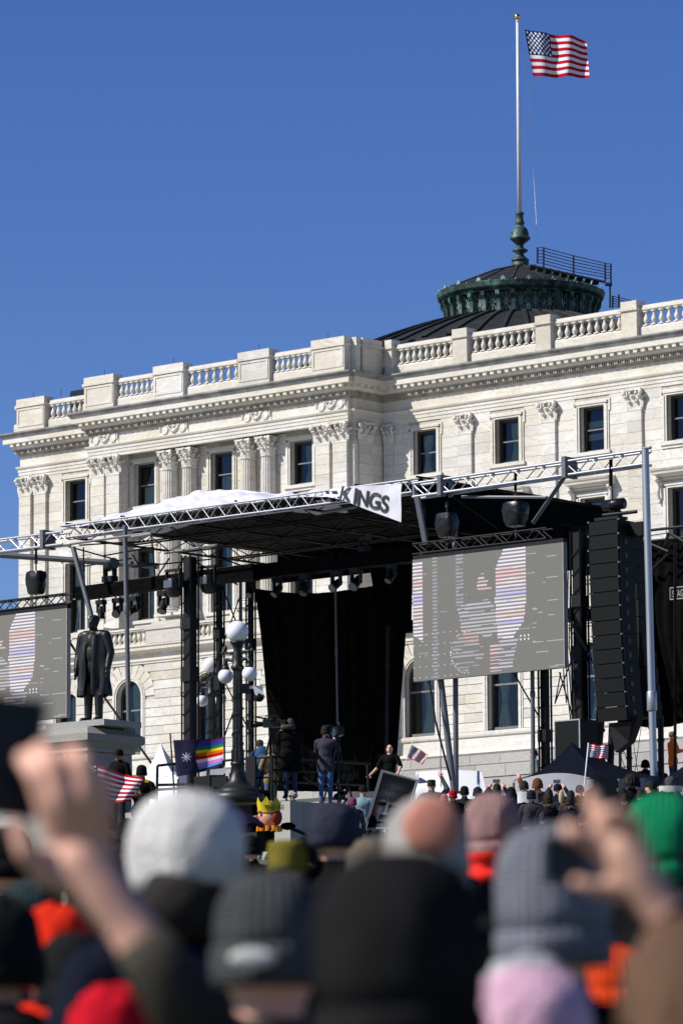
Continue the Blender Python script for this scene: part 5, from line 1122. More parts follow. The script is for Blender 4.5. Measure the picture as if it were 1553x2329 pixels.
def flush_bodies():
    bpy.context.view_layer.update(); dg = bpy.context.evaluated_depsgraph_get()
    for o, prims, mats, parent, wr, puff, xf in QUEUE:
        me = bpy.data.meshes.new_from_object(o.evaluated_get(dg)); o.modifiers.clear(); old = o.data; o.data = me; bpy.data.meshes.remove(old); me.name = o.name
        n = len(me.vertices); co = np.empty(n * 3); me.vertices.foreach_get('co', co); co = co.reshape(-1, 3)
        best = np.full(n, 1e9); mi = np.zeros(n, int)
        for p_ in prims:
            if p_[0] == 'c':
                a_ = np.array(p_[1]); d_ = np.array(p_[2]) - a_; L = max(1e-9, d_ @ d_); t = np.clip(((co - a_) @ d_) / L, 0, 1); ds = np.linalg.norm(co - a_ - t[:, None] * d_, axis=1) - (p_[3] + (p_[4] - p_[3]) * t); m_ = p_[5]
            else: r_ = np.array(p_[2]); ds = (np.linalg.norm((co - np.array(p_[1])) / r_, axis=1) - 1) * r_.min(); m_ = p_[3]
            k = ds < best - 1e-4; best[k] = ds[k]; mi[k] = m_
        if wr:
            nr = np.empty(n * 3); me.vertices.foreach_get('normal', nr); nr = nr.reshape(-1, 3)
            sel = np.where(np.isin(mi, [1, 2]))[0]
            for i in sel:
                q = co[i]; w_ = noise.noise(Vector((q[0] * 9, q[1] * 9, q[2] * 5))) + .5 * noise.noise(Vector((q[0] * 22, q[1] * 22, q[2] * 14)))
                dv = wr * w_
                if puff and mi[i] == 1: dv += puff * abs(math.sin(q[2] * 28))
                co[i] += nr[i] * dv
            me.vertices.foreach_set('co', co.reshape(-1))
        for m_ in mats: me.materials.append(M[m_])
        f = [int(np.bincount(mi[list(p_.vertices)]).argmax()) for p_ in me.polygons]; me.polygons.foreach_set('material_index', f); me.polygons.foreach_set('use_smooth', [True] * len(f)); me.update()
        o.parent = parent
        if xf is not None: o.matrix_local = xf
    QUEUE.clear()
# a hand with palm, four fingers and a thumb, pointing along +z, palm towards +y
def hand_mesh(m):
    b = MB(); b.tube([(0, 0, -.02), (0, 0, .03), (0, 0, .085)], [.026, .036, .040], 10); b.ell((0, 0, .05), (.042, .018, .05), 12, 8)
    for i, (x, L) in enumerate([(-.030, .062), (-.010, .074), (.011, .070), (.030, .054)]):
        b.tube([(x, 0, .085), (x * 1.1, .012, .085 + L * .45), (x * 1.12, .032, .085 + L * .8), (x * 1.1, .052, .085 + L * .85)], [.0105, .0098, .009, .0075], 8)
    b.tube([(-.034, .004, .03), (-.058, .018, .055), (-.062, .034, .085)], [.015, .012, .009], 8); return b.mesh('hand', m, True)
HANDS = {}
def hat_mesh(kind, m, m2=None, seed=0):
    b = MB(); r_ = random.Random(seed)
    def sh(prof, rib=0, n=56, cy=-.005):
        vs = []; fs = []
        for rr, z in prof:
            for k in range(n):
                g = 6.2832 * k / n; q = rr + (rib * (k % 2)) + .003 * noise.noise(Vector((math.cos(g) * 3, math.sin(g) * 3, z * 14 + seed))); vs.append((q * .90 * math.cos(g), cy + q * 1.10 * math.sin(g), z))
        for i in range(len(prof) - 1):
            for k in range(n): fs.append((i * n + k, i * n + (k + 1) % n, (i + 1) * n + (k + 1) % n, (i + 1) * n + k))
        fs.append(tuple((len(prof) - 1) * n + k for k in range(n))); fs.append(tuple(range(n))); b.add(vs, fs)
    if kind == 'beanie':
        sh([(.098, -.045), (.109, -.042), (.112, -.01), (.111, .02), (.104, .026)], .0022)
        sh([(.104, .02), (.106, .05), (.102, .085), (.088, .118), (.062, .142), (.03, .153), (.004, .156)], .0016)
    elif kind == 'dome':
        sh([(.098, -.05), (.110, -.045), (.119, -.015), (.123, .02), (.121, .055), (.110, .092), (.086, .120), (.050, .137), (.005, .143)], .0008, 72)
    elif kind == 'slouch':
        sh([(.102, -.07), (.112, -.066), (.117, -.03), (.1165, -.012), (.111, -.006)], .0034, 76)
        sh([(.111, -.01), (.115, .03), (.116, .08), (.108, .13), (.084, .166), (.045, .186), (.005, .19)], .0034, 76)
    elif kind == 'cap':
        sh([(.098, -.02), (.101, .0), (.101, .05), (.092, .09), (.066, .118), (.03, .130), (.004, .132)])
        b.prism([(-.075, .075, -.012), (-.06, .14, -.02), (-.03, .175, -.026), (.03, .175, -.026), (.06, .14, -.02), (.075, .075, -.012)], (0, 0, .008)); b.ell((0, -.005, .133), .010, 8, 5)
    elif kind == 'hair': 
        b.grid(lambda s_, t: hairp(s_, t, .088, .106, .118, -.05, .006, seed), 40, 20)
    elif kind == 'long':
        b.grid(lambda s_, t: hairp(s_, t, .092, .110, .122, -.05, .008, seed), 40, 20); b.ell((0, -.06, -.12), (.095, .055, .17), 16, 12)
    elif kind == 'curly':
        b.grid(lambda s_, t: hairp(s_, t, .150, .155, .160, -.11, .035, seed, 9), 60, 40)
    elif kind == 'fringe':           # thin grey hair all round, bare towards the crown at the back
        b.grid(lambda s_, t: hairp(s_, t, .088, .106, .118, -.05, .007, seed), 40, 20)
    elif kind == 'hood':
        b.grid(lambda s_, t: hairp(s_, t, .118, .132, .150, -.14, .008, seed, 4), 36, 24); b.ell((0, -.05, -.17), (.15, .12, .07), 18, 10)
    elif kind == 'fur':
        b.grid(lambda s_, t: hairp(s_, t, .088, .106, .118, -.05, .006, seed), 40, 20)
    elif kind == 'flat':
        sh([(.094, -.01), (.097, .02), (.094, .09), (.088, .115), (.05, .122), (.004, .124)])
    return b.mesh('hat', [m], True)
def hairp(s_, t, a, b_, c, zmin, amp, seed, fq=5):
    g = 6.2832 * s_; ph = math.pi * (t * .5); x, y, z = math.cos(g) * math.cos(ph), math.sin(g) * math.cos(ph), math.sin(ph)
    if t < .35: z = -.55 * (1 - t / .35) * (1 if math.sin(g) < .35 else .15); k = 1.0; x, y = math.cos(g) * .98, math.sin(g) * .98
    n_ = 1 + amp / a * noise.noise(Vector((x * fq + seed, y * fq, z * fq))) + amp / a * .7 * noise.noise(Vector((x * fq * 3, y * fq * 3 + seed, z * fq * 3)))
    return Vector((a * x * n_, -.006 + b_ * y * n_, .012 + c * z * n_ * (1 if z > 0 else .9)))
HATTOP = {'dome': .143, 'beanie': .156, 'slouch': .19, 'cap': .132, 'hair': .13, 'long': .135, 'curly': .172, 'fringe': .115, 'hood': .162, 'flat': .124, 'fur': .13, None: .115}
hatcount = [0]
def person(label, px, py, d, coat, legs=(.02, .025, .04), hat='beanie', hatc=(.03, .03, .035), skin=0, yaw=0.0, pose='down', floor=None, tilt=0.0, puff=0, group=None, arms=None, coatlen=.78, bulk=1.0, phone=False, H=None, short=False, extra=None, face=False, headyaw=0.0, bend=0.0, knit=False, bare=False):
    top = P(px, py, d); ht = HATTOP[hat]; fl = gz(d) if floor is None else floor
    if H is not None: fl = top.z - H
    s_ = (top.z - fl) / (1.635 + ht); T = thing('person', label, 'person', (top.x, top.y, fl), None, group, yaw)
    h2 = 1.635; pr = []
    near = d < 25; A = bulk
    def C(p_, q_, r0, r1, m_): pr.append(('c', tuple(Vector(p_) * s_), tuple(Vector(q_) * s_), r0 * s_, r1 * s_, m_))
    def E_(c, r, m_): pr.append(('e', tuple(Vector(c) * s_), tuple(q * s_ for q in r), m_))
    crouch = pose == 'crouch'
    E_((0, 0, 1.0), (.165 * A, .125 * A, .17), 1); E_((0, 0, 1.17), (.165 * A, .125 * A, .2), 1); E_((0, -.005, 1.34), (.195 * A, .135 * A, .17), 1)
    C((-.15 * A, -.01, 1.425), (.15 * A, -.01, 1.425), .075, .075, 1)
    for i in (-1, 1): C((i * .085 * A, 0, .98), (i * .095 * A, 0, coatlen + .10), .105 * A, .108 * A, 1)
    C((-.05, -.02, .95), (-.02, -.02, coatlen + .09), .10 * A, .10 * A, 1); C((.05, .02, .95), (.02, .02, coatlen + .09), .10 * A, .10 * A, 1)
    C((0, -.01, 1.44), (0, .005, 1.56), .062, .055, 0 if hat != 'hood' else 1)
    if not short: C((0, -.01, 1.44), (0, -.005, 1.50), .085, .075, 1)
    E_((0, .004, h2), (.077, .096, .112), 0); E_((0, .032, h2 - .058), (.056, .066, .062), 0)
    C((0, .092, h2 + .005), (0, .112, h2 - .032), .010, .016, 0); E_((-.078, -.005, h2 - .012), (.012, .02, .032), 0); E_((.078, -.005, h2 - .012), (.012, .02, .032), 0)
    for i in (-1, 1):
        C((i * .088, 0, .95), (i * .10, .012, .51), .098, .068, 2); C((i * .10, .012, .51), (i * .105, -.015, .10), .066, .05, 2); C((i * .105, -.03, .055), (i * .115, .13, .045), .048, .04, 3)
    av = arms
    if av is None:
        if pose == 'phone': av = [((-.31, .10, 1.44), (-.16, .30, 1.70)), ((.31, .10, 1.44), (.16, .30, 1.70))]
        elif pose == 'front': av = [((-.27, .04, 1.18), (-.08, .27, 1.22)), ((.27, .04, 1.18), (.08, .27, 1.22))]
        elif pose == 'oneup': av = [((-.27, -.01, 1.14), (-.24, .10, .93)), ((.33, .08, 1.56), (.20, .22, 1.84))]
        elif pose == 'camera': av = [((-.24, .12, 1.22), (-.10, .34, 1.45)), ((.28, .12, 1.25), (.14, .34, 1.50))]
        else: av = [((-.265, -.02, 1.15), (-.255, .07, .92)), ((.265, -.02, 1.15), (.255, .07, .92))]
    mt = Matrix.Rotation(-yaw, 3, 'Z')
    hm = colmat('skin', SKIN[skin], .55, .1, 90)
    for i, (el, wr) in zip((-1, 1), av):
        el, wr = Vector(el), Vector(wr); sh_ = Vector((i * .19 * A, -.01, 1.415))
        C(sh_, el, .068, .056, 1); C(el, el.lerp(wr, .93), .055 if not bare else .042, .045 if not bare else .034, 0 if bare else 1); C(el.lerp(wr, .9), wr, .03, .028, 0)
        dr = (wr - el).normalized()
        if (pose in ('phone', 'oneup', 'front', 'camera') or arms is not None) or near:
            if hm not in HANDS: HANDS[hm] = hand_mesh(hm)
            ho = bpy.data.objects.new('hand', HANDS[hm]); COL.objects.link(ho); ho.parent = T; zz_ = dr; yy = Vector((0, 1, 0)) - zz_ * zz_.y; yy = (yy if yy.length > .1 else Vector((0, 0, 1))).normalized(); xx = yy.cross(zz_) * (1 if i > 0 else 1)
            ho.matrix_local = Matrix.Translation(wr * s_) @ Matrix((xx, yy, zz_)).transposed().to_4x4() @ Matrix.Diagonal((s_ * (1 if i < 0 else -1), s_, s_, 1))
        else: E_(wr + dr * .06, (.035, .03, .06), 0)
    coat = tuple(q * (.45 if max(coat) < .04 else 1) for q in coat); cm = colmat('coat', coat, .8, .25, 45); lm = colmat('cloth', legs, .85, .2, 60); fm = colmat('shoe', (.015, .014, .013), .6)
    if crouch:
        q = []                           # fold the figure: torso pitched over bent legs
        for p_ in pr:
            def f(v): 
                v = Vector(v) / s_
                if v.z > .9: v = Matrix.Rotation(R(-62), 3, 'X') @ (v - Vector((0, 0, .95))) + Vector((0, -.15, .50))
                elif v.z > .45: t = (v.z - .5) / .45; v = Vector((v.x * 1.5, .30 - .45 * t, .45 + .05 * t))
                else: v = Vector((v.x * 1.4, v.y + .22 * (v.z / .5), v.z * .9))
                return tuple(v * s_)
            q.append(('c', f(p_[1]), f(p_[2]), p_[3], p_[4], p_[5]) if p_[0] == 'c' else ('e', f(p_[1]), p_[2], p_[3]))
        pr = q
    fuse('body', pr, [hm, cm, lm, fm], T, (.017 if near else .022) * s_, .011 * s_, .014 * puff * s_)
    hc = Vector((0, .0, h2)); 
    if crouch: hc = Matrix.Rotation(R(-62), 3, 'X') @ (hc - Vector((0, 0, .95))) + Vector((0, -.15, .50))
    if hat:
        hatcount[0] += 1; kk = 'hair' if hat in ('hair', 'long', 'curly', 'fringe', 'fur') else 'hat'
        mk = colmat(kk, hatc, .95 if kk == 'hat' else .7, .5 if kk == 'hair' else (.15 if hat in ('cap', 'hood', 'flat') else (.9 if hat == 'dome' else 0)), 55 if hat == 'dome' else 120, knit=hat in ('beanie', 'slouch'), var=.35)
        ho = bpy.data.objects.new({'hair': 'hair', 'hat': 'hat'}[kk] if hat != 'hood' else 'hood', hat_mesh(hat, mk, None, hatcount[0])); COL.objects.link(ho); ho.parent = T
        ho.matrix_local = Matrix.Translation(hc * s_) @ Matrix.Rotation(headyaw, 4, 'Z') @ Matrix.Rotation((R(-62) if crouch else tilt), 4, 'X') @ Matrix.Diagonal((s_, s_, s_, 1))
    if face:
        for i in (-1, 1):
            b = MB(); b.ell((i * .03 * s_, .088 * s_, (h2 + .012) * s_), (.014 * s_, .010 * s_, .009 * s_), 8, 6); b.build('eye', 'ink', T, True)
            b = MB(); b.box((i * .03 - .018) * s_, (i * .03 + .018) * s_, .088 * s_, .1 * s_, (h2 + .028) * s_, (h2 + .035) * s_); b.build('eyebrow', 'ink', T)
        b = MB(); b.box(-.024 * s_, .024 * s_, .085 * s_, .101 * s_, (h2 - .066) * s_, (h2 - .058) * s_); b.build('mouth', colmat('lip', (.28, .09, .07)), T)
    if phone:
        a_, b_ = Vector(av[0][1]), Vector(av[1][1]); c = (a_ + b_) / 2 + Vector((0, .04, .14)) if pose == 'phone' else Vector(av[1][1]) + Vector((0, .05, .12))
        w2, h3 = (.075, .038) if pose == 'phone' else (.038, .075); ph = thing('phone', 'dark phone held up by the ' + ' '.join(label.split()[:8]), 'phone', tuple(T.location + Matrix.Rotation(yaw, 3, 'Z') @ (c * s_)), None, 'phones held up by the crowd', yaw)
        MB().box(-w2 * s_, w2 * s_, -.005, .005, -h3 * s_, h3 * s_).build('case', 'black_plastic', ph); MB().box(-w2 * s_ * .93, w2 * s_ * .93, -.0065, -.0052, -h3 * s_ * .95, h3 * s_ * .95).build('display', 'lens', ph)
    T['_s'] = s_
    return T
# ---- bronze statue
st = P(213, 1648, 104.2); STz = zP + .06
ST = thing('bronze_statue', 'dark bronze statue of a bearded man in a long open coat', 'statue', (st.x, st.y, STz + .14), None, None, R(150))
k = (P(210, 1399, 104.2).z - STz - .14) / 1.76
pr = []
def C(p_, q_, r0, r1): pr.append(('c', tuple(Vector(p_) * k), tuple(Vector(q_) * k), r0 * k, r1 * k, 0))
def E_(c, r): pr.append(('e', tuple(Vector(c) * k), tuple(q * k for q in r), 0))
E_((0, 0, 1.33), (.205, .15, .18)); E_((0, 0, 1.12), (.19, .15, .24)); E_((0, 0, .95), (.17, .13, .24))
C((-.16, 0, 1.43), (.16, 0, 1.43), .085, .085); C((0, 0, 1.45), (0, .01, 1.56), .07, .062); E_((0, .01, 1.645), (.082, .10, .112)); E_((0, .06, 1.575), (.062, .06, .075)); C((0, .10, 1.655), (0, .122, 1.615), .011, .019); E_((.082, 0, 1.63), (.014, .022, .035)); E_((-.082, 0, 1.63), (.014, .022, .035)); E_((0, .08, 1.69), (.06, .03, .014)); E_((0, -.02, 1.69), (.088, .105, .075))
for i in (-1, 1):
    C((i * .22, -.01, 1.41), (i * .30, -.03, 1.13), .09, .075); C((i * .30, -.03, 1.13), (i * .30, .05, .88), .072, .055); E_((i * .30, .07, .80), (.032, .04, .06))
    for f_ in range(4): C((i * .30 + (f_ - 1.5) * .015, .075, .78), (i * .30 + (f_ - 1.5) * .014, .095, .71), .012, .010)
    C((i * .095, .0, .6), (i * .105, .0, .08), .085, .062); C((i * .105, -.03, .045), (i * .13, .15, .04), .052, .045)
    C((i * .04, .125, 1.42), (i * .06, .135, 1.25), .022, .022)
fuse('figure', pr, ['bronze'], ST, .022, 0)
def coatp(s_, t):                    # long open coat with folds
    g = R(105) + R(330) * s_; z = 1.42 - .98 * t; fold = .012 + .03 * t
    rx = .225 + .035 * math.sin(min(1, t * 3) * 1.57) + .03 * t * t; ry = .145 + .02 * math.sin(min(1, t * 3) * 1.57) + .055 * t * t
    f_ = 1 + fold / .2 * (math.sin(g * 7 + t * 2) * .6 + noise.noise(Vector((s_ * 14, t * 2.5, 3))))
    return Vector((rx * f_ * math.cos(g), ry * f_ * math.sin(g), z + .01 * math.sin(g * 5) * t)) * k
b = MB(); b.grid(coatp, 90, 30); b.grid(lambda s_, t: coatp(s_, t) * 1 + Vector((-math.cos(R(105) + R(330) * s_) * .02, -math.sin(R(105) + R(330) * s_) * .02, 0)), 90, 30); b.build('coat', 'bronze', ST, True)
b = MB(); b.box(-.95, .95, -.62, .62, -.139, 0); b.v = [Matrix.Rotation(-R(150) - TH, 3, 'Z') @ q for q in b.v]; b.build('plinth', 'granite_dark', ST)
# ---- crew and people round the stage
BLK, NAVY, CHAR = (.010, .010, .011), (.012, .015, .03), (.035, .036, .04)
J = (.07, .13, .27)
person('cameraman in black parka with grey fur hood, seen from behind', 660, 1634, 101, BLK, (.03, .05, .09), 'fur', (.05, .045, .03), 0, .3, 'camera', zT + .12, coatlen=.62, bulk=1.3)
o_ = P(657, 1651, 100.8); b = MB(); b.grid(lambda s_, t: Vector(((.135 + .04 * math.cos(6.283 * t) + .03 * noise.noise(Vector((s_ * 40, t * 9, 0)))) * math.cos(math.pi * (s_ * 1.25 + .87)), (.135 + .04 * math.cos(6.283 * t)) * math.sin(math.pi * (s_ * 1.25 + .87)) * .9 + .10, .055 * math.sin(6.283 * t) - .03 + .02 * noise.noise(Vector((s_ * 50, t * 12, 3))))), 60, 12)
fu = bpy.data.objects.new('fur_trim', b.mesh('fur_trim', colmat('fur', (.06, .055, .045), .95, .9, 60, var=.5), True)); COL.objects.link(fu); par_ = [o for o in bpy.data.objects if o.name.startswith('person')][-1]; fu.parent = par_; fu.location = Matrix.Rotation(-.3, 3, 'Z') @ (o_ - par_.location)
person('cameraman in charcoal jacket, olive beanie and blue jeans, seen from behind', 740, 1650, 101.6, (.045, .043, .06), J, 'beanie', (.035, .036, .025), 0, -.25, 'camera', zT + .0, coatlen=.72)
person('man in tan work jacket and jeans standing on the riser', 616, 1690, 103, (.27, .19, .09), (.07, .11, .17), 'hood', (.29, .205, .10), 0, .6, 'front', H=1.72)
person('man in dark cap with a blue backpack behind the lamp post', 590, 1683, 105, (.02, .035, .08), (.03, .05, .09), 'cap', (.05, .042, .035), 0, .5, 'down', H=1.75)
bp2 = P(597, 1722, 104.6); BPk = thing('backpack', 'blue backpack worn by the man in the dark cap', 'backpack', tuple(bp2), None); b = MB(); b.ell((0, 0, 0), (.19, .12, .26), 16, 12); b.build('bag', colmat('bag', (.03, .075, .15), .7, .4, 12), BPk, True); b = MB(); b.ell((0, -.10, -.06), (.13, .05, .12), 12, 8); b.build('pocket', colmat('bag', (.05, .10, .18), .7), BPk, True)
person('person crouching in a pale camouflage jacket on the riser edge', 668, 1768, 100.4, (.34, .32, .26), (.05, .05, .05), 'beanie', BLK, 0, .9, 'crouch', zT)
person('person sitting low in dark clothes beside the riser rail', 772, 1748, 102.6, (.012, .014, .02), (.02, .03, .06), 'beanie', BLK, 0, -.6, 'crouch', zT)
sp_ = person('bald speaker in black vest on stage with one bare arm held out', 886, 1694, 107, (.018, .02, .022), (.015, .015, .018), None, None, 0, R(165), 'down', DECK, short=True, arms=[((-.30, .03, 1.18), (-.27, .20, 1.0)), ((.30, .08, 1.16), (.46, .20, .97))], face=True, bare=True)
# broadcast cameras on tripods
def tvcam(label, x, y, d, yaw, sc_=1.0, fz=None):
    c = P(x, y, d); T = thing('video_camera', label, 'video camera', tuple(c), None, None, yaw); b = MB(); k = sc_
    MB().box(-.08 * k, .08 * k, -.22 * k, .16 * k, -.06 * k, .12 * k).build('body', 'black_plastic', T); b = MB(); b.lathe([(.055 * k, 0), (.06 * k, .12 * k), (.075 * k, .16 * k), (.075 * k, .28 * k)], 14, (0, .16 * k, .02 * k), Matrix.Rotation(R(-90), 3, 'X')); b.build('lens_barrel', 'black_plastic', T, True)
    MB().box(-.10 * k, .10 * k, .43 * k, .52 * k, -.07 * k, .12 * k).build('lens_hood', 'black_steel', T); MB().tube([(0, -.2 * k, .13 * k), (0, -.15 * k, .2 * k), (0, .1 * k, .21 * k), (0, .14 * k, .13 * k)], .015, 6).build('top_handle', 'black_steel', T)
    MB().box(-.20 * k, -.10 * k, -.10 * k, .02 * k, .08 * k, .16 * k).build('viewfinder', 'black_steel', T); MB().box(-.07 * k, .07 * k, -.36 * k, -.22 * k, -.05 * k, .10 * k).build('battery', 'black_steel', T); MB().tube([(.05, .1 * k, .14 * k), (.06, .38 * k, .2 * k)], .02, 6).build('microphone', 'black_cloth', T)
    fz = zT if fz is None else fz; TP = thing('tripod', 'black tripod under the ' + label, 'tripod', (c.x, c.y, fz), None, None, yaw); hh = c.z - fz - .07 * k
    rod('head', TP, (0, 0, hh - .2), (0, 0, hh), .05, 'black_steel'); rod('centre_column', TP, (0, 0, hh * .45), (0, 0, hh - .1), .03, 'black_steel')
    for a_ in (0, 120, 240): rod('leg', TP, (0, 0, hh - .15), (.42 * math.cos(R(a_ + 20)), .42 * math.sin(R(a_ + 20)), 0), .022, 'black_steel')
tvcam('broadcast video camera pointing left beside the black parka', 615, 1649, 101, R(75), 1.0); tvcam('broadcast video camera at the shoulder of the man in blue jeans', 768, 1668, 101.8, R(10), 1.15)
cm_ = P(700, 1700, 101)
person('police officer in black uniform with yellow shoulder patch by the white tent', 322, 1740, 99, (.012, .012, .013), (.012, .012, .014), 'beanie', BLK, 1, R(165), 'front', face=True)
pf = P(334, 1777, 98.7); sp2 = thing('shoulder_patch', 'yellow patch on the police officer sleeve', 'patch', tuple(pf), None); MB().box(-.045, .045, -.012, .012, -.03, .03).build('patch', colmat('patch', (.65, .40, .02)), sp2)
person('officer in dark peaked cap standing against the granite pedestal', 270, 1704, 100.5, (.012, .012, .013), (.012, .012, .014), 'cap', (.012, .012, .012), 1, R(150), 'down', H=1.85, face=True)
person('stage hand in orange vest and olive helmet cap by the side wing', 1529, 1664, 126, (.95, .17, .02), (.05, .08, .14), 'cap', (.13, .11, .06), 0, R(-70), 'front', H=1.78, face=True)
person('person in bright red beanie behind the upside down flag', 1352, 1681, 117, (.05, .05, .055), hat='beanie', hatc=(.55, .012, .02), skin=1, yaw=.4, H=1.7)
person('person in pale green jacket standing beyond the navy canopy', 1214, 1705, 117, (.20, .25, .20), hat='hair', hatc=(.015, .012, .01), skin=2, yaw=R(100), H=1.7, face=True)
person('dark hooded figure behind the navy canopy, beside the silver pole', 1467, 1728, 112, BLK, hat='hood', hatc=BLK, yaw=.2, H=1.75)
person('second dark figure half hidden by the silver pole', 1496, 1732, 113, BLK, hat='beanie', hatc=BLK, yaw=-.2, H=1.75)
# ---- far crowd before the stage
G = 'crowd in front of the stage'
person('person in grey coat with square flat top hat', 981, 1774, 92, (.06, .06, .055), hat='flat', hatc=(.03, .028, .02), group=G, pose='oneup')
person('person with bright red knitted hat next to the grey posts', 1030, 1797, 90, (.02, .02, .02), hat='beanie', hatc=(.50, .012, .03), group=G)
person('person in black beanie between two red hats', 1056, 1788, 91, (.03, .035, .03), hat='beanie', hatc=(.012, .014, .014), group=G)
person('person in navy cap with red hood beneath', 1086, 1790, 91.5, (.40, .02, .03), hat='hood', hatc=(.02, .022, .035), group=G)
person('child in pink hat low between the adults', 1010, 1806, 90, (.3, .1, .15), hat='beanie', hatc=(.7, .15, .25), group=G)
person('person holding a black camera with long strap against the white tent', 1130, 1782, 91, BLK, hat='long', hatc=(.012, .011, .010), group=G, pose='phone', phone=True)
person('person in black hood with white bandana and black jacket', 1192, 1776, 88, (.02, .02, .022), hat='hair', hatc=(.010, .009, .008), group=G, yaw=.15)
q = P(1200, 1815, 87.7); sc2 = thing('scarf', 'white and black scarf on the person with dark hair', 'scarf', tuple(q), None); b = MB(); b.grid(lambda s_, t: Vector((.20 * math.cos(math.pi * (.9 + 1.2 * s_)), .14 * math.sin(math.pi * (.9 + 1.2 * s_)) + .1, .22 * t - .1 + .03 * noise.noise(Vector((s_ * 9, t * 6, 0))))), 24, 8); b.build('cloth', colmat('cloth', (.55, .55, .57), .9, .6, 20), sc2, True)
person('person in rust brown puffer jacket reaching up with a phone', 1222, 1770, 92, (.13, .045, .02), hat='hood', hatc=(.14, .05, .02), group=G, pose='oneup', phone=True, puff=1, arms=[((-.30, .08, 1.52), (-.36, .2, 1.80)), ((.27, 0, 1.15), (.26, .08, .93))])
person('person in navy coat and cap filming with both arms raised', 1268, 1783, 90, (.012, .017, .035), hat='cap', hatc=(.010, .012, .022), group=G, pose='phone', phone=True)
q = P(1272, 1806, 89.8); b2 = thing('ponytail', 'blonde ponytail below the navy cap of the filming person', 'hair', tuple(q), None); b = MB(); b.ell((.04, 0, -.08), (.06, .05, .16), 12, 8); b.build('hair', colmat('hair', (.45, .33, .18), .7, .6, 50), b2, True)
person('person in black quilted jacket and white and navy cap', 1318, 1786, 89, (.012, .012, .013), hat='cap', hatc=(.06, .06, .07), group=G, puff=1)
person('person raising a pale phone above the quilted jacket', 1348, 1792, 91, (.02, .02, .025), hat='beanie', hatc=(.015, .015, .018), group=G, pose='oneup', phone=True)
person('person in black beanie and black leather coat', 1395, 1770, 88, (.010, .010, .011), hat='beanie', hatc=(.012, .012, .013), group=G)
person('person with a big cloud of dark curly hair', 1436, 1762, 86, (.012, .011, .011), hat='curly', hatc=(.016, .011, .009), skin=3, group=G, puff=1)
person('woman in dark sunglasses with black hair, face turned left', 1480, 1776, 85, (.012, .013, .012), hat='long', hatc=(.010, .009, .009), skin=2, yaw=R(80), group=G, face=True)
person('person in grey beanie and dark coat with white lettered collar', 1524, 1766, 84, (.02, .021, .022), hat='slouch', hatc=(.10, .10, .105), group=G)
q = P(1526, 1795, 83.6); hd = thing('hood_trim', 'white patterned hood trim on the dark coat at the right', 'hood', tuple(q), None); b = MB(); b.grid(lambda s_, t: Vector((.22 * math.cos(math.pi * (.95 + 1.1 * s_)), .14 * math.sin(math.pi * (.95 + 1.1 * s_)) + .1, .12 * t - .06)), 24, 4); b.build('cloth', colmat('cloth', (.55, .53, .48), .9), hd, True)
person('person in pale blue denim jacket with black and white cap', 826, 1786, 90, (.17, .25, .29), hat='cap', hatc=(.02, .02, .02), group=G, yaw=-.2)
person('child in a colourful red white and blue knit hat', 802, 1814, 88, (.05, .05, .06), hat='beanie', hatc=(.30, .06, .15), group=G)
rr = random.Random(5)
fill = ['with shoulders hidden behind the phones', 'beside the curly haired one', 'behind the green hat', 'behind the red flag pole', 'left of the quilted jacket', 'next to the leather coat', 'before the grey posts', 'under the navy canopy edge', 'behind the pink beanie', 'near the poster', 'beyond the bald man', 'right of the poster']
for i, (x, y, d) in enumerate([(1160, 1800, 84), (1245, 1808, 80), (1295, 1812, 78), (1365, 1800, 80), (1420, 1805, 76), (1505, 1800, 74), (1100, 1812, 80), (1540, 1800, 80), (1065, 1822, 76), (955, 1812, 84), (1000, 1826, 74), (1335, 1818, 70)]):
    c = rr.choice([BLK, NAVY, CHAR, (.02, .018, .016), (.03, .02, .02)]); person('dark clothed listener ' + fill[i], x, y, d, c, hat=rr.choice(['beanie', 'hair', 'cap', 'long']), hatc=rr.choice([(.012, .011, .010), (.03, .025, .02), (.02, .02, .03), (.05, .035, .02)]), group=G, yaw=rr.uniform(-.3, .3))
gap = ['next to the black camera strap', 'against the pale canopy side', 'left of the white scarf', 'between brown jacket and navy coat', 'below the raised phones', 'right of the red flag staff', 'behind the quilted jacket', 'before the speaker box', 'beside the silver pole foot', 'before the second canopy']
for i, (x, y, d) in enumerate([(1112, 1793, 86), (1162, 1790, 88), (1208, 1797, 83), (1248, 1794, 86), (1298, 1798, 84), (1340, 1796, 85), (1372, 1790, 87), (1414, 1792, 83), (1456, 1796, 82), (1506, 1790, 86)]):
    c = rr.choice([BLK, NAVY, CHAR, (.05, .03, .025), (.02, .03, .03)]); person('bundled up listener in dark clothes ' + gap[i], x, y, d, c, hat=rr.choice(['beanie', 'hair', 'hood', 'long', 'cap']), hatc=rr.choice([(.012, .011, .010), (.03, .025, .02), (.02, .02, .03), (.10, .06, .035)]), group=G, yaw=rr.uniform(-.4, .4))
band = ['under the dusty pink beanie', 'behind the blue grey beanie', 'beside the raised right hand', 'in front of the brown puffer jacket', 'in front of the navy filming coat', 'in front of the quilted jacket', 'in front of the leather coat', 'in front of the curly hair', 'in front of the sunglasses', 'in front of the grey slouch beanie']
for i, (x, y, d) in enumerate([(1060, 1850, 55), (1150, 1842, 60), (1200, 1850, 48), (1235, 1846, 62), (1290, 1850, 50), (1325, 1848, 58), (1380, 1846, 54), (1425, 1852, 46), (1475, 1848, 52), (1535, 1850, 44)]):
    c = rr.choice([BLK, NAVY, CHAR, (.03, .02, .018)]); person('shorter dark clothed listener ' + band[i], x, y, d, c, hat=rr.choice(['beanie', 'hair', 'hood', 'long']), hatc=rr.choice([(.012, .011, .010), (.03, .025, .02), (.02, .02, .03), (.08, .05, .03)]), group=G, yaw=rr.uniform(-.3, .3))
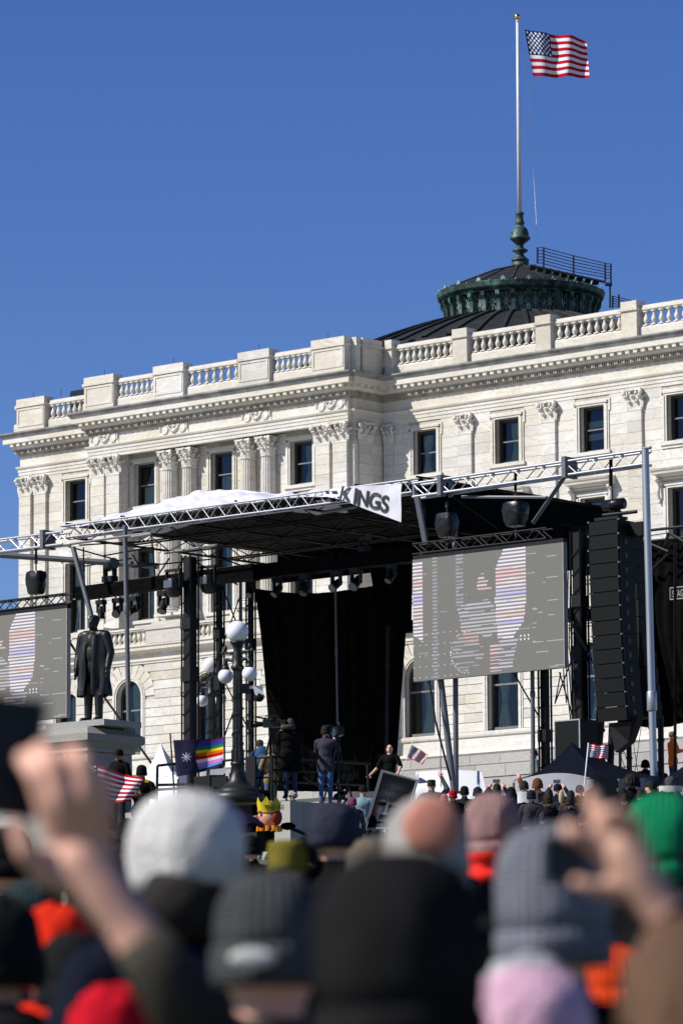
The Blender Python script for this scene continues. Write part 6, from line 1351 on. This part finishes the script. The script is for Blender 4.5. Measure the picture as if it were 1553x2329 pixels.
# ------------------------------------------------------------------ near, out of focus crowd
NG = 'blurred crowd close to the camera'
WHT = (.62, .60, .57)
person('person in white and grey knitted hat among the near crowd', 420, 1797, 8.3, (.02, .02, .025), hat='dome', hatc=WHT, group=NG, yaw=.35, bulk=.95)
wh = [o for o in bpy.data.objects if o.get('label', '').startswith('person in white and grey')][0]; hb_ = MB(); q = P(430, 2040, 8.24) - wh.location; hb_.ell(Matrix.Rotation(-.35, 3, 'Z') @ q, (.088, .07, .085), 20, 14); hb_.build('hair', colmat('hair', (.02, .016, .014), .7, .6, 80), wh, True)
b3 = person('bald man with grey fringe in a big black coat', 968, 1828, 8.5, (.007, .007, .007), hat='fringe', hatc=(.32, .30, .27), skin=0, group=NG, bulk=1.25)
q = P(982, 1880, 8.40); bs = MB(); bs.ell((0, 0, 0), (.055, .016, .055), 20, 14); bo = bpy.data.objects.new('bald_patch', bs.mesh('bald_patch', colmat('skin', (.52, .21, .145), .5, .05, 60), True)); COL.objects.link(bo); bo.parent = b3; bo.location = q - b3.location
person('person in blue grey ribbed beanie behind a raised phone', 1255, 1873, 7.5, (.010, .011, .013), hat='slouch', hatc=(.22, .225, .26), group=NG, bulk=1.15)
person('person in dusty pink ribbed beanie with red scarf', 1120, 1803, 16.2, (.02, .018, .018), hat='slouch', hatc=(.42, .25, .235), group=NG)
q = P(1108, 1968, 16.0); sf = thing('red_scarf', 'bright red scarf below the dusty pink beanie', 'scarf', tuple(q), None); b = MB(); b.grid(lambda s_, t: Vector(((.075 + .012 * math.sin(t * 9)) * math.cos(6.283 * s_), (.09 + .012 * math.sin(t * 9)) * math.sin(6.283 * s_) + .03, .10 * t - .06)), 30, 6); b.build('cloth', colmat('cloth', (.75, .03, .02), .9, .6, 30), sf, True)
person('person in bright green knitted hat near the right edge', 1508, 1803, 11.5, (.015, .015, .015), hat='slouch', hatc=(.01, .27, .11), group=NG, bulk=1.1)
person('person in dark navy mottled knit hat', 758, 1822, 17, (.008, .008, .010), hat='dome', hatc=(.035, .037, .055), group=NG)
person('person in orange red hood low at the left', 125, 2058, 10.0, (.020, .022, .02), hat='hood', hatc=(.75, .03, .010), group=NG, yaw=R(-35), bulk=1.0)
person('child in pale pink knitted hat low in the near crowd', 1205, 2196, 6.5, (.12, .12, .125), hat='dome', hatc=(.66, .40, .50), group=NG, bulk=.9, H=1.46)
person('person in pale grey fluffy hood behind the pink hat', 1205, 2172, 6.8, (.10, .105, .105), hat='hood', hatc=(.33, .34, .34), group=NG, bulk=1.0, H=1.5)
person('person in dull olive hat beyond the near crowd', 655, 1912, 17, (.06, .06, .015), hat='flat', hatc=(.15, .125, .02), group=NG, bulk=1.1, H=1.62)
person('person in brown grey fleece hood behind the bald man', 852, 1905, 14, (.05, .045, .035), hat='hood', hatc=(.12, .10, .075), group=NG, H=1.6)
person('person in teal grey hat at the far left of the near crowd', 75, 1998, 13, (.012, .014, .013), hat='beanie', hatc=(.03, .05, .05), group=NG, H=1.55)
person('person in black hood at the left picture edge', -10, 2030, 9, (.010, .011, .010), hat='hood', hatc=(.012, .013, .012), group=NG, H=1.55, bulk=1.2)
person('person in red jacket low between the near coats', 250, 2232, 8.2, (.50, .008, .02), hat='hood', hatc=(.50, .008, .02), group=NG, H=1.40, bulk=1.25)
person('person in dark coat beyond the blue grey beanie', 1390, 2020, 12.5, (.010, .011, .013), hat='beanie', hatc=(.02, .022, .03), group=NG, H=1.52, bulk=1.1)
person('person in orange hat peeking out by the black sleeve', 1398, 2150, 10.5, (.02, .02, .02), hat='beanie', hatc=(.85, .07, .015), group=NG, H=1.42, bulk=.6)
person('person in charcoal knit hat at the right picture edge', 1545, 1868, 11.5, (.012, .012, .012), hat='slouch', hatc=(.035, .036, .034), group=NG)
person('person with loose brown hair very close at the right edge', 1560, 2085, 5.2, (.20, .13, .10), hat='long', hatc=(.13, .07, .04), group=NG, H=1.58, bulk=.95)
for i, (x, y, d, c, l) in enumerate([(560, 1990, 14, (.010, .010, .012), 'person in black coat behind the white hat'), (330, 2040, 12, (.02, .02, .018), 'person in grey brown coat under the raised arm'), (700, 2060, 12.5, (.010, .011, .011), 'person in black hood beside the bald man'), (1120, 2080, 12, (.008, .008, .009), 'person in black hood between bald man and blue grey beanie'), (170, 2120, 9.5, (.015, .016, .014), 'person in dark olive hood behind the red cap'), (900, 2000, 15, (.01, .01, .01), 'person in black knit cap in front of the poster bearer'), (20, 1880, 15, (.008, .010, .010), 'person in dark cap behind the raised phone'), (470, 1985, 17, (.01, .01, .012), 'person in black hood just left of the puppet stick'), (615, 2000, 20, (.008, .009, .01), 'person in black knit cap under the olive hat'), (300, 1990, 16, (.012, .012, .012), 'person in dark hood left of the white hat'), (800, 1985, 16, (.008, .008, .009), 'person in dark hood under the navy knit hat'), (1050, 1990, 14, (.009, .009, .009), 'person in black cap under the red scarf'), (250, 2120, 13, (.012, .013, .012), 'person in dark hood under the raised forearm')]):
    person(l, x, y, d, c, hat='hood' if i % 2 else 'beanie', hatc=c, group=NG, H=max(1.4, P(x, y, d).z - gz(d)))
for i, (x, y, d, c, hh, l) in enumerate([(520, 1866, 42, (.01, .008, .016), 1.5, 'listener in dark purple hood beside the puppet nose'), (572, 1900, 36, (.008, .008, .009), 1.45, 'listener in black coat below the puppet'), (690, 1905, 31, (.009, .009, .01), 1.45, 'listener in black hood in front of the dark granite side'), (725, 1880, 38, (.02, .012, .01), 1.5, 'listener in dark brown hood in front of the terrace'), (468, 1885, 34, (.008, .009, .01), 1.5, 'listener in black cap below the lamp post'), (345, 1852, 44, (.012, .012, .014), 1.5, 'listener in dark hood in front of the white tent'), (290, 1862, 40, (.01, .01, .01), 1.5, 'listener in black hood below the waving flag'), (240, 1850, 46, (.01, .012, .016), 1.55, 'listener in dark blue hood below the pedestal'), (860, 1890, 36, (.01, .01, .01), 1.5, 'poster bearer in black hood holding the tilted portrait'), (905, 1880, 40, (.012, .01, .01), 1.5, 'listener in dark hood right under the portrait'), (190, 1880, 36, (.01, .01, .01), 1.5, 'listener in black coat behind the raised hand'), (640, 1930, 26, (.008, .009, .01), 1.4, 'listener in black knit cap behind the olive hat')]):
    person(l, x, y, d, c, hat='beanie' if i % 3 == 1 else 'hood', hatc=c, group='dark listeners between terrace and near crowd', H=hh)
person('person in wide black beanie and black coat, in front of the bald man', 905, 1935, 5.1, (.006, .006, .006), hat='slouch', hatc=(.012, .0125, .0115), group=NG, bulk=1.1)
person('short person in olive coat reaching up with a phone', 560, 2350, 4.95, (.045, .043, .032), hat='beanie', hatc=(.03, .03, .03), group=NG, bulk=1.1)
# man with dark grey beanie
DM = 6.9
gb = person('man in dark grey beanie with a small pale label and olive coat', 612, 1978, DM, (.045, .043, .032), hat='beanie', hatc=(.075, .08, .08), group=NG, bulk=1.35)
lp = P(574, 2180, DM - .125); lo = MB(); lo.ell((0, 0, 0), (.036, .008, .015), 16, 8); lo_ = bpy.data.objects.new('hat_label', lo.mesh('hat_label', colmat('cloth', (.55, .54, .5)), True)); COL.objects.link(lo_); lo_.parent = gb; lo_.location = lp - gb.location
def pchain(base, pts):               # picture points (x, y, distance, radius px) -> joined limb pieces
    out = []
    for (x0, y0, d0, r0), (x1, y1, d1, r1) in zip(pts, pts[1:]): out.append(('c', tuple(P(x0, y0, d0) - base), tuple(P(x1, y1, d1) - base), r0 * d0 / FPX, r1 * d1 / FPX, 0))
    return out
def rawhand(parent, chains, skin, sleeve=None, sm='coat_', sc_=None):
    base = Vector(parent.location); pr = []
    for c in chains: pr += pchain(base, c)
    fuse('hand', pr, [colmat('skin', SKIN[skin], .5, .12, 120)], parent, .0055)
    if sleeve:
        b = MB(); b.tube([P(x, y, d) - base for x, y, d, r_ in sleeve], [r_ * d / FPX for x, y, d, r_ in sleeve], 20); o = b.build('sleeve', sc_, parent, True)
D = 5.4
HL = thing('raised_hand', 'bare hand and forearm in olive sleeve gripping a phone', 'hand', tuple(P(250, 2060, D)), None)
rawhand(HL, [[(350, 2190, D, 62), (290, 2100, D, 58), (232, 2030, D, 64), (180, 1965, D, 64)], [(150, 1935, D, 42), (225, 1925, D, 40)], [(225, 2010, D, 48), (225, 1940, D, 40)],
             [(175, 2000, D, 46), (105, 1985, D - .01, 34), (58, 1935, D - .03, 27), (38, 1880, D - .03, 21)],
             [(150, 1925, D, 34), (108, 1835, D - .02, 29), (84, 1762, D - .03, 27), (54, 1725, D - .01, 22)],
             [(168, 1915, D, 34), (142, 1815, D - .035, 29), (124, 1738, D - .04, 27), (92, 1704, D - .02, 22)],
             [(204, 1910, D, 34), (198, 1808, D - .035, 29), (188, 1738, D - .04, 26), (164, 1710, D - .02, 22)],
             [(232, 1920, D, 31), (238, 1832, D - .03, 27), (234, 1778, D - .035, 24), (214, 1752, D - .02, 20)]], 0,
        [(318, 2140, D, 64), (358, 2198, D, 74), (410, 2275, D, 84), (480, 2380, D + .1, 96), (560, 2500, D + .25, 100)], sc_=colmat('coat', (.045, .043, .032), .8, .25, 45))
p0 = P(22, 1722, D + .09); ph = thing('phone', 'dark phone in the raised bare hand at the left', 'phone', tuple(p0), None, 'phones held up by the crowd'); b = MB(); hw_, hh_ = 74 * D / FPX, 140 * D / FPX
b.box(-hw_, hw_, -.006, .006, -hh_, hh_); b.build('case', 'black_plastic', ph); b = MB(); b.box(-hw_ * .94, hw_ * .94, -.0075, -.0062, -hh_ * .95, hh_ * .95); b.build('display', colmat('screen', (.004, .008, .012), .3), ph); ph.rotation_euler = (0, R(6), R(12))
# right hand with phone
D = 5.3
HR = thing('raised_hand', 'bare hand in a black sleeve holding a dark phone sideways', 'hand', tuple(P(1480, 2060, D)), None)
rawhand(HR, [[(1540, 2112, D, 50), (1492, 2058, D, 50), (1445, 1995, D, 58), (1412, 1950, D, 54)], [(1385, 1940, D, 30), (1450, 1935, D, 30)], [(1460, 1990, D, 40), (1448, 1935, D, 32)],
             [(1440, 2025, D, 32), (1385, 2028, D - .01, 24), (1338, 2018, D - .02, 20), (1310, 2006, D - .02, 16)],
             [(1380, 1940, D, 30), (1340, 1915, D - .01, 25), (1304, 1895, D - .02, 22), (1290, 1884, D, 18)],
             [(1398, 1920, D, 29), (1366, 1872, D, 24), (1350, 1832, D, 21), (1344, 1812, D, 18)],
             [(1424, 1912, D, 29), (1414, 1870, D - .01, 25), (1398, 1850, D - .02, 22), (1378, 1852, D - .02, 18)],
             [(1450, 1922, D, 21), (1446, 1878, D - .01, 18), (1432, 1860, D - .02, 16), (1412, 1864, D - .02, 13)]], 2,
        [(1512, 2082, D, 50), (1550, 2125, D, 66), (1610, 2215, D, 84), (1670, 2340, D, 95)], sc_=colmat('coat', (.006, .006, .007), .8, .25, 45))
p0 = P(1284, 1957, D + .02); ph = thing('phone', 'dark phone held sideways by the bare hand in black sleeve', 'phone', tuple(p0), None, 'phones held up by the crowd'); b = MB(); b.box(-48 * D / FPX, 48 * D / FPX, -.006, .006, -54 * D / FPX, 54 * D / FPX); b.build('case', 'black_plastic', ph); b = MB(); b.box(-45 * D / FPX, 45 * D / FPX, -.0075, -.0062, -51 * D / FPX, 51 * D / FPX); b.build('display', colmat('screen', (.004, .008, .02), .2), ph)
person('owner of the black sleeve, just out at the right edge', 1720, 1950, 5.6, (.006, .006, .007), hat='beanie', hatc=(.02, .02, .02), group=NG)
D = 12.0; p0 = P(1375, 1822, D); ph = thing('phone', 'dark phone held upright beyond the blue grey beanie', 'phone', tuple(p0), None, 'phones held up by the crowd'); b = MB(); b.box(-33 * D / FPX, 33 * D / FPX, -.006, .006, -62 * D / FPX, 62 * D / FPX); b.build('case', 'black_plastic', ph); b = MB(); b.box(-30 * D / FPX, 30 * D / FPX, -.0075, -.0062, -58 * D / FPX, 58 * D / FPX); b.build('display', colmat('screen', (.004, .008, .02), .2), ph)
flush_bodies()
# ------------------------------------------------------------------ flags
def usflag(s_, t):                   # t down from the top
    if s_ < .4 and t < 7 / 13:
        cs, ct = s_ / .4, t / (7 / 13)
        for off in (0, 1):
            nx, ny = (6, 5) if off == 0 else (5, 4)
            x = cs * 6 - (.5 if off == 0 else 1.0); y = ct * 5 - (.5 if off == 0 else 1.0)
            i, j = round(x), round(y)
            if 0 <= i < nx and 0 <= j < ny and ((x - i) * .95) ** 2 + ((y - j) * .95) ** 2 < .055: return (.80, .80, .84)
        return (.014, .028, .105)
    return (.42, .012, .025) if int(t * 13) % 2 == 0 else (.76, .73, .76)
def flag(label, fn, n, m, corners, d, amp, pole=None, name='flag', thick=.0, seed=0, up=False, wave=2.2):
    """cloth from four picture corners: hoist top, fly top, fly bottom, hoist bottom"""
    c = [P(x, y, d) for x, y in corners]; base = c[3]; T = thing(name, label, 'flag', tuple(base), None)
    def fp_(s_, t):
        q = c[0].lerp(c[1], s_).lerp(c[3].lerp(c[2], s_), t); w_ = amp * s_ ** .6 * (math.sin(s_ * 6.283 * wave + t * 1.5 + seed) + .4 * noise.noise(Vector((s_ * 5, t * 3, seed))))
        q.y += w_; q.z += .25 * amp * math.sin(s_ * 6.283 * wave * .6 + 1 + seed) * s_; return q - base
    b = MB(); b.grid(fp_, n, m); o = b.build('cloth', 'print', T, True); paint(o, lambda i: fn((i % n + .5) / n, (i // n + .5) / m))
    if pole:
        p_, q_, r_, mm = pole; MB().tube([P(*p_) - base, P(*q_) - base], r_, 8).build('staff', mm, T, True)
    return T
flag('United States flag flying from the tall rooftop flagpole', usflag, 130, 78, [(1193, 66), (1334, 88), (1340, 176), (1212, 172)], 213.6, .22, seed=1)
def stateflag(s_, t):
    edge = .50 - .09 * math.sin(math.pi * t) + (.06 if abs(t - .5) < .02 else 0)
    x, y = (s_ - .24) * 1.35, (t - .50); r_ = math.hypot(x, y); a_ = math.atan2(y, x)
    k = abs(((a_ / (math.pi / 4)) % 1) - .5) * 2; lim = .055 + .10 * k ** 1.6
    if s_ < .5 and r_ < lim: return (.62, .60, .72) if ((a_ / (math.pi / 4)) % 1) > .5 else (.26, .25, .46)
    if s_ > edge + .02 and .04 < t < .90:
        tt = (t - .04) / .86; i = int(tt * 9)
        return [(.10, .03, .20), (.03, .06, .27), (.02, .17, .06), (.70, .52, .015), (.62, .12, .01), (.46, .01, .012), (.72, .68, .72), (.62, .17, .40), (.10, .23, .60)][max(0, min(8, i))]
    return (.028, .026, .055) if s_ > .05 else (.045, .045, .07)
flag('dark blue flag with white eight pointed star and rainbow stripes', stateflag, 96, 72, [(394, 1684), (510, 1679), (505, 1745), (402, 1768)], 98.5, .07, ((387, 1668, 98.5), (398, 1830, 98.5), .018, 'black_steel'), seed=2, wave=1.2)
flag('United States flag waving low beside the granite pedestal', usflag, 100, 60, [(150, 1722), (330, 1772), (296, 1825), (170, 1822)], 96, .10, ((146, 1715, 96), (178, 1900, 96), .016, 'rope'), seed=4)
flag('small tilted United States flag on a stick near the speaker', usflag, 90, 52, [(935, 1694), (974, 1717), (961, 1739), (924, 1722)], 93, .03, ((938, 1688, 93), (900, 1800, 93), .008, 'rope'), seed=3)
flag('United States flag held upside down above the crowd', lambda s_, t: usflag(s_, 1 - t), 90, 52, [(1337, 1692), (1384, 1696), (1382, 1729), (1334, 1722)], 92, .05, ((1338, 1690, 92), (1318, 1900, 92), .013, colmat('paintpole', (.70, .69, .68), .5)), seed=6)
q = P(1321, 1850, 91.9); q2 = P(1318, 1905, 91.9); fp2 = thing('pole_sleeve', 'red plastic lower end of the upside down flag staff', 'pole', tuple(q2), None); MB().tube([q - q2, Vector((0, 0, 0))], .022, 8).build('sleeve', colmat('paintpole', (.55, .03, .05), .5), fp2, True)
# ------------------------------------------------------------------ painted poster of a scowling face
PS = thing('portrait_poster', 'framed dark painted poster of a scowling grey face held up at a tilt', 'poster', tuple(P(872, 1882, 88)), None); base = Vector(PS.location)
cn = [P(868, 1753, 88.2), P(950, 1776, 87.6), P(914, 1884, 87.6), P(829, 1886, 88.2)]
def pq(s_, t, o=0.0): q = cn[0].lerp(cn[1], s_).lerp(cn[3].lerp(cn[2], s_), t); q.y += o; return q - base
def g2(x, y, cx, cy, sx, sy): return math.exp(-((x - cx) / sx) ** 2 - ((y - cy) / sy) ** 2)
def facefn(s_, t):
    if s_ < .035 or s_ > .965 or t < .025 or t > .98: return (.20, .20, .215)
    x, y = s_, t; v = .012
    v += .016 * g2(x, y, .46, .62, .27, .42) + .03 * g2(x, y, .36, .36, .20, .07) + .02 * g2(x, y, .5, .22, .25, .06)
    v += .16 * g2(x, y, .42, .62, .035, .12) + .13 * g2(x, y, .42, .72, .09, .03) + .07 * g2(x, y, .26, .66, .08, .07) + .08 * g2(x, y, .60, .68, .08, .06)
    v += .07 * g2(x, y, .28, .50, .09, .016) + .08 * g2(x, y, .57, .53, .10, .016) + .12 * g2(x, y, .41, .85, .12, .014) + .08 * g2(x, y, .40, .94, .12, .03) + .06 * g2(x, y, .25, .80, .03, .08) + .06 * g2(x, y, .60, .82, .03, .07)
    v -= .10 * g2(x, y, .30, .555, .08, .022) + .12 * g2(x, y, .55, .585, .08, .022) + .10 * g2(x, y, .42, .765, .08, .014) + .12 * g2(x, y, .41, .885, .13, .013) + .05 * g2(x, y, .43, .47, .02, .06)
    v *= 1 + .35 * noise.noise(Vector((x * 22, y * 30, 1))); v = (max(.006, v) - .006) * .55 + .0022; return (v * .95, v * .97, v * 1.25)
b = MB(); b.grid(lambda s_, t: pq(s_, t), 72, 96); o = b.build('picture', 'print', PS); paint(o, lambda i: facefn((i % 72 + .5) / 72, (i // 72 + .5) / 96))
b = MB(); b.grid(lambda s_, t: pq(s_, t, .02), 2, 2); b.build('backing', 'grey_edge', PS)
for a_, c_ in (((0, 0), (1, 0)), ((1, 0), (1, 1)), ((0, 0), (0, 1))): MB().tube([pq(*a_, -.005), pq(*c_, -.005)], .016, 6).build('frame_bar', 'alu_grey', PS)
MB().tube([pq(.5, .9, .03), pq(.5, 1.0, .03) + Vector((0, 0, -.9))], .02, 6).build('handle', 'rope', PS)
# ------------------------------------------------------------------ long nosed puppet head with paper crown
PU = thing('puppet_head', 'long nosed pink puppet head wearing a yellow lettered paper crown', 'puppet', tuple(P(612, 1890, 80)), None); base = Vector(PU.location); k = 80 / FPX
c = P(612, 1862, 80) - base
b = MB(); b.ell(c, (25 * k, 24 * k, 26 * k), 20, 14); b.ell(c + Vector((-12 * k, -4 * k, 4 * k)), (14 * k, 14 * k, 14 * k), 12, 8); b.build('head', colmat('latex', (.60, .26, .17), .5, .2, 20), PU, True)
MB().tube([c + Vector((-20 * k, -3 * k, 2 * k)), c + Vector((-48 * k, -6 * k, -1 * k)), c + Vector((-88 * k, -8 * k, -7 * k))], [6 * k, 4.5 * k, 2.5 * k], 10).build('nose', colmat('latex', (.42, .34, .24), .5), PU, True)
b = MB(); b.ell(c + Vector((14 * k, -2 * k, 2 * k)), (16 * k, 24 * k, 20 * k), 14, 10); b.build('red_cheek', colmat('latex', (.24, .03, .015), .6), PU, True)
b = MB(); b.ell(c + Vector((-16 * k, -16 * k, 6 * k)), (4 * k, 3 * k, 4 * k), 10, 8); b.build('eye', 'ink', PU, True); b = MB(); b.ell(c + Vector((-16 * k, -12 * k, 15 * k)), (11 * k, 8 * k, 4 * k), 10, 6); b.build('eyebrow', colmat('hair', (.55, .20, .05), .8, .6, 60), PU, True)
b = MB()
for j in range(11): a_ = 6.283 * j / 11; b.tube([c + Vector((25 * k * math.cos(a_), 24 * k * math.sin(a_), -18 * k)), c + Vector((26 * k * math.cos(a_), 25 * k * math.sin(a_), -30 * k))], 4.5 * k, 6); b.build('ruff_tuft', colmat('cloth', (.75, .23, .01), .8), PU); b = MB()
n = 60; vs = []; fs = []
for j in range(n + 1):
    a_ = 6.283 * j / n; r0 = 25 * k; up_ = (20 + 15 * (abs(((j / n * 7) % 1) - .5) * 2) ** 1.5) * k
    vs += [c + Vector((r0 * math.cos(a_), r0 * math.sin(a_), 12 * k)), c + Vector(((r0 + 3 * k) * math.cos(a_), (r0 + 3 * k) * math.sin(a_), 14 * k + up_))]
fs = [(2 * j, 2 * j + 2, 2 * j + 3, 2 * j + 1) for j in range(n)]; b = MB(); b.add(vs, fs); b.build('crown', colmat('paper', (.50, .40, .012), .6), PU)
PU['_b'] = (0, 0, 0); text('THE BE', 15 * k, 'ink', PU, tuple(c + Vector((-12 * k, -26.5 * k, 18 * k))), (R(90), 0, 0), bold=.01); flush_text(); del PU['_b']
MB().tube([c + Vector((0, 0, -26 * k)), c + Vector((0, 0, -240 * k))], 4 * k, 8).build('stick', 'black_steel', PU)
MB().box(c.x - 28 * k, c.x + 12 * k, -.1, .1, c.z - 75 * k, c.z - 30 * k).build('collar_board', 'black_cloth', PU)
# dark umbrella edge and bird like prop beside the puppet
UM = thing('umbrella', 'dark purple umbrella beside the puppet', 'umbrella', tuple(P(545, 1900, 60)), None); base = Vector(UM.location); b = MB(); a_ = P(520, 1842, 60) - base
b.grid(lambda s_, t: a_ + Vector((.48 * t * math.cos(6.283 * s_), .48 * t * math.sin(6.283 * s_), -.22 * t * t + .02 * math.cos(6.283 * s_ * 8) * t)), 48, 6); b.build('canopy', colmat('canvas', (.015, .010, .03), .7), UM, True); MB().tube([a_ + Vector((0, 0, .06)), a_ + Vector((.25, 0, -1.0))], .012, 6).build('shaft', 'black_steel', UM)
SEL = thing('boom_microphone', 'black boom pole slanting up to the puppet', 'boom pole', tuple(P(710, 1905, 80)), None); base = Vector(SEL.location); MB().tube([Vector((0, 0, 0)), P(640, 1876, 80) - base], .03, 8).build('pole', 'black_steel', SEL); b = MB(); b.ell(P(655, 1880, 80) - base, (.14, .06, .07), 12, 8); b.build('muff', 'black_cloth', SEL, True)
for o in bpy.data.objects:
    for kk in ('_b', '_s'):
        if kk in o: del o[kk]
